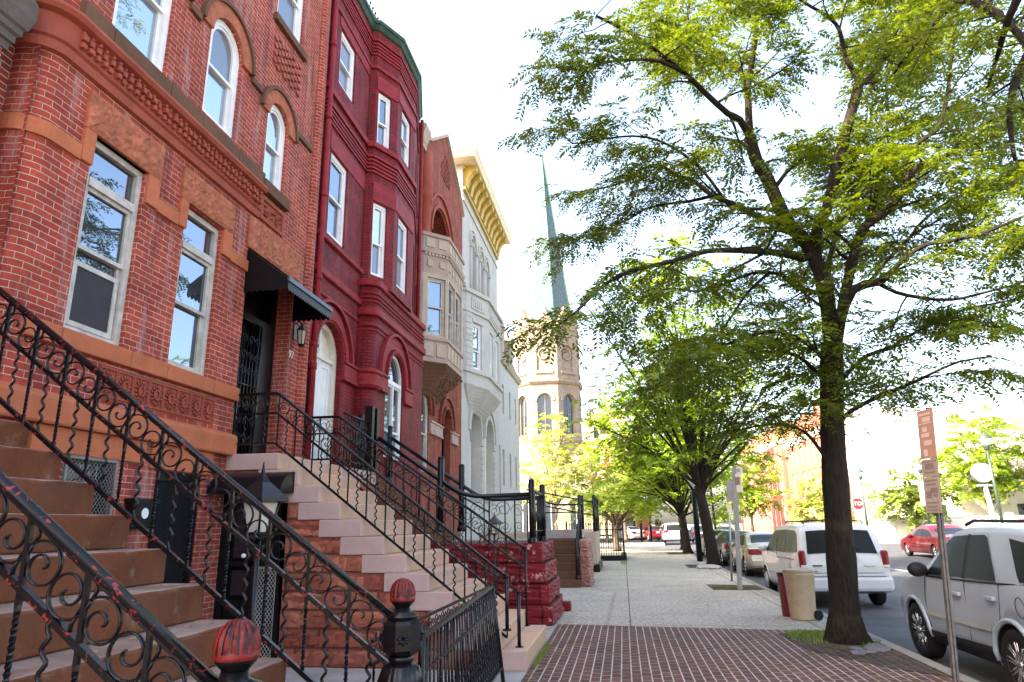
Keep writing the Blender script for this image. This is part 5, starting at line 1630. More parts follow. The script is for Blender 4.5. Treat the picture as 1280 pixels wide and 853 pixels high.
for s in (0, 1):
    mb = MB(); mb.tube([gp(s, -.03), gp(s, .97)], .022, n=8); mb.build('gate_post', M['iron'], t)
for k in range(1, 28):
    s = k / 28
    mb = MB(); mb.tube([gp(s, .10), gp(s, .93 - .03 * (1 - s))], .009, n=5); mb.build('picket', M['iron'], t)
mb = MB()
for k in range(55):
    s = (k + .5) / 56
    P = [gp(s + (.004 if i % 2 else -.004), .13 + .035 * i) for i in range(11)]
    mb.tube(P, .005, n=4)
mb.build('gate_infill', M['iron'], t)
# ================================================================== house 2/3 forecourt: crimson rock faced terrace
RS = random.Random(4)
t = thing('stone_terrace', 'crimson painted rock faced terrace block with white paint loss beside the pink steps', 'terrace', (-2.2, 12.9, 0))
def rocky(mb, x0, x1, y0, y1, z0, z1, batter=0.0, cols=2, rows=4, mi=0, seed=1, axis='both'):
    """courses of rough blocks, battered in +x"""
    r = random.Random(seed)
    h = (z1 - z0) / rows
    for j in range(rows):
        za, zb = z0 + h * j, z0 + h * (j + 1)
        o = batter * (1 - (j + .5) / rows)
        cuts = [0] + sorted(r.uniform(.25, .75) if cols == 2 else (k + 1) / cols + r.uniform(-.06, .06) for k in range(cols - 1)) + [1]
        bm = bmesh.new()
        bmesh.ops.create_cube(bm, size=1)
        bmesh.ops.subdivide_edges(bm, edges=bm.edges[:], cuts=7, use_grid_fill=True)
        for v in bm.verts:
            ex = abs(v.co.x) > .49; ey = abs(v.co.y) > .49; ez = abs(v.co.z) > .49
            p = Vector(((x0 + x1 + o) / 2 + v.co.x * (x1 - x0 + o), (y0 + y1) / 2 + v.co.y * (y1 - y0), (za + zb) / 2 + v.co.z * (zb - za - .005)))
            if not (ex and ey) and not ez or (ez and False):
                if ex: p.x += math.copysign(r.uniform(.0, .055), v.co.x)
                if ey: p.y += math.copysign(r.uniform(.0, .04), v.co.y)
            v.co = p
        mb.bm(bm, mi)
mb = MB()
rocky(mb, -3.3, -1.40, 11.94, 13.9, 0, 1.31, batter=.2, seed=3)
mb.build('rock_wall', M['redblock'], t)
mb = MB(); mb.box((-3.5, 12.02, 0), (-1.50, 13.8, 1.30)); mb.box((FX, 11.99, 0), (-3.3, 13.85, 1.305)); mb.build('terrace_core', M['crimson'], t)
for k in range(6):
    mb = MB(); mb.box((FX + .02, 12.15, 1.31 + .2 * k), (-3.35 - .27 * k, 13.7, 1.31 + .2 * (k + 1) - .003), bev=.01); mb.build('step', [M['brownstep']], t)
mb = MB(); mb.box((-1.33, 13.93, 0), (-1.08, 14.2, .17), bev=.03); mb.build('corner_stone', M['redblock'], t)
# heavy pipe railing of the terrace
t = thing('pipe_railing', 'heavy black pipe railing with thick posts standing on the crimson terrace', 'railing', (-1.6, 12.9, 1.3))
def pipe(parent, pts, r, nm='pipe_rail', mat='iron'):
    mb = MB(); mb.tube(pts, r, n=10); return mb.build(nm, M[mat], parent)
def bend(pts, rr=.12, n=5):
    P = [Vector(p) for p in pts]; out = [P[0]]
    for i in range(1, len(P) - 1):
        a, b, c = P[i - 1], P[i], P[i + 1]
        ta = min(rr, (a - b).length * .45); tc = min(rr, (c - b).length * .45)
        p, q = b + (a - b).normalized() * ta, b + (c - b).normalized() * tc
        for k in range(n + 1):
            f = k / n; out.append((p * (1 - f) + b * f) * (1 - f) + (b * (1 - f) + q * f) * f)
    out.append(P[-1]); return out
for Y in (12.08, 13.74):
    pipe(t, bend([(-4.75, Y, 3.44), (-3.25, Y, 2.45), (-2.72, Y, 2.10), (-1.56, Y, 2.12)], .3), .038)
    pipe(t, bend([(-4.75, Y, 3.24), (-3.25, Y, 2.22), (-2.6, Y, 1.85)], .2), .018)
    for x, z0, z1, r in ((-1.55, 1.28, 2.34, .055), (-3.18, 1.5, 2.78, .06), (-4.72, 2.5, 3.62, .05)):
        mb = MB(); mb.cyl((x, Y, z0), (x, Y, z1), r, n=12); mb.lathe([(r * 1.5, 0), (r * 1.5, .05), (r, .12)], (x, Y, z0), 12); mb.lathe([(r * .98, 0), (r * .9, .03), (.005, .045)], (x, Y, z1), 12); mb.build('post', M['iron'], t)
    for x in (-1.85, -2.3, -2.72):
        mb = MB(); mb.cyl((x, Y, 1.3), (x, Y, 2.11), .014, n=8); mb.build('baluster', M['iron'], t)
    for x in (-2.05, -2.5):
        mb = MB(); spiral(mb, (x, Y, 1.88), (1, 0), (0, 1), .12, .015, 1.6, PI, -1, .007); spiral(mb, (x + .02, Y, 1.58), (-1, 0), (0, -1), .1, .015, 1.6, PI, -1, .007); mb.build('scroll', M['iron'], t)
    for k in range(5):
        x = -3.45 - k * .27; zz = 2.4 + k * .175
        mb = MB(); spiral(mb, (x, Y, zz - .12), (1, 0), (0, 1), .1, .012, 1.5, PI, -1, .006); mb.build('scroll', M['iron'], t)
        mb = MB(); mb.cyl((x - .13, Y, zz - .9 + .18), (x - .13, Y, zz + .12), .011, n=6); mb.build('baluster', M['iron'], t)
pipe(t, [(-1.55, 12.08, 2.18), (-1.55, 13.74, 2.18)], .03); pipe(t, [(-1.55, 12.08, 1.5), (-1.55, 13.74, 1.5)], .014)
for k in range(6):
    mb = MB(); mb.cyl((-1.55, 12.35 + k * .23, 1.31), (-1.55, 12.35 + k * .23, 2.17), .011, n=6); mb.build('baluster', M['iron'], t)
# crimson upper stoop balustrade with scrolls seen against the house (landing of the pink steps)
t = thing('iron_railing', 'black scroll panel railing along the far landing in front of the white arched door', 'railing', (-4.4, 11.3, 2.56))
for z, r in ((3.42, .018), (3.18, .011), (2.66, .012)): pipe(t, [(-4.42, 10.55, z), (-4.42, 11.98, z)], r, 'rail')
for k in range(11):
    y = 10.6 + k * .136
    mb = MB(); mb.cyl((-4.42, y, 2.56), (-4.42, y, 3.42), .010, n=6); mb.build('baluster', M['iron'], t)
    if k < 10:
        mb = MB()
        for zc, s_ in ((3.3, 1), (3.02, -1), (2.84, 1)):
            P = []
            for i in range(22):
                a = PI + s_ * 2.8 * PI * i / 21; q = .055 * (1 - i / 25)
                P.append((-4.42, y + .068 + q * math.cos(a), zc + q * math.sin(a)))
            mb.tube(P, .006, n=5)
        mb.build('scroll', M['iron'], t)
for y in (11.98, 11.72):
    mb = MB(); mb.box((-4.49, y - .06, 2.56), (-4.35, y + .06, 3.72)); mb.build('post', M['iron'], t)

# ------------------------------------------------------------------ lanterns on posts
def post_lantern(x, y, z0, zt, s, label):
    t = thing('post_lantern', label, 'lantern', (x, y, z0))
    c = (x, y, zt)
    mb = MB()
    mb.lathe([(.02 * s, z0 - zt), (.02 * s, -.36 * s)], c, 10); mb.lathe([(.02 * s, -.38 * s), (.07 * s, -.35 * s), (.11 * s, -.33 * s), (.02 * s, -.33 * s)], c, 10)
    mb.build('pole', M['iron'], t)
    mb = MB()
    mb.lathe([(.005, .14 * s), (.012 * s, .08 * s), (.02 * s, .05 * s), (.04 * s, .03 * s), (.06 * s, .0), (.10 * s, -.03 * s), (.20 * s, -.11 * s), (.20 * s, -.13 * s), (.13 * s, -.135 * s)], c, 6, smooth=False)
    mb.build('lamp_roof', M['iron'], t)
    mb = MB()
    for k in range(6):
        a = 2 * PI * k / 6
        mb.cyl((x + .085 * s * math.cos(a), y + .085 * s * math.sin(a), zt - .33 * s), (x + .135 * s * math.cos(a), y + .135 * s * math.sin(a), zt - .13 * s), .008 * s, n=5)
    mb.build('lamp_frame', M['iron'], t)
    mb = MB(); mb.lathe([(.08 * s, -.325 * s), (.128 * s, -.137 * s)], c, 6, smooth=False); mb.build('lamp_glass', M['lampglass'], t)
    return t
post_lantern(-3.14, 5.75, 0, 2.0, 1.3, 'black six sided lantern on a thin post in the areaway by the brownstone steps')
post_lantern(-2.06, 11.25, 0, 1.72, .72, 'small black lantern in front of the crimson rock faced terrace')

# ------------------------------------------------------------------ farther stoops
t = thing('stoop', 'dark brownstone steps rising along the house row beyond the crimson terrace, rough pink cheek wall', 'steps', (-1.6, 20, 0))
for k in range(6):
    mb = MB(); mb.box((-2.5, 18.97 + .3 * k, .2 * k), (-1.2, 18.97 + .3 * (k + 1) + .2 if k < 5 else 22.6, .2 * (k + 1) - .003), bev=.012); mb.build('step', [M['brown']], t)
mb = MB(); rocky(mb, -1.19, -.98, 19.2, 21.2, 0, 1.2, batter=.05, seed=8, rows=4); mb.build('cheek_wall', M['pinkblock'], t)
mb = MB(); mb.box((FX, 20.8, 0), (-2.52, 22.6, 1.19)); mb.box((-2.5, 21.3, 1.21), (-1.22, 22.6, 1.45)); mb.build('landing', M['conc2'], t)
t = thing('pipe_railing', 'black pipe railing on the dark brownstone steps past the crimson terrace', 'railing', (-1.0, 20, 0))
pipe(t, bend([(-1.26, 19.05, 1.05), (-1.26, 20.9, 2.2), (-1.26, 22.5, 2.25)], .3), .03)
pipe(t, bend([(-2.48, 19.05, 1.05), (-2.48, 20.9, 2.2), (-2.48, 22.5, 2.25)], .3), .03)
pipe(t, bend([(-2.9, 22.5, 2.5), (-2.4, 22.5, 2.3), (-2.1, 22.5, 2.22), (-1.26, 22.5, 2.22)], .15), .03); pipe(t, [(-2.48, 22.5, 1.98), (-1.26, 22.5, 1.98)], .02)
for (x, y, z0, z1) in ((-1.26, 19.05, .2, 1.25), (-2.48, 19.05, .2, 1.2), (-1.26, 20.9, 1.2, 2.45), (-2.48, 20.9, 1.2, 2.45), (-1.26, 22.5, 1.2, 2.5), (-2.48, 22.5, 1.2, 2.5)):
    mb = MB(); mb.cyl((x, y, z0), (x, y, z1), .045, n=10); mb.lathe([(.06, 0), (.06, .05), (.045, .1)], (x, y, z0), 10); mb.build('post', M['iron'], t)
for k in range(7):
    for x in (-1.26,):
        y = 19.2 + k * .24; mb = MB(); mb.cyl((x, y, .25 + k * .16), (x, y, 1.1 + k * .155), .012, n=6); mb.build('baluster', M['iron'], t)
t = thing('stoop', 'pale stone stoop with a dark plinth farther along the row, before the picket fence', 'steps', (-1.6, 27, 0))
mb = MB(); mb.box((FX, 25.0, .25), (-.95, 28.5, 1.35), bev=.02); mb.build('stair_base', M['cstone'], t)
mb = MB(); mb.box((FX, 24.95, 0), (-.88, 28.55, .248)); mb.build('plinth', M['blackpaint'], t)
mb = MB(); mb.box((-2.4, 24.4, 0), (-1.1, 24.94, .22)); mb.build('step', [M['brown']], t)
t = thing('pipe_railing', 'black railing with tall posts on the pale stone stoop, the farthest railing of the row', 'railing', (-1.0, 26.7, 1.35))
for z in (2.35, 1.9): pipe(t, [(-1.0, 25.1, z), (-1.0, 28.4, z)], .025); pipe(t, [(-1.0, 25.1, z), (-3.4, 25.1, z + .5)], .025)
for y in (25.1, 26.7, 28.4):
    mb = MB(); mb.cyl((-1.0, y, 1.35), (-1.0, y, 2.6), .05, n=10); mb.build('post', M['iron'], t)
for k in range(12):
    mb = MB(); mb.cyl((-1.0, 25.3 + k * .26, 1.36), (-1.0, 25.3 + k * .26, 2.35), .012, n=6); mb.build('baluster', M['iron'], t)
# scrolled panel standing at left of the far stoops
# picket fence on a low kerb at the end of the row
t = thing('picket_fence', 'tall black iron picket fence on a low dark kerb at the end of the row', 'fence', (-.85, 32.7, 0))
mb = MB(); mb.box((-2.6, 32.5, 0), (.08, 32.85, .22)); mb.box((-.15, 32.86, 0), (.08, 36.5, .22)); mb.build('kerb_stone', M['blackpaint'], t)
for z in (.42, 1.35): pipe(t, [(-2.6, 32.68, z), (-.02, 32.68, z)], .022, 'fence_rail'); pipe(t, [(-.03, 32.68, z), (-.03, 36.4, z)], .022, 'fence_rail')
pk = MB(); pk.cyl((0, 0, .2), (0, 0, 1.55), .016, n=6); pk.lathe([(.016, 1.55), (.03, 1.60), (.003, 1.70)], (0, 0, 0), 6); pk = pk.mesh('picket', M['iron'])
for k in range(24): inst('picket', pk, t, Matrix.Translation((-2.58 + k * .11 + .85, -.02, 0)))
for k in range(30): inst('picket', pk, t, Matrix.Translation((-.03 + .85, .1 + k * .12, 0)))
for (x, y) in ((-.03, 32.68), (-.03, 36.4), (-2.6, 32.68)):
    mb = MB(); mb.cyl((x, y, 0), (x, y, 1.75), .04, n=8); mb.build('fence_post', M['iron'], t)

# ================================================================== kerbside things
M['tan'] = mat_plain('tan_plastic', (.47, .365, .245), .5, var=.10, bumpv=.05, dirt=((.33, .26, .18), 5, .6))
M['tandk'] = mat_plain('tan_plastic_lid', (.42, .325, .215), .5, var=.06, bumpv=.05)
M['maroon'] = mat_plain('maroon_plastic', (.19, .025, .035), .45, var=.15, bumpv=.05, dirt=((.10, .02, .025), 6, .58))
M['rubber'] = mat_plain('black_rubber', (.012, .012, .013), .7, var=.2, bumpv=.2)
def bin_(name, label, x, y, rz, W, D, H, mb_, ml, taper=.8, wheels=True, bag=False):
    t = thing(name, label, 'bin', (x, y, .005), rz, group='bins at the kerb')
    def rr(w, d, z, n=5, r=None):
        r = min(w, d) * .36
        P = []
        for cx, cy, a0 in ((w / 2 - r, d / 2 - r, 0), (-w / 2 + r, d / 2 - r, PI / 2), (-w / 2 + r, -d / 2 + r, PI), (w / 2 - r, -d / 2 + r, 1.5 * PI)):
            for k in range(n + 1): P.append((cx + r * math.cos(a0 + PI / 2 * k / n), cy + r * math.sin(a0 + PI / 2 * k / n), z))
        return P
    def loft(mb, rings):
        n = len(rings[0])
        vs = [p for R in rings for p in R]
        mb.add(vs, [(i * n + k, i * n + (k + 1) % n, (i + 1) * n + (k + 1) % n, (i + 1) * n + k) for i in range(len(rings) - 1) for k in range(n)], 0, True)
        mb.add(rings[0], [tuple(range(n))[::-1]]); mb.add(rings[-1], [tuple(range(n))])
    mb = MB(); loft(mb, [rr(W * taper, D * taper, 0), rr(W * taper, D * taper, .02), rr(W * .98, D * .98, H * .88), rr(W, D, H * .885), rr(W * 1.02, D * 1.02, H * .93), rr(W * .98, D * .98, H * .935)])
    mb.build('bin_body', mb_, t, local=True)
    mb = MB(); loft(mb, [rr(W * 1.0, D * 1.0, H * .937), rr(W * 1.03, D * 1.03, H * .95), rr(W * 1.03, D * 1.03, H * .985), rr(W * .9, D * .9, H)]); mb.tube([(-W * .4, D / 2 + .03, H * .95), (W * .4, D / 2 + .03, H * .95)], .015, n=8)
    mb.build('lid', ml, t, local=True)
    if wheels:
        for s_ in (-1, 1):
            mb = MB(); mb.cyl((s_ * W * .36, D * .36, .075), (s_ * W * .47, D * .36, .075), .078, n=16); mb.build('wheel', M['rubber'], t, local=True)
    return t
bin_('wheelie_bin', 'tan plastic wheelie bin with its lid shut beside the big street tree', 2.92, 12.95, R_(-70), .44, .46, .80, M['tan'], M['tandk'])
bin_('wheelie_bin', 'maroon plastic bin with a dark lid half hidden behind the tan bin', 2.84, 13.38, R_(-70), .32, .34, .72, M['maroon'], M['rubber'], taper=.9, wheels=False)

M['galv'] = mat_plain('galvanised_steel', (.30, .30, .31), .5, metal=.6, var=.2, scale=20, bumpv=.05)
M['signpole'] = mat_plain('dull_sign_post', (.13, .12, .115), .6, metal=.2, var=.3, scale=15, bumpv=.1)
M['signpink'] = mat_plain('faded_sign_red', (.50, .27, .21), .5, var=.12, bumpv=0)
M['signtan'] = mat_plain('faded_sign_tan', (.42, .33, .28), .5, var=.12, bumpv=0)
M['signred'] = mat_plain('sign_red', (.45, .02, .03), .4, var=.05, bumpv=0)
M['signwhite'] = mat_plain('sign_white', (.72, .72, .70), .4, var=.05, bumpv=0)
M['signgrey'] = mat_plain('sign_grey_blue', (.35, .36, .42), .4, var=.05, bumpv=0)
M['signgreen'] = mat_plain('sign_green', (.02, .22, .10), .4, var=.05, bumpv=0)
M['ink'] = mat_plain('sign_ink', (.27, .20, .18), .6, var=.1, bumpv=0)
M['inkred'] = mat_plain('sign_ink_pale', (.68, .52, .46), .6, var=.1, bumpv=0)
# near leaning pole: three stacked kerb signs, seen almost edge on
base = Vector((3.0, 7.62, 0)); top = Vector((3.19, 7.62, 2.72)); ax = (top - base).normalized()
t = thing('sign_post', 'leaning steel post with faded stacked parking signs nearest the silver car', 'sign', base)
mb = MB()
for dx, dy in ((0, 0), (.028, .0)): mb.tube([base + Vector((dx, dy, 0)), top + Vector((dx, dy, 0))], 1, n=4, flat=(.010, .026), up=(1, 0, 0))
mb.tube([base + Vector((.014, .018, 0)), top + Vector((.014, .018, 0))], 1, n=4, flat=(.02, .008), up=(1, 0, 0))
mb.build('post', M['signpole'], t)
ang = R_(-80)     # sign plane turned mostly along the street
sx = Vector((math.cos(ang), math.sin(ang), 0))
nrm = sx.cross(ax).normalized()
if nrm.y > 0: nrm = -nrm
def signbox(mb, c, w, z0, z1, th=.004, off=.035):
    a = c + ax * z0 + nrm * off; b_ = c + ax * z1 + nrm * off
    vs = []
    for p in (a, b_):
        for s_ in (-.5, .5):
            for q in (0, th): vs.append(p + sx * w * s_ + nrm * q)
    mb.add(vs, [(0, 1, 3, 2), (4, 6, 7, 5), (0, 4, 5, 1), (2, 3, 7, 6), (0, 2, 6, 4), (1, 5, 7, 3)])
def bars(mb, rows, off=.0405):
    for (z, h, u0, u1) in rows:
        a = base + ax * z + nrm * off
        vs = [a + sx * u0 - ax * h / 2, a + sx * u1 - ax * h / 2, a + sx * u1 + ax * h / 2, a + sx * u0 + ax * h / 2]
        mb.add(vs, [(0, 1, 2, 3)])
for nm, mt, z0, z1, rows, ink in (('faded_red_sign', 'signpink', 2.20, 2.70, [(2.655, .02, -.1, .1), (2.60, .05, -.05, .09), (2.56, .012, -.11, .11), (2.50, .05, -.06, .02), (2.44, .04, -.09, .05), (2.36, .05, -.05, .08), (2.26, .07, -.07, -.0)], 'inkred'),
                              ('parking_sign', 'signtan', 2.02, 2.195, [(2.12, .06, -.07, .07), (2.17, .012, -.12, .12), (2.06, .018, -.09, .09)], 'ink'),
                              ('tow_sign', 'signtan', 1.66, 2.015, [(1.98, .02, -.1, .1), (1.94, .02, -.08, .08), (1.88, .05, -.02, .10), (1.84, .07, -.09, .0), (1.83, .03, .02, .09), (1.76, .018, -.1, .1), (1.72, .018, -.09, .07), (1.69, .012, -.1, .1)], 'ink')):
    mb = MB(); signbox(mb, base, .26, z0, z1); sg = mb.build(nm, M[mt], t)
    mb = MB(); bars(mb, rows); mb.build('sign_lettering', M[ink], sg)
# second post with white and grey signs on the paving
t = thing('sign_post', 'grey steel post with a white and a small blue kerb sign by the planting strip', 'sign', (2.72, 18.25, 0))
b2 = Vector((2.72, 18.25, 0)); t2 = Vector((2.86, 18.25, 2.95))
mb = MB(); mb.tube([b2, t2], 1, n=4, flat=(.055, .035), up=(1, 0, 0)); mb.build('post', M['galv'], t)
def plate(parent, nm, c, w, h, rz, mat, th=.005):
    mb = MB(); u = Vector((math.cos(rz), math.sin(rz), 0)); n_ = Vector((math.sin(rz), -math.cos(rz), 0))
    vs = []
    for z in (-h / 2, h / 2):
        for s_ in (-.5, .5):
            for q in (0, th): vs.append(Vector(c) + u * w * s_ + n_ * q + Vector((0, 0, z)))
    mb.add(vs, [(0, 1, 3, 2), (4, 6, 7, 5), (0, 4, 5, 1), (2, 3, 7, 6), (0, 2, 6, 4), (1, 5, 7, 3)])
    return mb.build(nm, M[mat], parent)
s1 = plate(t, 'white_sign', (2.90, 18.19, 2.55), .26, .45, R_(-40), 'signwhite')
plate(s1, 'sign_lettering', (2.90, 18.175, 2.60), .14, .2, R_(-40), 'ink', .002)
s1 = plate(t, 'white_sign', (2.94, 18.19, 2.86), .26, .16, R_(-40), 'signwhite'); plate(s1, 'sign_lettering', (2.94, 18.175, 2.86), .12, .1, R_(-40), 'signgrey', .002)
plate(t, 'grey_sign', (2.73, 18.31, 2.35), .22, .5, R_(-40), 'signgrey')
t = thing('sign_post', 'thin galvanised post right behind the grey sign post', 'post', (2.93, 21.0, .0))
mb = MB(); mb.tube([(2.93, 21, 0), (3.05, 21, 2.1)], .03, n=8); mb.build('post', M['galv'], t); plate(t, 'sign_plate', (3.05, 20.95, 1.95), .16, .3, R_(-50), 'signwhite')
# dark pole with a small white plate between the two mid trees
t = thing('sign_post', 'dark wooden post with a small white plate between the two street trees', 'sign', (3.16, 31.5, 0))
mb = MB(); mb.cyl((3.16, 31.5, 0), (3.12, 31.5, 3.9), .13, .11, n=10); mb.build('post', M['blackpaint'], t); plate(t, 'sign_plate', (3.1, 31.35, 3.35), .42, .62, R_(-20), 'signwhite')
# stop sign across the junction
t = thing('stop_sign', 'red octagonal stop sign half hidden by the big tree trunk', 'sign', (18.7, 60, 0))
mb = MB(); mb.cyl((18.8, 60.03, 0), (18.7, 60.03, 3.4), .04, n=8); mb.build('post', M['galv'], t)
mb = MB(); o8 = [(18.7 + .52 * math.cos(PI / 8 + PI / 4 * k), 2.88 + .52 * math.sin(PI / 8 + PI / 4 * k)) for k in range(8)]; mb.prism(o8, 'y', 59.95, 59.98); sgn = mb.build('sign_plate', M['signred'], t)
mb = MB(); o8 = [(18.7 + .49 * math.cos(PI / 8 + PI / 4 * k), 2.88 + .49 * math.sin(PI / 8 + PI / 4 * k)) for k in range(9)]; mb.tube([(x, 59.945, z) for x, z in o8], .018, n=4, cap=False); mb.build('sign_border', M['signwhite'], sgn)
text('STOP', 'sign_lettering', M['signwhite'], sgn, (18.7, 59.94, 2.88), (PI / 2, 0, 0), .42)
# ---- street lights
M['lampmetal'] = mat_plain('street_lamp_metal', (.055, .075, .06), .5, metal=.3, var=.2)
M['globe'] = mat_plain('milk_glass_globe', (.80, .79, .76), .3, var=.03, bumpv=0)
def street_lamp(x, y, H, label, s=1.0, lean=0):
    t = thing('street_lamp', label, 'street lamp', (x, y, 0), group='post top street lamps')
    tx = x + lean
    mb = MB(); mb.lathe([(.18 * s, 0), (.18 * s, .3), (.11 * s, .45), (.10 * s, 1.0), (.07 * s, 1.1)], (x, y, 0), 12)
    mb.tube([(x, y, 1.0), (tx, y, H - .75 * s)], [.075 * s, .06 * s], n=10); mb.build('pole', M['lampmetal'], t)
    mb = MB(); mb.lathe([(.06 * s, -.8 * s), (.13 * s, -.74 * s), (.12 * s, -.66 * s), (.2 * s, -.58 * s), (.16 * s, -.55 * s)], (tx, y, H), 12); mb.build('lamp_collar', M['lampmetal'], t)
    mb = MB(); mb.lathe([(.16 * s, -.55 * s), (.27 * s, -.28 * s), (.27 * s, -.26 * s)], (tx, y, H), 12); mb.build('lamp_glass', M['globe'], t)
    mb = MB(); mb.lathe([(.28 * s, -.27 * s), (.29 * s, -.24 * s), (.2 * s, -.12 * s), (.09 * s, -.05 * s), (.04 * s, .02 * s), (.003, .1 * s)], (tx, y, H), 12); mb.build('lamp_cap', M['lampmetal'], t)
    return t
street_lamp(16.95, 35, 5.45, 'tall dark post lamp at the right with a white lantern head, before the green trees', lean=-.05)
street_lamp(19.4, 49, 5.3, 'slim post lamp with a banner left of the stacked parking signs')
plate(bpy.data.objects['street_lamp.001'], 'banner', (19.35, 48.9, 3.2), .5, 1.5, 0, 'signwhite', .02)
street_lamp(17.6, 55, 5.3, 'post lamp just right of the big trunk and stop sign')
street_lamp(-6.5, 50, 5.0, 'post lamp seen under the pale green tree before the church door')
# twin round faced mirror / clock post
t = thing('street_clock', 'silver post with a large round white face beside the tall dark lamp', 'sign', (17.6, 37, 0))
mb = MB(); mb.tube([(17.7, 37, 0), (17.45, 37, 3.2)], [.14, .11], n=12); mb.build('post', M['galv'], t)
mb = MB(); mb.cyl((17.42, 36.85, 3.75), (17.42, 37.1, 3.75), .47, n=28); mb.build('clock_case', M['galv'], t)
mb = MB(); mb.cyl((17.42, 36.82, 3.75), (17.42, 36.845, 3.75), .42, n=28); mb.build('clock_face', M['globe'], t)
mb = MB(); mb.box((17.1, 36.9, 3.10), (17.75, 37.1, 3.2)); mb.build('clock_bracket', M['galv'], t)
# thin dark poles in the distance with street name plate
t = thing('street_sign', 'thin dark pole carrying a green street name plate behind the grey sign post', 'sign', (4.6, 47.2, 0))
mb = MB(); mb.cyl((5.9, 47.2, 0), (5.75, 47.2, 5.2), .08, n=8); mb.build('post', M['iron'], t); plate(t, 'name_plate', (5.5, 47.1, 5.0), 1.3, .3, R_(5), 'signgreen')
for x, y, h, lab in ((1.6, 66, 3.6, 'thin dark bollard pole on the far pavement left of the white estate car'), (2.5, 67, 4.6, 'taller dark pole on the far pavement next to the white estate car')):
    t = thing('utility_pole', lab, 'pole', (x, y, 0)); mb = MB(); mb.cyl((x, y, 0), (x, y, h), .11, n=8); mb.build('pole', M['iron'], t)
    mb = MB(); mb.lathe([(.11, 0), (.13, .05), (.02, .12)], (x, y, h), 8); mb.build('cap', M['iron'], t)
# storm drain grate under the silver car
t = thing('drain_grate', 'striped pale storm drain grate at the kerb under the silver car', 'grate', (3.75, 8.3, -.205))
mb = MB(); mb.quad((3.5, 7.9, -.206), (4.15, 7.9, -.206), (4.15, 9.0, -.206), (3.5, 9.0, -.206)); mb.build('grate_pit', M['dark'], t)
mb = MB()
for k in range(9): mb.box((3.52 + k * .075, 7.92, -.204), (3.555 + k * .075, 8.98, -.19))
mb.build('grate_bars', M['signwhite'], t)
# rocks round the second tree, bark mulch stones at the near tree
M['rock'] = mat_stone('pale_rock', (.45, .44, .43), .3, bs=.3, scale=6)
M['slab'] = mat_stone('blue_grey_cobble', (.17, .18, .20), .3, bs=.3, scale=6)
def rock_mesh(name, seed, mat, flat=.6):
    r = random.Random(seed)
    bm = bmesh.new(); bmesh.ops.create_icosphere(bm, subdivisions=2, radius=1)
    for v in bm.verts:
        v.co *= r.uniform(.78, 1.1); v.co.z *= flat
    mb = MB(); mb.bm(bm); return mb.mesh(name, mat)
rm = [rock_mesh('rock', k, M['rock']) for k in range(4)]
rr_ = random.Random(7)
for k in range(22):
    x = 2.75 + rr_.random() * .95 - .15; y = 26.4 + rr_.random() * 1.5
    if abs(x - 3.18) < .25 and abs(y - 28) < .4: continue
    o = bpy.data.objects.new('rock', rm[k % 4]); COL.objects.link(o)
    s_ = rr_.uniform(.09, .2); o.scale = (s_, s_ * rr_.uniform(.7, 1.2), s_ * .7); o.location = (min(x, 3.25), y, s_ * .25); o.rotation_euler = (0, 0, rr_.random() * 6)
    tag(o, 'pale grey rock among the loose stones round the foot of the second street tree', 'rock', 'rocks at the second tree')
sm = [rock_mesh('cobble', 20 + k, M['slab'], .5) for k in range(3)]
for k in range(16):
    a = rr_.uniform(-1.9, .5); q = rr_.uniform(.42, .75)
    o = bpy.data.objects.new('cobble', sm[k % 3]); COL.objects.link(o)
    s_ = rr_.uniform(.06, .10); o.scale = (s_, s_ * 1.3, s_ * .6); o.location = (min(2.9 + q * .62 * math.cos(a), 3.27), 10.5 + q * 1.1 * math.sin(a), .02); o.rotation_euler = (0, 0, rr_.random() * 6)
    tag(o, 'blue grey cobble lying round the foot of the big street tree', 'cobble', 'cobbles at the big tree')
# ================================================================== church and far buildings
M['church'] = mat_brick('church_stone', (.31, .25, .20), (.25, .20, .16), (.25, .21, .17), w=.6, h=.3, ms=.015, var=.2, bs=.3)
M['spire'] = mat_brick('spire_slate', (.10, .155, .165), (.085, .13, .14), (.07, .09, .11), w=.4, h=.3, ms=.012, var=.25, rough=.55, bs=.2)
M['verd'] = mat_plain('verdigris', (.16, .34, .28), .6, var=.2)
M['redfar'] = mat_brick('red_brick_far', (.42, .13, .085), (.34, .095, .065), (.42, .27, .21), var=.25, bs=.2)
M['tanfar'] = mat_brick('tan_brick_far', (.50, .38, .28), (.44, .33, .25), (.5, .42, .34), var=.2, bs=.2)
M['stucco'] = mat_plain('pale_stucco', (.66, .63, .58), .8, var=.06, scale=.7, bumpv=.1)
T = thing('church_tower', 'pale stone octagonal church tower with a tall grey slate spire behind the white brick house', 'church', (-7.95, 79, 0))
cx, cy, Rr = -7.95, 79.0, 4.05
corner = [(cx + Rr * math.cos(PI / 8 + PI / 4 * k), cy + Rr * math.sin(PI / 8 + PI / 4 * k)) for k in range(8)]
def octf(k, s=1.0):
    a, b_ = corner[(k + 1) % 8], corner[k]      # outside on the right when walking clockwise
    f = lambda p: (cx + (p[0] - cx) * s, cy + (p[1] - cy) * s)
    return Face(f(b_), f(a)) if False else Face(f(a), f(b_))
mb = MB()
faces = []
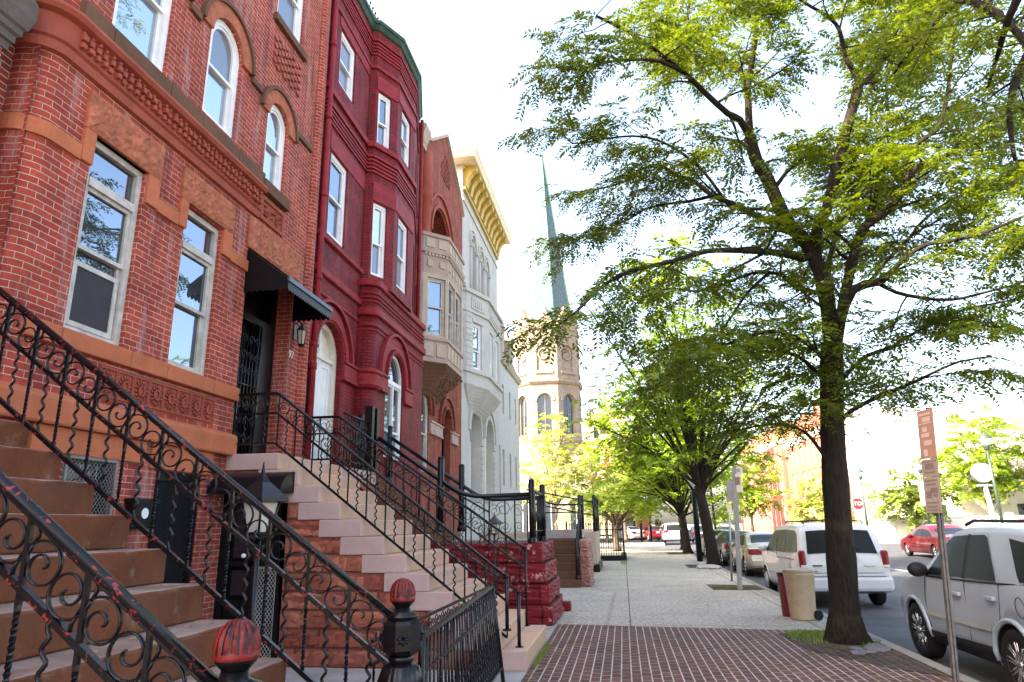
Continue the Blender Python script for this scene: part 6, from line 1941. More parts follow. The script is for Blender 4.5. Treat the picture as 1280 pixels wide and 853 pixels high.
for k in range(8):
    fc = octf(k)
    mid = (fc.P0 + fc.P1) / 2
    if fc.n.dot(mid - Vector((cx, cy))) < 0: fc = Face(fc.P1, fc.P0)
    faces.append(fc)
    hb = hole(.7, 2.4, 11.3, 15.9, .85); hd = hole(.8, 2.3, 2.0, 6.4, .75)
    panel(mb, fc, 0, 17.0, [hb, hd], depth=.35)
    panel(mb, Face(fc.P0, fc.P1), 17.0, 23.6, [hole(.75, 2.35, 18.6, 21.6, .8)], depth=.2)
    mb.poly([fc.pt(0, 23.6), fc.pt(fc.len, 23.6), fc.pt(fc.len / 2, 26.4)])
    mb.add([fc.pt(0, 23.6), fc.pt(fc.len / 2, 26.4), (cx, cy, 26.4), fc.pt(fc.len, 23.6)], [(0, 1, 2), (1, 3, 2)])
    fpoly(mb, fc, [(.7, 18.5), (2.4, 18.5), (2.4, 21.7), (.7, 21.7)], .19)
tw = mb.build('tower_wall', M['church'], T)
for k, fc in enumerate(faces):
    if fc.n.y > .3: continue
    for h in (hole(.7, 2.4, 11.3, 15.9, .85), hole(.8, 2.3, 2.0, 6.4, .75)):
        w = window(T, fc, h, d=.25, fw=.14, sash=False, mull=1, mat=M['church'], pane=M['glassd'])
    mb = MB()
    c = 1.55
    archring(mb, fc, c, .86, .86, 15.05, .3, -.1, .02); archring(mb, fc, c, .8, .8, 20.8, .22, -.1, .02)
    pts = [fc.pt(c + .6 * math.cos(2 * PI * i / 20), 20.5 + .6 * math.sin(2 * PI * i / 20), .1) for i in range(21)]
    mb.tube(pts, .1, n=6, cap=False)
    fbox(mb, fc, .5, 2.6, 18.2, 18.5, -.15, .02)
    mb.each('stone_tracery', M['church'], T)
mb = MB()
for z, o, h in ((17.0, .35, .5), (10.5, .2, .4), (23.4, .2, .3), (7.4, .15, .3)):
    ringp = [(cx + (Rr) * math.cos(-PI / 8 - PI / 4 * k), cy + (Rr) * math.sin(-PI / 8 - PI / 4 * k)) for k in range(9)]
    vs = []
    for q, zz in ((0, z), (o * .4, z), (o, z + h * .5), (o, z + h * .8), (0, z + h)):
        vs.append([(cx + (p[0] - cx) * (1 + q / Rr), cy + (p[1] - cy) * (1 + q / Rr), zz) for p in ringp[:8]])
    for i in range(4):
        for k in range(8): mb.quad(vs[i][k], vs[i][(k + 1) % 8], vs[i + 1][(k + 1) % 8], vs[i + 1][k])
mb.build('stone_band', M['church'], T)
mb = MB()
sp = [(Rr * .86, 24.6), (.06, 49.0)]
for k in range(8):
    a0, a1 = PI / 8 + PI / 4 * k, PI / 8 + PI / 4 * (k + 1)
    mb.quad(*[(cx + r * math.cos(a), cy + r * math.sin(a), z) for (r, z), a in ((sp[0], a0), (sp[0], a1), (sp[1], a1), (sp[1], a0))])
spi = mb.build('spire', M['spire'], T)
mb = MB()
for k in range(8):
    a0 = PI / 8 + PI / 4 * k
    if 2 <= k <= 5: continue
    mb.tube([(cx + sp[0][0] * math.cos(a0), cy + sp[0][0] * math.sin(a0), sp[0][1]), (cx + .06 * math.cos(a0), cy + .06 * math.sin(a0), 49.0)], [.09, .05], n=5)
mb.lathe([(.1, 48.8), (.22, 49.1), (.1, 49.35), (.04, 49.4), (.03, 50.5)], (cx, cy, 0), 8); mb.box((cx - .35, cy - .04, 49.9), (cx + .35, cy + .04, 50.02))
mb.build('spire_ridge', M['verd'], spi)
for k in (5, 6, 7):
    a = PI / 4 * (k)
# nave
T = thing('church_nave', 'brown stone church wall with arched blue windows right of the octagonal tower', 'church', (-4, 74, 0))
mb = MB()
fn = Face((-30, 72.5), (-3.2, 72.5)) if False else Face((-3.2, 72.5), (-30, 72.5))
fn = Face((-30, 72.5), (-3.0, 72.5))
# facing the camera (-y): walk in +x has its outside on the right (-y)
hs = [hole(24.6, 26.0, .2, 4.2, .7), hole(22.0, 23.4, .2, 4.2, .7), hole(24.8, 25.9, 5.6, 7.2), hole(19, 20.4, .2, 4.2, .7)]
panel(mb, fn, 0, 8.6, hs, depth=.3)
mb.quad((-3.0, 72.5, 0), (-3.0, 92, 0), (-3.0, 92, 8.6), (-3.0, 72.5, 8.6)); mb.quad((-30, 72.5, 8.6), (-3, 72.5, 8.6), (-3, 92, 8.6), (-30, 92, 8.6)); mb.quad((-30, 92, 0), (-3, 92, 0), (-3, 92, 8.6), (-30, 92, 8.6)); mb.quad((-30, 92, 0), (-30, 72.5, 0), (-30, 72.5, 8.6), (-30, 92, 8.6))
mb.build('wall', M['church'], T)
for h in hs: window(T, fn, h, d=.2, fw=.1, mull=1, sash=False, mat=M['white'], pane=M['glass'])
def simple_block(name, label, x0, x1, y0, y1, H, mat, wins, trim=M['white'], door=None, group=None, gable=0, face='y'):
    """far building: walls with real openings toward the street and toward the camera"""
    T = thing(name, label, 'building', ((x0 + x1) / 2, (y0 + y1) / 2, 0), group=group)
    mb = MB()
    fy = Face((x0, y0), (x1, y0)); fxx = Face((x0, y1), (x0, y0)); fr = Face((x1, y0), (x1, y1))
    hy, hx = [], []
    for (zz, h, w, step, arch) in wins:
        for fc, lst in ((fy, hy), (fxx, hx)):
            n = max(1, int((fc.len - .6) / step)); m0 = (fc.len - n * step) / 2
            for k in range(n):
                c = m0 + step * (k + .5); lst.append(hole(c - w / 2, c + w / 2, zz, zz + h, arch))
    panel(mb, fy, 0, H, hy); panel(mb, fxx, 0, H, hx); panel(mb, fr, 0, H)
    mb.quad((x1, y1, 0), (x0, y1, 0), (x0, y1, H), (x1, y1, H)); mb.quad((x0, y0, H), (x1, y0, H), (x1, y1, H), (x0, y1, H))
    mb.build('wall', mat, T)
    for fc, lst in ((fy, hy), (fxx, hx)):
        for h in lst: window(T, fc, h, d=.12, fw=.08, mat=trim, sash=False, pane=M['glass'])
    mb = MB(); mb.sweep([(x0, y1), (x0, y0), (x1, y0), (x1, y1)], [(0, H - .5), (.1, H - .45), (.3, H - .1), (.3, H + .05), (0, H + .1)]); mb.build('cornice', trim, T)
    if gable:
        mb = MB(); n = max(1, int((y1 - y0) / gable)); d = (y1 - y0) / n
        for k in range(n):
            ya = y0 + d * k
            mb.prism([(ya + .3, H + .1), (ya + d - .3, H + .1), (ya + d / 2, H + 2.6)], 'x', x0 + .05, x0 + 2.5)
        mb.build('gable', mat, T)
    return T
simple_block('brick_building', 'low red brick building with pale arched openings beyond the crab apple tree', -1.4, 3.0, 84, 100, 4.6, M['redfar'], [(.2, 2.2, 1.5, 3.4, .7), (3.2, .7, .5, 1.1, 0)])
simple_block('stone_building', 'cream stone block with a flat top right of the church tower', -5.5, 1.5, 112, 130, 19.5, M['tanfar'], [(3, 2, 1, 3, 0), (7, 2, 1, 3, 0), (11, 2, 1, 3, 0), (15, 2, 1, 3, 0)])
GR2 = 'sunlit houses across the junction'
simple_block('brick_row_house', 'sunlit red brick terrace with gables left of the big trunk, nearest of two', 20, 34, 71, 88, 10.5, M['redfar'], [(1.0, 2.6, 1.1, 2.4, .5), (4.6, 2.3, 1.0, 2.4, 0), (7.7, 2.0, 1.0, 2.4, .45)], gable=5.5, group=GR2)
simple_block('brick_row_house', 'sunlit red brick terrace farther up the street, behind the mid trees', 20, 34, 90, 125, 11.5, M['redfar'], [(1.0, 2.6, 1.1, 2.8, .5), (4.8, 2.3, 1.0, 2.8, 0), (8.2, 2.0, 1.0, 2.8, .45)], gable=6, group=GR2)
simple_block('pale_building', 'pale stucco building beyond the junction, between the big trunk and the parking signs', 21.6, 48, 68, 70.6, 11.5, M['stucco'], [(1.2, 1.7, .9, 6.5, 0)])
T = thing('low_wall', 'low white garden wall at the right edge behind the red four wheel drive', 'wall', (30, 58, 0))
mb = MB(); mb.box((21.5, 62.2, -.25), (46, 62.5, 1.7)); mb.build('wall', M['stucco'], T)
mb = MB(); mb.box((21.4, 62.15, 1.7), (46, 62.55, 1.8)); mb.build('coping', M['stucco'], T)
for k in range(9):
    mb = MB(); mb.box((21.6 + k * 3, 62.1, -.2), (22.0 + k * 3, 62.6, 2.0)); mb.build('pier', M['stucco'], T)
M['lot'] = mat_plain('parking_lot_ground', (.16, .155, .15), .85, var=.2, scale=1)
M['lawn'] = mat_plain('dry_lawn', (.17, .17, .06), .95, var=.3, scale=3)
sheet('parking_lot_ground', 24.0, 60, 20, 46, -.15, M['lot']); sheet('lawn', 24.05, 60, 60.5, 63.9, -.1, M['lawn'])

# ================================================================== cars
M['cwhite'] = mat_carpaint('white_car_paint', (.56, .58, .61))
M['csilver'] = mat_carpaint('silver_white_paint', (.40, .475, .57), .2, .4)
M['ctan'] = mat_carpaint('champagne_paint', (.42, .38, .29), .5, .3)
M['cdark'] = mat_carpaint('dark_green_paint', (.012, .022, .020))
M['cred'] = mat_carpaint('dark_red_paint', (.13, .006, .011), .2)
M['cred2'] = mat_carpaint('red_paint', (.40, .05, .05))
M['cgrey'] = mat_carpaint('pale_grey_paint', (.50, .51, .52), .3)
M['cblue'] = mat_carpaint('dark_blue_paint', (.02, .03, .06))
M['cglass'] = mat_glass('car_glass', .0, (.005, .007, .007), k=.16)
M['lens'] = mat_carpaint('red_lens', (.20, .004, .006))
M['lensc'] = mat_carpaint('clear_lens', (.60, .60, .60))
M['tyre'] = mat_plain('tyre', (.014, .014, .015), .75, var=.2, bumpv=.2)
M['chrome'] = mat_plain('wheel_metal', (.55, .56, .58), .22, metal=.9, var=.1, bumpv=0)
M['trim'] = mat_plain('dark_trim', (.02, .02, .022), .55, var=.2, bumpv=.05)
M['plate'] = mat_plain('number_plate', (.62, .62, .58), .5, var=.05, bumpv=0)
M['well'] = mat_plain('wheel_well', (.006, .006, .006), .9, bumpv=0)

def chaikin(P, n=2):
    for _ in range(n):
        Q = [P[0]]
        for a, b in zip(P[:-1], P[1:]):
            Q.append((a[0] * .75 + b[0] * .25, a[1] * .75 + b[1] * .25)); Q.append((a[0] * .25 + b[0] * .75, a[1] * .25 + b[1] * .75))
        Q.append(P[-1]); P = Q
    return P
def interp(x, xs, ys):
    return float(np.interp(x, xs, ys))

class Car:
    """rear bumper at y=0, nose at y=Ln, z=0 on the road; x across"""
    def __init__(s, name, label, paint, W, prof_, wheels, belt, roof, wr=.32, zb=.22, taper=.78, flare=.0, group='parked cars', cat='car', rim='spoke', plan=(.10, .14)):
        s.t = thing(name, label, cat, (0, 0, 0), group=group)
        s.W = W; s.P = chaikin(prof_, 2); s.L = prof_[-1][0]; s.wheels = wheels; s.belt = belt; s.roof = roof; s.wr = wr; s.zb = zb; s.taper = taper; s.plan = plan
        s.paint = paint
        ys = [p[0] for p in s.P]
        s.ys = np.array(ys) + np.arange(len(ys)) * 1e-5; s.zs = np.array([p[1] for p in s.P])
        s.body(flare); s.make_wheels(rim)
    def zt(s, y): return float(np.interp(y, s.ys, s.zs))
    def hw(s, y, z):
        t = y / s.L
        e = 1.0
        e -= s.plan[0] * max(0, (.16 - t) / .16) ** 2.2
        e -= s.plan[1] * max(0, (t - .80) / .20) ** 2.0
        v = interp(z, [0, s.zb, .38, .62, s.belt, s.roof], [.90, .93, .985, 1.0, .965, s.taper])
        return s.W / 2 * e * v
    def crown(s, f): return .035 * (1 - f * f)
    def body(s, flare):
        st = []
        last = None
        for y, z in zip(s.ys, s.zs):
            if last is None or y - last[0] > .012 or abs(z - last[1]) > .02: st.append((y, z)); last = (y, z)
        # extra stations on long flats
        full = []
        for a, b in zip(st[:-1], st[1:]):
            n = max(1, int((b[0] - a[0]) / .12))
            for k in range(n): full.append((a[0] + (b[0] - a[0]) * k / n, a[1] + (b[1] - a[1]) * k / n))
        full.append(st[-1])
        S_ = [0, .06, .16, .3, .45, .58, .70, .80, .88, .94, .975]
        Tf = [.955, .88, .7, .4]
        rings = []
        for y, zt in full:
            over = max(0, .55 - y) * .18 + max(0, y - (s.L - .6)) * .12
            zb = min(s.zb + over, zt - .05)
            half = []
            half.append((0, zb)); half.append((s.hw(y, zb) * .8, zb))
            for q in S_:
                z = zb + (zt - zb) * q; half.append((s.hw(y, z), z))
            w = s.hw(y, zt)
            for f in Tf: half.append((w * f, zt + s.crown(f) - .035 + .03 * (1 - f ** 6)))
            half.append((0, zt + s.crown(0) - .005))
            ring = half + [(-x, z) for x, z in half[-2:0:-1]]
            rings.append([(x, y, z) for x, z in ring])
        mb = MB(); n = len(rings[0])
        vs = [p for r in rings for p in r]
        mb.add(vs, [(i * n + k, i * n + (k + 1) % n, (i + 1) * n + (k + 1) % n, (i + 1) * n + k) for i in range(len(rings) - 1) for k in range(n)], 0, True)
        mb.add(rings[0], [tuple(range(n))]); mb.add(rings[-1], [tuple(range(n))])
        me = mb.mesh('body', [s.paint, M['well']])
        o = bpy.data.objects.new('body', me); COL.objects.link(o)
        cut = MB()
        for y in s.wheels:
            for sg in (-1, 1):
                cut.cyl((sg * (s.W / 2 - .27), y, s.wr), (sg * (s.W / 2 + .2), y, s.wr), s.wr + .065, n=36, smooth=True)
        cm = cut.mesh('cutter', [s.paint, M['well']])
        cm.polygons.foreach_set('material_index', [1] * len(cm.polygons))
        co = bpy.data.objects.new('cutter', cm); COL.objects.link(co)
        md = o.modifiers.new('cut', 'BOOLEAN'); md.object = co; md.operation = 'DIFFERENCE'; md.solver = 'EXACT'
        dg = bpy.context.evaluated_depsgraph_get(); dg.update()
        new = bpy.data.meshes.new_from_object(o.evaluated_get(dg))
        bpy.data.objects.remove(o); bpy.data.objects.remove(co); bpy.data.meshes.remove(cm)
        new.name = 'body'
        if len(new.materials) < 2:
            new.materials.clear(); new.materials.append(s.paint); new.materials.append(M['well'])
        b = bpy.data.objects.new('body', new); COL.objects.link(b); b.parent = s.t
        s.b = b
        # wheel arch lips
        mb = MB()
        for y in s.wheels:
            for sg in (-1, 1):
                pts = []
                for k in range(19):
                    a = -.25 + (PI + .5) * k / 18
                    yy, zz = y + (s.wr + .07) * math.cos(a), s.wr + (s.wr + .07) * math.sin(a)
                    if zz < s.zb - .02: continue
                    pts.append((sg * (s.hw(yy, zz) + .002 + flare * .3), yy, zz))
                mb.tube(pts, .016 + flare, n=6)
        mb.each('arch_lip', s.paint, s.t)
    def make_wheels(s, rim):
        r = s.wr
        tm = MB()
        prof_ = [(r * .62, -.095), (r * .66, -.105), (r * .93, -.105), (r * .99, -.085), (r, -.05), (r, .05), (r * .99, .085), (r * .93, .105), (r * .66, .105), (r * .62, .095)]
        tm.lathe(prof_, (0, 0, 0), 36)
        tm = tm.mesh('wheel', M['tyre'])
        rm_ = MB()
        rm_.lathe([(.001, .055), (r * .60, .05), (r * .63, .10), (r * .655, .106), (r * .66, .09), (r * .6, -.08)], (0, 0, 0), 36, mi=1)
        if rim == 'spoke':
            for k in range(9):
                a = 2 * PI * k / 9
                d = Vector((math.cos(a), math.sin(a), 0)); n_ = Vector((-d.y, d.x, 0))
                for q in (-.011, .011):
                    rm_.tube([d * r * .1 + n_ * q + Vector((0, 0, .085)), d * r * .62 + n_ * q * 2.0 + Vector((0, 0, .098))], [.012, .010], n=6, mi=0)
        else:
            rm_.lathe([(.001, .085), (r * .35, .09), (r * .6, .10), (r * .64, .108)], (0, 0, 0), 30, rib=(12, .02, .05, .2))
        rm_.lathe([(.001, .11), (.04, .108), (.055, .09)], (0, 0, 0), 14)
        rm_ = rm_.mesh('rim', [M['chrome'], M['trim']])
        for y in s.wheels:
            for sg in (-1, 1):
                mt = Matrix.Translation((sg * (s.W / 2 - .115), y, r)) @ Matrix.Rotation(sg * PI / 2, 4, 'Y')
                w = inst('wheel', tm, s.t, mt); inst('rim', rm_, w)
    def side(s, nm, poly, mat, eps=.012, sides=(-1, 1), n=6, parent=None):
        """patch on the flank: polygon in (y,z), subdivided so that it follows the body"""
        if len(sides) > 1:
            for sg in sides: q = s.side(nm, poly, mat, eps, (sg,), n, parent)
            return q
        mb = MB()
        for sg in sides:
            # scan columns between the polygon's y limits
            ys = [p[0] for p in poly]
            y0, y1 = min(ys), max(ys)
            cols = []
            m = max(6, int((y1 - y0) / .06))
            cand = sorted(set([y0 + (y1 - y0) * k / m for k in range(m + 1)] + ys))
            for y in cand:
                yy = min(max(y, y0 + 1e-4), y1 - 1e-4)
                zz = []
                for (a, b) in zip(poly, poly[1:] + poly[:1]):
                    if (a[0] - yy) * (b[0] - yy) < 0: zz.append(a[1] + (b[1] - a[1]) * (yy - a[0]) / (b[0] - a[0]))
                if len(zz) >= 2: cols.append((yy, min(zz), max(zz)))
            vs = []
            for y, za, zb in cols:
                for k in range(n + 1):
                    z = za + (zb - za) * k / n
                    vs.append((sg * (s.hw(y, z) + eps), y, z))
            k_ = n + 1
            mb.add(vs, [(i * k_ + j, (i + 1) * k_ + j, (i + 1) * k_ + j + 1, i * k_ + j + 1) for i in range(len(cols) - 1) for j in range(n)], 0, True)
        return mb.build(nm, mat, parent or s.t, local=True)
    def strip(s, nm, pts, w, mat, sides=(-1, 1), eps=.004, r=.5):
        if len(sides) > 1:
            for sg in sides: q = s.strip(nm, pts, w, mat, (sg,), eps, r)
            return q
        mb = MB()
        for sg in sides:
            mb.tube([(sg * (s.hw(y, z) + eps), y, z) for y, z in pts], 1, n=6, flat=(w, w * r))
        return mb.build(nm, mat, s.t, local=True)
    def top(s, nm, ya, yb, f, mat, eps=.012, za=None, zb_=None):
        """glass lying on the sloping top profile between two profile points (by y, or by z when it is steep)"""
        P = [(y, z) for y, z in zip(s.ys, s.zs) if ya <= y <= yb]
        ex = lambda y: (y, s.zt(y))
        P = [ex(ya)] + P + [ex(yb)]
        Q = []
        for a, b in zip(P[:-1], P[1:]):
            n = max(1, int(math.hypot(b[0] - a[0], b[1] - a[1]) / .05))
            for k in range(n): Q.append((a[0] + (b[0] - a[0]) * k / n, a[1] + (b[1] - a[1]) * k / n))
        Q.append(P[-1])
        mb = MB(); m = 8
        vs = []
        for i, (y, z) in enumerate(Q):
            a, b = Q[max(0, i - 1)], Q[min(len(Q) - 1, i + 1)]
            d = Vector((b[0] - a[0], b[1] - a[1])).normalized(); nn = Vector((-d.y, d.x))
            if nn.y < 0 and abs(nn.y) > .2: nn = -nn
            for k in range(m + 1):
                q = -f + 2 * f * k / m
                vs.append((q * s.hw(y, z), y + nn.x * eps, z + s.crown(q) - .005 + nn.y * eps))
        mb.add(vs, [(i * (m + 1) + k, i * (m + 1) + k + 1, (i + 1) * (m + 1) + k + 1, (i + 1) * (m + 1) + k) for i in range(len(Q) - 1) for k in range(m)], 0, True)
        return mb.build(nm, mat, s.t, local=True)
    def box(s, nm, a, b, mat, bev=.02, both=False, parent=None):
        mb = MB(); mb.box(a, b, bev=bev)
        if both: mb.box((-a[0], a[1], a[2]), (-b[0], b[1], b[2]), bev=bev)
        return mb.build(nm, mat, parent or s.t, local=True)
    def each(s, nm, a, b, mat, bev=.02):
        for sg in (-1, 1): s.box(nm, (a[0] * sg, a[1], a[2]), (b[0] * sg, b[1], b[2]), mat, bev)
    def mirror(s, y, z, mat):
        for sg in (-1, 1):
            bm = bmesh.new(); bmesh.ops.create_uvsphere(bm, u_segments=14, v_segments=8, radius=1)
            x = s.hw(y, z) + .12
            for v in bm.verts: v.co = Vector((sg * x + v.co.x * .125, y + v.co.y * .07 + .02, z + v.co.z * .095 + .02))
            mb = MB(); mb.bm(bm, smooth=True)
            mb.tube([(sg * (x - .1), y + .02, z - .03), (sg * (s.hw(y, z) - .03), y + .03, z - .04)], .035, n=8)
            mb.build('mirror', mat, s.t, local=True)
    def place(s, x, y, rz=0, z=-.21):
        s.t.location = (x, y, z); s.t.rotation_euler = (0, 0, rz)
GC = 'cars parked along the street'
def sedan(name, label, paint, L_=4.55, W=1.76, H=1.43, rim='spoke', lamp='wide', kind='car'):
    k = L_ / 4.55
    pr = [(0, .50), (.02, .72), (.06, .93), (.14, 1.02), (.70 * k, 1.07), (1.40 * k, 1.36), (1.75 * k, H), (2.45 * k, H - .01), (2.85 * k, 1.36), (3.45 * k, .99), (4.2 * k, .84), (4.45 * k, .70), (4.53 * k, .55), (4.55 * k, .40)]
    c = Car(name, label, paint, W, pr, (.95 * k, 3.62 * k), .95, H, group=GC, wr=.315, taper=.70, rim=rim)
    c.side('side_glass', [(2.02 * k, 1.0), (2.95 * k, .99), (2.60 * k, 1.30), (2.42 * k, 1.345), (2.02 * k, 1.36)], M['cglass'])
    c.side('side_glass', [(1.10 * k, 1.02), (1.96 * k, 1.0), (1.96 * k, 1.355), (1.72 * k, 1.34), (1.45 * k, 1.25)], M['cglass'])
    c.top('rear_window', .74 * k, 1.36 * k, .80, M['cglass']); c.top('windscreen', 2.90 * k, 3.42 * k, .80, M['cglass'])
    c.strip('door_seam', [(2.0 * k, .34), (1.99 * k, .95)], .006, M['trim']); c.strip('door_seam', [(3.0 * k, .34), (3.02 * k, .94)], .006, M['trim'])
    c.strip('door_seam', [(1.25 * k, .55), (1.02 * k, .78), (1.05 * k, .98)], .006, M['trim'])
    c.strip('side_moulding', [(1.35 * k, .56), (3.2 * k, .56)], .018, paint)
    c.each('door_handle', (W / 2 - .01, 2.10 * k, .82), (W / 2 + .022, 2.24 * k, .855), M['chrome'] if False else paint, .008); c.each('door_handle', (W / 2 - .01, 1.22 * k, .83), (W / 2 + .02, 1.36 * k, .865), paint, .008)
    c.mirror(2.92 * k, .98, paint)
    c.each('tail_light', (W / 2 - .46, -.005, .74), (W / 2 - .07, .12, .93), M['lens'], .03); c.each('tail_light', (W / 2 - .12, .02, .74), (W / 2 - .045, .30, .91), M['lens'], .02)
    c.each('headlight', (W / 2 - .45, L_ - .30, .60), (W / 2 - .12, L_ - .10, .74), M['lensc'], .03)
    c.box('rear_bumper', (-W / 2 + .10, -.06, .34), (W / 2 - .10, .25, .60), paint, .06); c.box('front_bumper', (-W / 2 + .16, L_ - .2, .30), (W / 2 - .16, L_ + .04, .54), paint, .05)
    c.box('number_plate', (-.16, -.018, .76), (.16, .02, .90), M['plate'], .004)
    c.box('boot_seam', (-.62, -.012 + .02, .715), (.62, .05, .722), M['trim'], 0)
    return c
# the near silver SUV
L_ = 4.15
pr = [(0, .55), (.01, .80), (.06, 1.02), (.22, 1.32), (.52, 1.66), (.75, 1.725), (1.6, 1.745), (2.05, 1.72), (2.35, 1.62), (2.95, 1.17), (3.15, 1.09), (3.8, .98), (4.02, .82), (4.12, .62), (4.15, .42)]
c = Car('parked_suv', 'silver white sport utility car at the right edge beside the leaning sign post', M['csilver'], 1.86, pr, (.84, 3.32), 1.10, 1.74, wr=.355, zb=.27, taper=.74, flare=.014, group=GC, cat='car')
c.side('side_glass', [(1.84, 1.14), (2.82, 1.11), (2.36, 1.52), (2.2, 1.60), (1.84, 1.62)], M['cglass'])
c.side('side_glass', [(1.06, 1.15), (1.76, 1.14), (1.76, 1.62), (1.40, 1.63)], M['cglass'])
c.side('side_glass', [(.28, 1.20), (.62, 1.17), (.92, 1.60), (.60, 1.56), (.42, 1.40)], M['cglass'])
c.side('window_pillar', [(1.765, 1.13), (1.835, 1.13), (1.835, 1.63), (1.765, 1.63)], M['trim'], .01)
c.strip('window_seal', [(.30, 1.17), (1.0, 1.13), (1.8, 1.11), (2.86, 1.085)], .012, M['trim'])
c.side('sill_cladding', [(1.27, .27), (2.88, .27), (2.88, .42), (1.27, .46)], M['trim'], .012)
c.side('side_moulding', [(1.24, .62), (2.92, .60), (2.92, .66), (1.24, .685)], M['cgrey'], .014)
c.strip('door_seam', [(1.78, .46), (1.80, 1.10)], .006, M['trim']); c.strip('door_seam', [(2.86, .45), (2.93, .80), (2.88, 1.07)], .006, M['trim']); c.strip('door_seam', [(1.26, .60), (1.04, .78), (1.02, 1.12)], .006, M['trim'])
c.each('door_handle', (.91, 1.88, .92), (.955, 2.06, .965), M['csilver'], .01); c.each('door_handle', (.91, 1.08, .945), (.955, 1.26, .99), M['csilver'], .01)
c.mirror(2.80, 1.15, M['trim'])
mb = MB()
P = [(-c.hw(.62, .9) - .004, .62 + .085 * math.cos(2 * PI * k / 20), .93 + .10 * math.sin(2 * PI * k / 20)) for k in range(21)]
mb.tube(P, .004, n=5, cap=False); mb.build('fuel_flap', M['trim'], c.t, local=True)
c.top('windscreen', 2.38, 2.93, .84, M['cglass']); c.top('rear_window', .09, .46, .78, M['cglass'])
for sg in (-1, 1):
    mb = MB(); mb.tube([(sg * .60, .55, 1.715), (sg * .62, .75, 1.775), (sg * .62, 1.9, 1.785), (sg * .60, 2.15, 1.735)], .018, n=8); mb.build('roof_rail', M['trim'], c.t, local=True)
c.each('tail_light', (.74, -.01, .86), (.90, .16, 1.22), M['lens'], .03); c.each('headlight', (.5, 3.86, .72), (.82, 4.05, .88), M['lensc'], .04)
c.box('rear_bumper', (-.86, -.08, .36), (.86, .3, .66), M['cgrey'], .07); c.box('front_bumper', (-.78, 3.95, .34), (.78, 4.20, .66), M['csilver'], .08)
c.place(4.83, 7.45)
# white minivan
L_ = 4.75
pr = [(0, .58), (.005, .86), (.03, .98), (.12, 1.18), (.30, 1.58), (.42, 1.69), (.6, 1.735), (2.0, 1.75), (2.5, 1.72), (2.9, 1.60), (3.65, 1.12), (3.85, 1.02), (4.4, .86), (4.66, .70), (4.75, .45)]
c = Car('parked_minivan', 'white minivan seen from behind, parked past the big tree trunk', M['cwhite'], 1.90, pr, (.85, 3.75), 1.04, 1.75, wr=.325, zb=.25, taper=.80, group=GC, cat='van', rim='cap', plan=(.05, .14))
c.side('side_glass', [(2.36, 1.10), (3.55, 1.07), (3.0, 1.47), (2.8, 1.57), (2.36, 1.60)], M['cglass'])
c.side('side_glass', [(1.42, 1.11), (2.28, 1.10), (2.28, 1.61), (1.42, 1.62)], M['cglass'])
c.side('side_glass', [(.30, 1.14), (1.34, 1.11), (1.34, 1.62), (.62, 1.60), (.46, 1.50)], M['cglass'])
c.strip('side_moulding', [(1.3, .62), (3.3, .60)], .022, M['cgrey']); c.strip('door_seam', [(2.32, .34), (2.32, 1.08)], .006, M['trim']); c.strip('door_seam', [(3.40, .4), (3.45, 1.05)], .006, M['trim']); c.strip('door_track', [(.5, .98), (2.3, .98)], .007, M['trim'])
c.top('rear_window', .085, .315, .83, M['cglass']); c.top('windscreen', 2.95, 3.6, .86, M['cglass'])
for sg in (-1, 1):
    mb = MB(); bmv = [(sg * .80, -.012, .98), (sg * .925, .00, .96), (sg * .93, .10, .95)]
    mb.box((sg * .775, -.022, .82), (sg * .915, .14, 1.19), bev=.05); mb.build('tail_light', M['lens'], c.t, local=True)
    c.box('reverse_light', (sg * .785, -.03, .83), (sg * .90, .03, .885), M['lensc'], .01)
c.box('rear_bumper', (-.93, -.10, .34), (.93, .32, .66), M['cwhite'], .08); c.box('bumper_step', (-.80, -.08, .655), (.80, .04, .685), M['cgrey'], .01)
c.box('tailgate_seam', (-.76, -.012, .72), (.76, .03, .728), M['trim'], 0); c.box('number_plate', (-.17, -.022, .84), (.17, .03, 1.0), M['plate'], .004); c.box('tailgate_handle', (-.28, -.025, 1.03), (.28, .05, 1.07), M['cwhite'], .01)
c.box('tailgate_badge', (.38, -.012, .86), (.62, .03, .885), M['chrome'], .003); c.box('tailgate_badge', (-.66, -.012, .86), (-.46, .03, .885), M['trim'], .003)
for sg in (-1, 1):
    mb = MB(); mb.tube([(sg * .62, .5, 1.75), (sg * .63, .62, 1.80), (sg * .63, 2.1, 1.81), (sg * .62, 2.25, 1.77)], .016, n=8); mb.build('roof_rail', M['trim'], c.t, local=True)
for y in (.8, 1.9):
    mb = MB(); mb.tube([(-.63, y, 1.80), (0, y, 1.83), (.63, y, 1.80)], .015, n=8); mb.build('roof_bar', M['trim'], c.t, local=True)
c.box('rear_wiper', (-.05, .08, 1.21), (.35, .11, 1.225), M['trim'], .004)
c.mirror(3.42, 1.12, M['cwhite'])
c.front = 0
c.place(4.66, 16.35)
c = sedan('parked_sedan', 'champagne saloon car with red tail lights parked ahead of the white minivan', M['ctan']); c.place(4.98, 25.0)
c = sedan('parked_sedan', 'dark green saloon car parked ahead of the champagne one', M['cdark'], 4.6); c.place(5.0, 31.0)
c = sedan('parked_sedan', 'silver saloon car roof just showing ahead of the dark green one', M['cgrey'], 4.6); c.place(5.1, 38.2)
c = sedan('parked_sedan', 'dark red saloon car on the far side of the street right of the big trunk', M['cred'], 5.6, 1.9, 1.55); c.place(15.3, 35.0)
c = sedan('parked_sedan', 'pale grey saloon car on the far side behind the roof of the silver one', M['cgrey'], 4.7); c.place(13.9, 24.6)
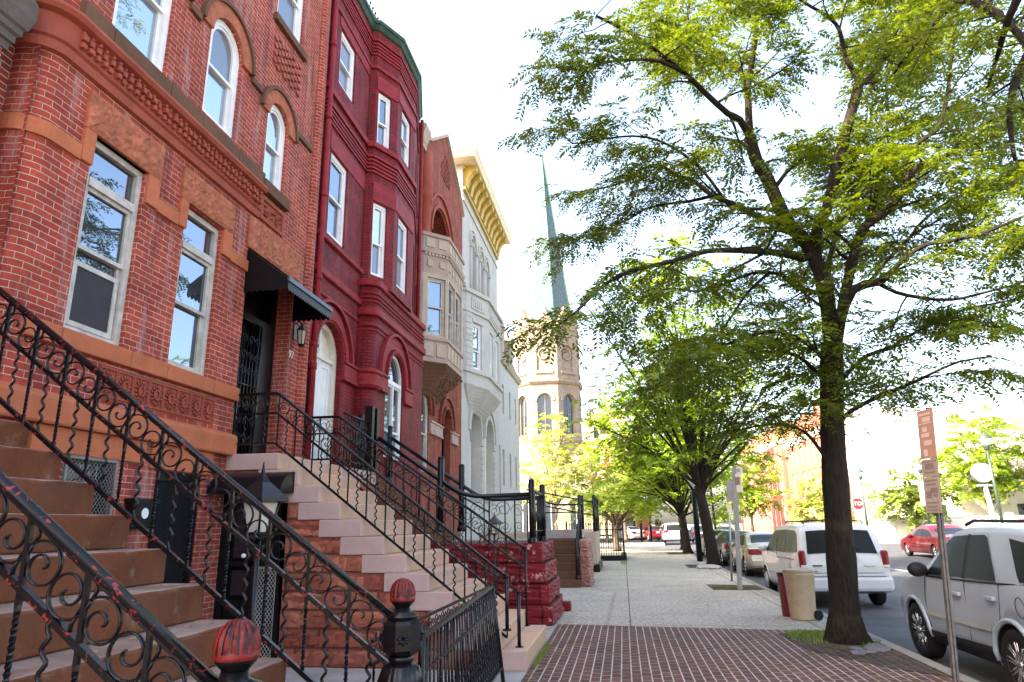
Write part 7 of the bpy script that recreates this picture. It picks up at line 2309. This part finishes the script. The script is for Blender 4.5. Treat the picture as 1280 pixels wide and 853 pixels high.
def suv(name, label, paint):
    pr = [(0, .5), (.01, .85), (.05, 1.02), (.2, 1.4), (.34, 1.62), (.55, 1.70), (2.1, 1.72), (2.5, 1.65), (3.2, 1.12), (3.45, 1.04), (4.1, .94), (4.35, .78), (4.45, .45)]
    c = Car(name, label, paint, 1.82, pr, (.85, 3.5), 1.05, 1.72, wr=.35, zb=.28, taper=.80, group=GC, plan=(.05, .14))
    for p in ([(2.2, 1.10), (3.1, 1.08), (2.65, 1.50), (2.2, 1.58)], [(1.3, 1.11), (2.12, 1.10), (2.12, 1.58), (1.3, 1.59)], [(.35, 1.14), (1.22, 1.11), (1.22, 1.59), (.55, 1.56)]): c.side('side_glass', p, M['cglass'])
    c.top('rear_window', .07, .30, .82, M['cglass']); c.top('windscreen', 2.55, 3.15, .84, M['cglass'])
    c.each('tail_light', (.56, -.02, .95), (.88, .10, 1.12), M['lens'], .03); c.box('rear_bumper', (-.88, -.08, .36), (.88, .3, .62), paint, .06); c.box('number_plate', (-.2, -.02, .8), (.2, .02, .95), M['plate'], .004)
    c.mirror(3.0, 1.12, paint); c.each('headlight', (.5, 4.15, .7), (.82, 4.32, .86), M['lensc'], .03)
    return c
c = suv('parked_suv', 'white estate car seen from behind beyond the junction at the end of the pavement', M['cwhite']); c.place(4.3, 62.3, z=-.12)
c = suv('parked_suv', 'red four wheel drive parked before the low white wall at the right edge', M['cred2']); c.place(24.6, 48.5, R_(-65), z=-.15)
c = sedan('parked_sedan', 'dark blue car beyond the junction right of the white estate car', M['cblue']); c.place(7.0, 66.0, z=-.12)
c = sedan('parked_sedan', 'small silver car beyond the junction left of the white estate car', M['cgrey']); c.place(1.6, 74.0, R_(30), z=-.1)
c = sedan('parked_sedan', 'dark red car beyond the junction between two thin dark poles', M['cred']); c.place(3.4, 72.0, R_(10), z=-.1)
c = sedan('parked_sedan', 'dark car at the far kerb behind the second tree trunk', M['cdark']); c.place(9.2, 66.0, z=-.2)
# ================================================================== trees
def mat_bark(name, c0, c1):
    m, nt, b = newmat(name)
    co = coords(nt)
    mp = nt.nodes.new('ShaderNodeMapping'); mp.inputs['Scale'].default_value = (9, 9, 1.6); L(nt, co, mp.inputs['Vector'])
    n1 = noise(nt, mp.outputs[0], 3.2, 8, .7, .4)
    n2 = noise(nt, co, 2.5, 5)
    c = ramp(nt, n1, [(.32, c0), (.62, c1)])
    c = mix(nt, ramp(nt, n2, [(.55, (0, 0, 0)), (.72, grey(.5))]), c, (.10, .10, .045))
    L(nt, c, b.inputs['Base Color']); b.inputs['Roughness'].default_value = .9
    bump(nt, b, n1, 1.0, .07)
    return m
M['bark'] = mat_bark('bark', (.009, .007, .005), (.038, .029, .021))
M['bark2'] = mat_bark('pale_bark', (.05, .038, .03), (.17, .125, .10))
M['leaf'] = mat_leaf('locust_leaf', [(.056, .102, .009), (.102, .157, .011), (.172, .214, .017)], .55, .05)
M['leafb'] = mat_leaf('sunlit_locust_leaf', [(.13, .23, .025), (.20, .32, .03), (.30, .40, .045)], .62, .04)  # sunlight on the farther crowns is put into this brighter leaf green
M['leafp'] = mat_leaf('pale_leaf', [(.22, .29, .06), (.32, .38, .10), (.42, .46, .17)], .5, .04)
M['leafd'] = mat_leaf('mid_green_leaf', [(.09, .16, .025), (.15, .23, .04), (.24, .31, .06)], .5, .04)
M['leafr'] = mat_leaf('bronze_leaf', [(.28, .14, .06), (.34, .20, .08), (.30, .28, .08)], .5, .04)
class Leaves:
    def __init__(s, seed): s.o = []; s.d = []; s.n = []; s.l = []; s.r = random.Random(seed)
    def add(s, o, d, n, l): s.o.append(o); s.d.append(d); s.n.append(n); s.l.append(l)
    def build(s, name, mat, parent, pairs=7, lw=.125, ll=.31, droop=.38, one=False):
        """every frond: a curved row of paired leaflets (each leaflet a small rhomb)"""
        O = np.array(s.o, dtype=np.float32); D = np.array(s.d, dtype=np.float32); Nn = np.array(s.n, dtype=np.float32); Ln = np.array(s.l, dtype=np.float32)[:, None]
        D /= np.linalg.norm(D, axis=1, keepdims=True) + 1e-9
        Sd = np.cross(D, Nn); Sd /= np.linalg.norm(Sd, axis=1, keepdims=True) + 1e-9
        U = np.cross(Sd, D)
        rng = np.random.default_rng(5)
        V = []
        for k in range(pairs):
            t = (k + .6) / pairs
            for sg in (-1, 1):
                p = O + D * Ln * t - np.array([0, 0, 1], dtype=np.float32) * Ln * droop * t * t
                sz = Ln * ll * (1.1 - .5 * abs(t - .45)) * rng.uniform(.8, 1.2, size=Ln.shape)
                ld = D * .55 + Sd * sg * .85 - np.array([0, 0, .25], dtype=np.float32) + rng.normal(0, .16, size=D.shape)
                ld /= np.linalg.norm(ld, axis=1, keepdims=True)
                w = np.cross(ld, U + rng.normal(0, .25, size=U.shape)); w /= np.linalg.norm(w, axis=1, keepdims=True) + 1e-9
                hwid = Ln * lw * .5 * (sz / (Ln * ll))
                V += [p, p + ld * sz * .5 + w * hwid, p + ld * sz, p + ld * sz * .5 - w * hwid]
        V = np.stack(V, axis=1).reshape(-1, 3).astype(np.float32)
        nv = len(V); nf = nv // 4
        me = bpy.data.meshes.new(name)
        me.vertices.add(nv); me.vertices.foreach_set('co', V.ravel())
        me.loops.add(nv); me.loops.foreach_set('vertex_index', np.arange(nv, dtype=np.int32))
        me.polygons.add(nf); me.polygons.foreach_set('loop_start', np.arange(0, nv, 4, dtype=np.int32)); me.polygons.foreach_set('loop_total', np.full(nf, 4, dtype=np.int32))
        me.materials.append(mat)
        me.update(); me.validate()
        o = bpy.data.objects.new(name, me); COL.objects.link(o); o.parent = parent
        o.location = -Vector(parent.location)
        return o

def limb_points(P, step):
    """resample a polyline smoothly"""
    P = [Vector(p) for p in P]
    if len(P) > 2:
        Q = []
        for i in range(len(P) - 1):
            p0, p1, p2, p3 = P[max(0, i - 1)], P[i], P[i + 1], P[min(len(P) - 1, i + 2)]
            n = max(2, int((p2 - p1).length / step))
            for k in range(n):
                t = k / n
                Q.append(.5 * ((2 * p1) + (p2 - p0) * t + (2 * p0 - 5 * p1 + 4 * p2 - p3) * t * t + (3 * p1 - p0 - 3 * p2 + p3) * t ** 3))
        Q.append(P[-1]); return Q
    n = max(2, int((P[1] - P[0]).length / step))
    return [P[0].lerp(P[1], k / n) for k in range(n + 1)]

def foliate(wood, lv, P, r, r0, r1, sec_step=.24, sec_len=(.7, 1.7), start=.25, twig_step=.14, twig_len=(.28, .6), frond=(.16, .32), fstep=.07, flat=.22, dens=1.0, keep=None):
    n = len(P)
    L_ = sum((a - b).length for a, b in zip(P[:-1], P[1:]))
    acc = 0; nxt = L_ * start
    def fronds(Q, every, l0, l1):
        a = 0; side = 1
        for i in range(1, len(Q)):
            d = (Q[i] - Q[i - 1]); ln = d.length
            if ln < 1e-6: continue
            a += ln
            while a > every:
                a -= every
                side = -side
                if r.random() > dens: continue
                dn = d.normalized()
                s_ = dn.cross(Vector((0, 0, 1)))
                if s_.length < .1: s_ = Vector((1, 0, 0))
                s_.normalize()
                v = dn * r.uniform(.25, .8) + s_ * side * r.uniform(.6, 1.0) + Vector((0, 0, r.uniform(-.45, .3)))
                lv.add(tuple(Q[i]), tuple(v), (r.gauss(0, .3), r.gauss(0, .3), 1), r.uniform(l0, l1))
        dn = (Q[-1] - Q[-2]).normalized()
        lv.add(tuple(Q[-1]), tuple(dn + Vector((0, 0, -.2))), (r.gauss(0, .2), r.gauss(0, .2), 1), l1)
    for i in range(1, n):
        seg = P[i] - P[i - 1]
        acc += seg.length
        while acc > nxt:
            f = min(1, acc / L_)
            nxt += sec_step * r.uniform(.7, 1.3)
            dn = seg.normalized()
            az = r.random() * 2 * PI
            hz = Vector((math.cos(az), math.sin(az), r.gauss(.06, flat)))
            d = (hz * .85 + dn * .55).normalized()
            ln = r.uniform(*sec_len) * (1.05 - .35 * f)
            # a gently bending side branch
            Q = [P[i].copy()]; m = 7
            for k in range(m):
                d = (d + Vector((r.gauss(0, .13), r.gauss(0, .13), r.gauss(-.015, .08)))).normalized()
                Q.append(Q[-1] + d * ln / m)
            if keep and not keep(Q[-1]): continue
            wood.tube([tuple(q) for q in Q], [max(.005, (r0 + (r1 - r0) * f) * .40 * (1 - .75 * k / m)) for k in range(m + 1)], n=5, cap=False)
            # twigs in a flat spray
            tl = 0; side = 1
            for k in range(1, m + 1):
                s0, s1 = Q[k - 1], Q[k]; dl = (s1 - s0).length; tl += dl
                while tl > twig_step:
                    tl -= twig_step; side = -side
                    dd = (s1 - s0).normalized(); s_ = dd.cross(Vector((0, 0, 1)))
                    s_ = s_.normalized() if s_.length > .1 else Vector((1, 0, 0))
                    t = (dd * r.uniform(.4, .9) + s_ * side * r.uniform(.4, 1) + Vector((0, 0, r.gauss(-.05, .16)))).normalized()
                    T = [s1.copy()]; tn = r.uniform(*twig_len)
                    for j in range(3):
                        t = (t + Vector((r.gauss(0, .15), r.gauss(0, .15), r.gauss(-.05, .08)))).normalized(); T.append(T[-1] + t * tn / 3)
                    if r.random() < .6: wood.tube([tuple(q) for q in T], [.004, .0035, .003, .002], n=3, cap=False)
                    fronds(T, fstep, *frond)
            fronds(Q[2:], fstep * 1.2, *frond)
    fronds(P[-4:], fstep, *frond)

def wood_limb(mb, P, r0, r1, n=10, wob=.0, r=None, flare=0):
    m = len(P)
    rs = []
    for k in range(m):
        f = k / (m - 1)
        q = r0 + (r1 - r0) * f ** .8
        if flare: q *= 1 + flare * max(0, 1 - f * 7) ** 2
        if wob: q *= 1 + r.gauss(0, wob)
        rs.append(q)
    mb.tube([tuple(p) for p in P], rs, n=n)

LIMBS = [
    ('trunk', 0.205, 0.155, [(2.91, 10.6, 0.0), (2.97, 10.6, 0.86), (3.02, 10.6, 1.72), (3.08, 10.6, 2.62), (3.15, 10.6, 3.33), (3.26, 10.6, 4.18)]),
    ('A0', 0.14, 0.1, [(3.26, 10.6, 4.18), (3.27, 10.55, 5.03), (3.19, 10.53, 5.46), (3.04, 10.5, 5.85), (2.84, 10.48, 6.12), (2.71, 10.46, 6.49), (2.59, 10.44, 6.94), (2.45, 10.42, 7.26), (2.39, 10.4, 7.67)]),
    ('A1', 0.075, 0.02, [(2.39, 10.4, 7.67), (2.23, 10.24, 7.91), (2.03, 10.13, 7.98), (1.65, 9.87, 8.25), (1.36, 9.66, 8.47), (1.03, 9.44, 8.65), (0.81, 9.29, 8.78), (0.43, 9.05, 8.93), (0.01, 8.8, 9.03)]),
    ('A2', 0.08, 0.02, [(2.39, 10.4, 7.67), (2.45, 10.48, 8.42), (2.51, 10.52, 8.83), (2.67, 10.59, 9.46), (2.83, 10.67, 10.28), (3.07, 10.8, 11.66), (3.04, 10.9, 12.88)]),
    ('A3', 0.06, 0.015, [(2.45, 10.5, 8.43), (2.49, 10.67, 8.86), (2.41, 10.9, 9.4), (2.08, 11.19, 9.92), (1.81, 11.49, 10.64), (1.78, 11.64, 11.08), (1.94, 12.03, 12.25), (1.74, 12.5, 13.77)]),
    ('B0', 0.11, 0.075, [(3.27, 10.6, 4.56), (3.18, 10.47, 5.8), (3.39, 10.42, 6.26), (3.51, 10.38, 6.57), (3.61, 10.34, 6.95), (3.78, 10.29, 7.45), (3.98, 10.24, 7.97), (4.09, 10.2, 8.32)]),
    ('B1', 0.06, 0.015, [(4.09, 10.2, 8.32), (4.06, 10.16, 8.44), (3.9, 10.05, 8.72), (3.85, 9.94, 9.02), (3.77, 9.86, 9.22), (3.55, 9.77, 9.4), (3.22, 9.64, 9.57), (2.73, 9.4, 10.04)]),
    ('B2', 0.06, 0.015, [(4.09, 10.2, 8.32), (4.27, 10.28, 8.43), (4.59, 10.45, 8.81), (4.95, 10.64, 9.3), (5.38, 10.87, 9.9), (5.75, 11.15, 10.85), (6.34, 11.6, 12.45)]),
    ('C0', 0.105, 0.06, [(3.29, 10.6, 4.05), (3.47, 10.34, 4.88), (3.64, 10.15, 5.49), (3.77, 10.05, 5.8), (4.06, 9.93, 5.97), (4.32, 9.8, 6.26)]),
    ('C1', 0.05, 0.015, [(4.32, 9.8, 6.26), (4.38, 9.74, 6.52), (4.53, 9.65, 6.87), (4.79, 9.57, 7.03), (4.89, 9.51, 7.26), (4.99, 9.4, 7.71), (5.06, 9.3, 8.13), (5.21, 9.14, 8.82), (5.4, 9.0, 9.36)]),
    ('C2', 0.05, 0.015, [(4.32, 9.8, 6.26), (4.67, 10.04, 6.75), (4.84, 10.12, 6.78), (5.32, 10.35, 7.06), (5.75, 10.58, 7.5), (6.3, 10.82, 7.81), (7.14, 11.19, 8.41), (7.89, 11.5, 8.84)]),
    ('C3', 0.05, 0.015, [(3.73, 10.4, 5.58), (4.18, 10.76, 6.28), (4.53, 11.14, 7.16), (4.71, 11.36, 7.72), (5.07, 11.67, 8.5), (5.32, 12.04, 9.56), (5.71, 12.35, 10.45), (6.0, 12.8, 11.92)]),
    ('D0', 0.11, 0.05, [(3.28, 10.6, 3.99), (3.34, 10.35, 4.45), (3.51, 10.1, 4.86), (3.81, 9.91, 4.89), (3.95, 9.8, 4.99)]),
    ('D1', 0.045, 0.012, [(3.95, 9.8, 4.99), (4.11, 9.6, 5.14), (4.3, 9.39, 5.21), (4.53, 9.14, 5.14), (4.77, 8.84, 5.11), (5.02, 8.49, 5.14), (5.2, 8.2, 5.09)]),
    ('D2', 0.04, 0.012, [(3.76, 9.8, 4.82), (3.99, 9.87, 4.7), (4.33, 9.96, 4.63), (4.79, 10.09, 4.61), (5.35, 10.23, 4.74), (6.05, 10.4, 4.93)]),
    ('D3', 0.04, 0.012, [(3.76, 10.2, 4.96), (4.23, 10.56, 5.45), (4.7, 10.88, 5.88), (5.12, 11.17, 6.32), (5.79, 11.56, 6.81), (6.53, 11.95, 7.16), (7.42, 12.4, 7.63)]),
    ('E0', 0.05, 0.012, [(3.19, 10.6, 3.33), (3.37, 10.7, 3.65), (3.83, 10.85, 4.03), (4.19, 10.94, 4.14), (4.45, 11.02, 4.3), (5.08, 11.19, 4.62), (5.55, 11.31, 4.81), (6.0, 11.43, 4.9), (6.7, 11.6, 5.05)]),
    ('F0', 0.05, 0.012, [(3.11, 10.6, 2.8), (3.25, 10.45, 3.06), (3.52, 10.28, 3.22), (3.78, 10.12, 3.33), (4.03, 9.96, 3.41), (4.25, 9.81, 3.51), (4.52, 9.61, 3.61), (4.81, 9.4, 3.61)]),
    ('G0', 0.085, 0.012, [(3.14, 10.5, 5.6), (2.95, 10.41, 5.51), (2.72, 10.29, 5.55), (2.14, 10.0, 5.53), (1.44, 9.65, 5.44), (0.89, 9.35, 5.2), (0.48, 9.12, 5.05), (0.09, 8.88, 4.85), (-0.19, 8.69, 4.59), (-0.43, 8.48, 4.28), (-0.65, 8.3, 4.06)]),
    ('H0', 0.075, 0.015, [(2.82, 10.5, 6.16), (2.57, 10.64, 6.28), (2.37, 10.78, 6.49), (2.12, 10.93, 6.76), (1.82, 11.1, 7.03), (1.53, 11.29, 7.46), (1.28, 11.42, 7.63), (1.05, 11.55, 7.94), (0.74, 11.68, 7.99), (0.44, 11.83, 7.85), (-0.01, 12.02, 7.83), (-0.48, 12.2, 7.88)]),
    ('H1', 0.04, 0.012, [(1.87, 11.4, 7.17), (1.48, 11.63, 7.21), (1.14, 11.82, 7.29), (0.71, 12.06, 7.33), (0.41, 12.24, 7.23), (-0.22, 12.56, 7.17), (-0.71, 12.8, 7.14)]),
    ('H2', 0.035, 0.012, [(2.03, 11.2, 6.98), (1.71, 11.03, 7.45), (1.32, 10.87, 7.79), (0.92, 10.73, 7.99), (0.51, 10.61, 8.03), (-0.03, 10.44, 7.92), (-0.5, 10.3, 7.81), (-0.69, 10.2, 8.07)]),
    ('I0', 0.04, 0.012, [(1.24, 9.3, 8.28), (1.02, 9.19, 8.35), (0.81, 9.1, 8.37), (0.51, 8.96, 8.31), (0.21, 8.82, 8.22), (-0.14, 8.65, 8.04), (-0.45, 8.5, 7.92), (-0.65, 8.4, 7.95)]),
    ('J0', 0.055, 0.012, [(3.28, 10.6, 4.68), (3.24, 10.79, 5.05), (2.95, 11.01, 5.25), (2.79, 11.18, 5.55), (2.4, 11.43, 5.69), (1.97, 11.7, 5.62), (1.52, 11.96, 5.6), (1.12, 12.18, 5.77), (0.69, 12.4, 5.75)]),
    ('J1', 0.035, 0.012, [(2.65, 11.4, 5.65), (2.28, 11.31, 5.32), (1.96, 11.21, 4.89), (1.58, 11.1, 4.4), (1.29, 11.0, 4.0)]),
    ('K0', 0.036, 0.01, [(3.03, 10.6, 2.28), (2.87, 10.49, 2.58), (2.67, 10.38, 2.83), (2.45, 10.31, 2.92), (2.15, 10.21, 2.95), (1.83, 10.11, 2.89), (1.48, 10.0, 2.83)]),
    ('L0', 0.05, 0.012, [(3.18, 10.6, 3.51), (3.06, 10.96, 3.86), (2.9, 11.31, 4.2), (2.53, 11.75, 4.37), (2.24, 12.06, 4.37), (1.81, 12.5, 4.27), (1.41, 12.9, 4.11)]),
    ('M0', 0.05, 0.012, [(3.22, 10.6, 3.69), (2.94, 10.24, 3.98), (2.52, 9.87, 4.15), (2.13, 9.56, 4.15), (1.68, 9.2, 3.96), (1.19, 8.78, 3.71), (0.8, 8.4, 3.49)]),
    ('N0', 0.07, 0.012, [(3.28, 10.6, 4.81), (3.63, 11.37, 5.74), (4.17, 12.16, 6.78), (4.86, 12.88, 7.72), (5.44, 13.53, 8.72), (5.79, 14.0, 9.52)]),
]
LIMBS_NEAR = [
    ('Q0', 0.05, 0.012, [(3.21, 4.6, 5.56), (3.09, 4.87, 5.26), (3.13, 5.13, 5.17), (3.14, 5.4, 5.0)]),
    ('Q1', 0.05, 0.012, [(3.17, 4.6, 4.56), (3.17, 4.85, 4.95), (3.17, 5.1, 5.44), (3.14, 5.35, 5.82), (3.19, 5.6, 6.37)]),
    ('Q2', 0.05, 0.012, [(3.35, 5.4, 5.67), (3.25, 5.65, 6.06), (3.08, 5.9, 6.02), (2.95, 6.15, 5.93), (2.91, 6.4, 5.89)]),
    ('Q3', 0.05, 0.012, [(3.27, 5.0, 5.05), (3.03, 4.87, 4.71), (2.84, 4.73, 4.31), (2.74, 4.6, 3.93)]),
]
# ---- the big honey locust at the kerb
r = random.Random(21)
T = thing('honey_locust_tree', 'big feathery leaved street tree with a dark furrowed trunk beside the tan bin', 'tree', (2.92, 10.6, 0), group='street trees along the kerb')
wood = MB(); lv = Leaves(3)
for nm, r0, r1, P in LIMBS:
    Q = limb_points(P, .18)
    if nm == 'trunk':
        Q = [Vector((2.93, 10.6, -.02))] + Q[1:]
        wood_limb(wood, Q, r0, r1, 20, .03, r, flare=.55)
    else:
        wood_limb(wood, Q, r0 * .84, r1, 10, .02, r)
        big = nm in ('A0', 'B0', 'C0')
        foliate(wood, lv, Q, r, r0, r1, sec_step=.38 if big else .262, start=.45 if big else (.3 if nm[0] in 'KE' else .14), dens=.9, sec_len=(.45, 1.0) if nm[0] in 'GHI' else (.6, 1.4))
    if nm == 'trunk':
        for k in range(8):     # small epicormic sprays on the trunk
            z = r.uniform(3.0, 4.4); a = r.uniform(0, 2 * PI)
            p = Vector((3.15, 10.6, z)) + Vector((math.cos(a), math.sin(a), 0)) * .2
            foliate(wood, lv, limb_points([p, p + Vector((math.cos(a) * .5, math.sin(a) * .5, .1))], .1), r, .01, .004, sec_step=.2, sec_len=(.2, .45), start=.3)
tr = wood.build('trunk', M['bark'], T)
lv.build('crown', M['leaf'], T)
print('fronds big tree', len(lv.o))
# ---- its neighbour whose trunk stands out of frame at the right: limbs reach into the top corner
r = random.Random(8)
T = thing('honey_locust_tree', 'dark limbs and leaves of a nearer street tree reaching in at the top right corner', 'tree', (3.05, 2.6, 0), group='street trees along the kerb')
wood = MB(); lv = Leaves(4)
wood_limb(wood, limb_points([(3.05, 2.6, -.02), (3.08, 2.6, 1.5), (3.0, 2.62, 3.2)], .2), .25, .17, 14, .02, r, flare=.7)
wood_limb(wood, limb_points([(3.0, 2.62, 3.2), (3.1, 3.4, 4.6), (3.21, 4.6, 5.56)], .2), .14, .05, 10, .02, r)
wood_limb(wood, limb_points([(3.0, 2.62, 3.2), (3.2, 3.6, 3.9), (3.17, 4.6, 4.56)], .2), .12, .05, 10, .02, r)
wood_limb(wood, limb_points([(3.0, 2.62, 3.2), (2.6, 2.0, 4.8), (2.4, .6, 6.4), (2.2, -.8, 7)], .2), .12, .03, 10, .02, r)
for nm, r0, r1, P in LIMBS_NEAR:
    Q = limb_points(P, .15)
    wood_limb(wood, Q, r0 * .8, r1, 8, .03, r)
    foliate(wood, lv, Q, r, r0 * .7, r1, sec_step=.15, start=.05, sec_len=(.25, .6), twig_len=(.12, .25), twig_step=.1, frond=(.10, .16), fstep=.045, dens=.9, keep=lambda p: p.x > 2.0 and p.y > 4.2)
wood.build('trunk', M['bark'], T)
lv.build('crown', M['leaf'], T)
# ---- generic trees
def crown_tree(name, label, base, top, centre, rad, mat, bark, r0, nl, seed, frond=(.3, .5), sec_step=.4, sec_len=(.9, 1.8), pairs=4, lw=.16, ll=.30, fstep=.2, dens=1.0, lean=(0, 0), cat='tree', group=None, twig_step=.3, twig_len=(.4, .9), flat=.35, low=None, limbs=()):
    r = random.Random(seed)
    T = thing(name, label, cat, base, group=group)
    wood = MB(); lv = Leaves(seed)
    B = Vector(base); Tp = Vector(top)
    wood_limb(wood, limb_points([B + Vector((0, 0, -.02)), B.lerp(Tp, .5) + Vector((r.gauss(0, .05), r.gauss(0, .05), 0)), Tp], .3), r0, r0 * .7, 12, .02, r, flare=.5)
    C = Vector(centre)
    ends = [Vector(p) for p in limbs]
    for k in range(nl):
        a = 2 * PI * (k + r.random() * .7) / nl
        f = r.uniform(.45, 1.0); h = r.uniform(-.6, 1.0)
        q = math.sqrt(max(.05, 1 - h * h))
        ends.append(C + Vector((rad[0] * math.cos(a) * q * f, rad[1] * math.sin(a) * q * f, rad[2] * h * .95)))
    for e in ends:
        st = Tp if r.random() < .7 else B.lerp(Tp, r.uniform(.75, .98))
        mid = st.lerp(e, .5) + Vector((r.gauss(0, .3), r.gauss(0, .3), r.uniform(.0, .12) * (e - st).length))
        Q = limb_points([st, mid, e], .25)
        rr = r0 * r.uniform(.18, .34)
        wood_limb(wood, Q, rr, .015, 8, .02, r)
        foliate(wood, lv, Q, r, rr * .8, .02, sec_step=sec_step, sec_len=sec_len, start=.35, twig_step=twig_step, twig_len=twig_len, frond=frond, fstep=fstep, dens=dens, flat=flat)
    wood.build('trunk', bark, T)
    lv.build('crown', mat, T, pairs=pairs, lw=lw, ll=ll)
    return T
ST = 'street trees along the kerb'
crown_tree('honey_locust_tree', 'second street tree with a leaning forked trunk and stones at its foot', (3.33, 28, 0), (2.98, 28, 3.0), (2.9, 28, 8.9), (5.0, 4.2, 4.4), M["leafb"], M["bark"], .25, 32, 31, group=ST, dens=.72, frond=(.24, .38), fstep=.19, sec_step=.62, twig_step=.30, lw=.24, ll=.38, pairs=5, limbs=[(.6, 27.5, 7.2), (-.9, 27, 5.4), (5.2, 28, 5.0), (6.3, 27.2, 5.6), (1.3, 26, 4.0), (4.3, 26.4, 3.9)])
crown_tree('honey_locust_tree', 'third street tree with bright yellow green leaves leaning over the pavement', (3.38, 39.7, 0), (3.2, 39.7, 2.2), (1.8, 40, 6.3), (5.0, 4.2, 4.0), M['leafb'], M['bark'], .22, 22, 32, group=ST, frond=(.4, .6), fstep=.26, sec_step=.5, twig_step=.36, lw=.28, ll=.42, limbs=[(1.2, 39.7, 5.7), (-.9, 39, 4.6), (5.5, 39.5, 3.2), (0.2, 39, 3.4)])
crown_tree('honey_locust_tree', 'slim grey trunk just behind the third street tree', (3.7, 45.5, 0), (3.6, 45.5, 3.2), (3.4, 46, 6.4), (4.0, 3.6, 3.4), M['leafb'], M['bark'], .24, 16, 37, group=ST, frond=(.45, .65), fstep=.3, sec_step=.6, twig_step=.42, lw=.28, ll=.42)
crown_tree('crab_apple_tree', 'low branching crab apple tree with twisted pinkish limbs behind the picket fence', (-.42, 43.6, 0), (-.42, 43.6, 1.5), (-.3, 43.6, 3.6), (2.6, 2.4, 1.5), M['leafd'], M['bark2'], .2, 20, 33, frond=(.3, .45), fstep=.22, sec_step=.45, sec_len=(.5, 1.2), lw=.3, ll=.42)
crown_tree('young_tree', 'loose pale yellow green tree before the church tower', (-5.6, 60.5, 0), (-5.6, 60.5, 3.0), (-5.6, 60.5, 6.6), (4.4, 3.5, 4.4), M['leafp'], M['bark2'], .16, 24, 34, frond=(.4, .6), fstep=.42, sec_step=.62, twig_step=.5, lw=.3, ll=.45, flat=.6)
crown_tree('young_tree', 'second pale green tree at the junction, right of the church tree', (-1.4, 63, 0), (-1.4, 63, 2.2), (-1.6, 63, 4.0), (3.2, 2.8, 2.3), M['leafd'], M['bark2'], .16, 18, 35, frond=(.4, .6), fstep=.36, sec_step=.6, twig_step=.45, lw=.3, ll=.45, flat=.6)
crown_tree('bronze_leaf_tree', 'bronze leaved tree top between the church tower and the mid street trees', (.2, 72, 0), (.2, 72, 4.5), (.0, 72, 8.4), (2.8, 2.6, 3.2), M['leafr'], M['bark2'], .2, 16, 36, frond=(.5, .7), fstep=.42, sec_step=.7, twig_step=.5, lw=.3, ll=.45)
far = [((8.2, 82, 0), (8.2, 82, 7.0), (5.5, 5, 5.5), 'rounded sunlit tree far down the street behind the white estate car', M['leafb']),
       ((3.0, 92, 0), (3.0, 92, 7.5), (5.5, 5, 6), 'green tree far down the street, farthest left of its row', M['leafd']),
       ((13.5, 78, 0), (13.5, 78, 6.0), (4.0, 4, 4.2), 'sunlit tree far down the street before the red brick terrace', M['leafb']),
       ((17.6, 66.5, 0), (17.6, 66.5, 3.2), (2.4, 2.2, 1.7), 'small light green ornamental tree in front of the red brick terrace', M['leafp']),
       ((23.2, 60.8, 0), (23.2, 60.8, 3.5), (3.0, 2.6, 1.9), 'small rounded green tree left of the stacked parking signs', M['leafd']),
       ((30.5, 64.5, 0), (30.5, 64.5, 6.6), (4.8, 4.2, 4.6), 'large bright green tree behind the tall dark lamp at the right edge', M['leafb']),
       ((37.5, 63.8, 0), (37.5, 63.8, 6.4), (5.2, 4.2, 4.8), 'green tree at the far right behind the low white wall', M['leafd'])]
for i, (b, c, rd, lab, mt) in enumerate(far):
    crown_tree('leafy_tree', lab, b, (b[0], b[1], max(1.4, c[2] - rd[2] * .9)), c, rd, mt, M['bark2'], .2, 26, 50 + i, frond=(.5, .8), fstep=.42, sec_step=.65, twig_step=.5, sec_len=(.6, 1.4), lw=.34, ll=.48, flat=.6, group='trees across the junction')

# ================================================================== light and camera
w = bpy.data.worlds.new('World'); S.world = w; w.use_nodes = True
nt = w.node_tree
sky = nt.nodes.new('ShaderNodeTexSky'); sky.sky_type = 'NISHITA'; sky.sun_disc = False
EL, AZ = R_(39), R_(238)
sky.sun_elevation = EL; sky.sun_rotation = AZ; sky.air_density = 1.0; sky.dust_density = 4.0; sky.ozone_density = 1.0
bg = nt.nodes['Background']; bg.inputs['Strength'].default_value = .15
nt.links.new(sky.outputs['Color'], bg.inputs['Color'])
sun = bpy.data.lights.new('sun', 'SUN'); sun.energy = 4.0; sun.angle = R_(.6); sun.color = (1.0, .93, .82)
so = bpy.data.objects.new('sun', sun); COL.objects.link(so)
d = Vector((math.sin(AZ) * math.cos(EL), math.cos(AZ) * math.cos(EL), math.sin(EL)))
so.rotation_euler = d.to_track_quat('Z', 'Y').to_euler(); so.location = d * 60
cam = bpy.data.cameras.new('camera'); cam.sensor_width = 36; cam.lens = 36 * 853 / 1280; cam.clip_start = .05; cam.clip_end = 3000
co = bpy.data.objects.new('camera', cam); COL.objects.link(co)
Rm = Matrix(((0.98773117, 0.05439856, 0.14638284), (0.1554901, -0.25560783, -0.95419467), (-0.01449022, 0.9652489, -0.26093026)))
co.matrix_world = Matrix.Translation((0, 0, 1.6)) @ Rm.to_4x4()
S.camera = co
vs = S.view_settings; vs.view_transform = 'Standard'; vs.look = 'None'; vs.gamma = 1; vs.use_curve_mapping = False; vs.exposure = 2.74
vs.use_white_balance = True; vs.white_balance_temperature = 7450; vs.white_balance_tint = 12
S.render.engine = 'CYCLES'
cy = S.cycles; cy.use_denoising = True; cy.max_bounces = 7; cy.diffuse_bounces = 4; cy.glossy_bounces = 3; cy.transmission_bounces = 4; cy.transparent_max_bounces = 6
cy.caustics_reflective = False; cy.caustics_refractive = False
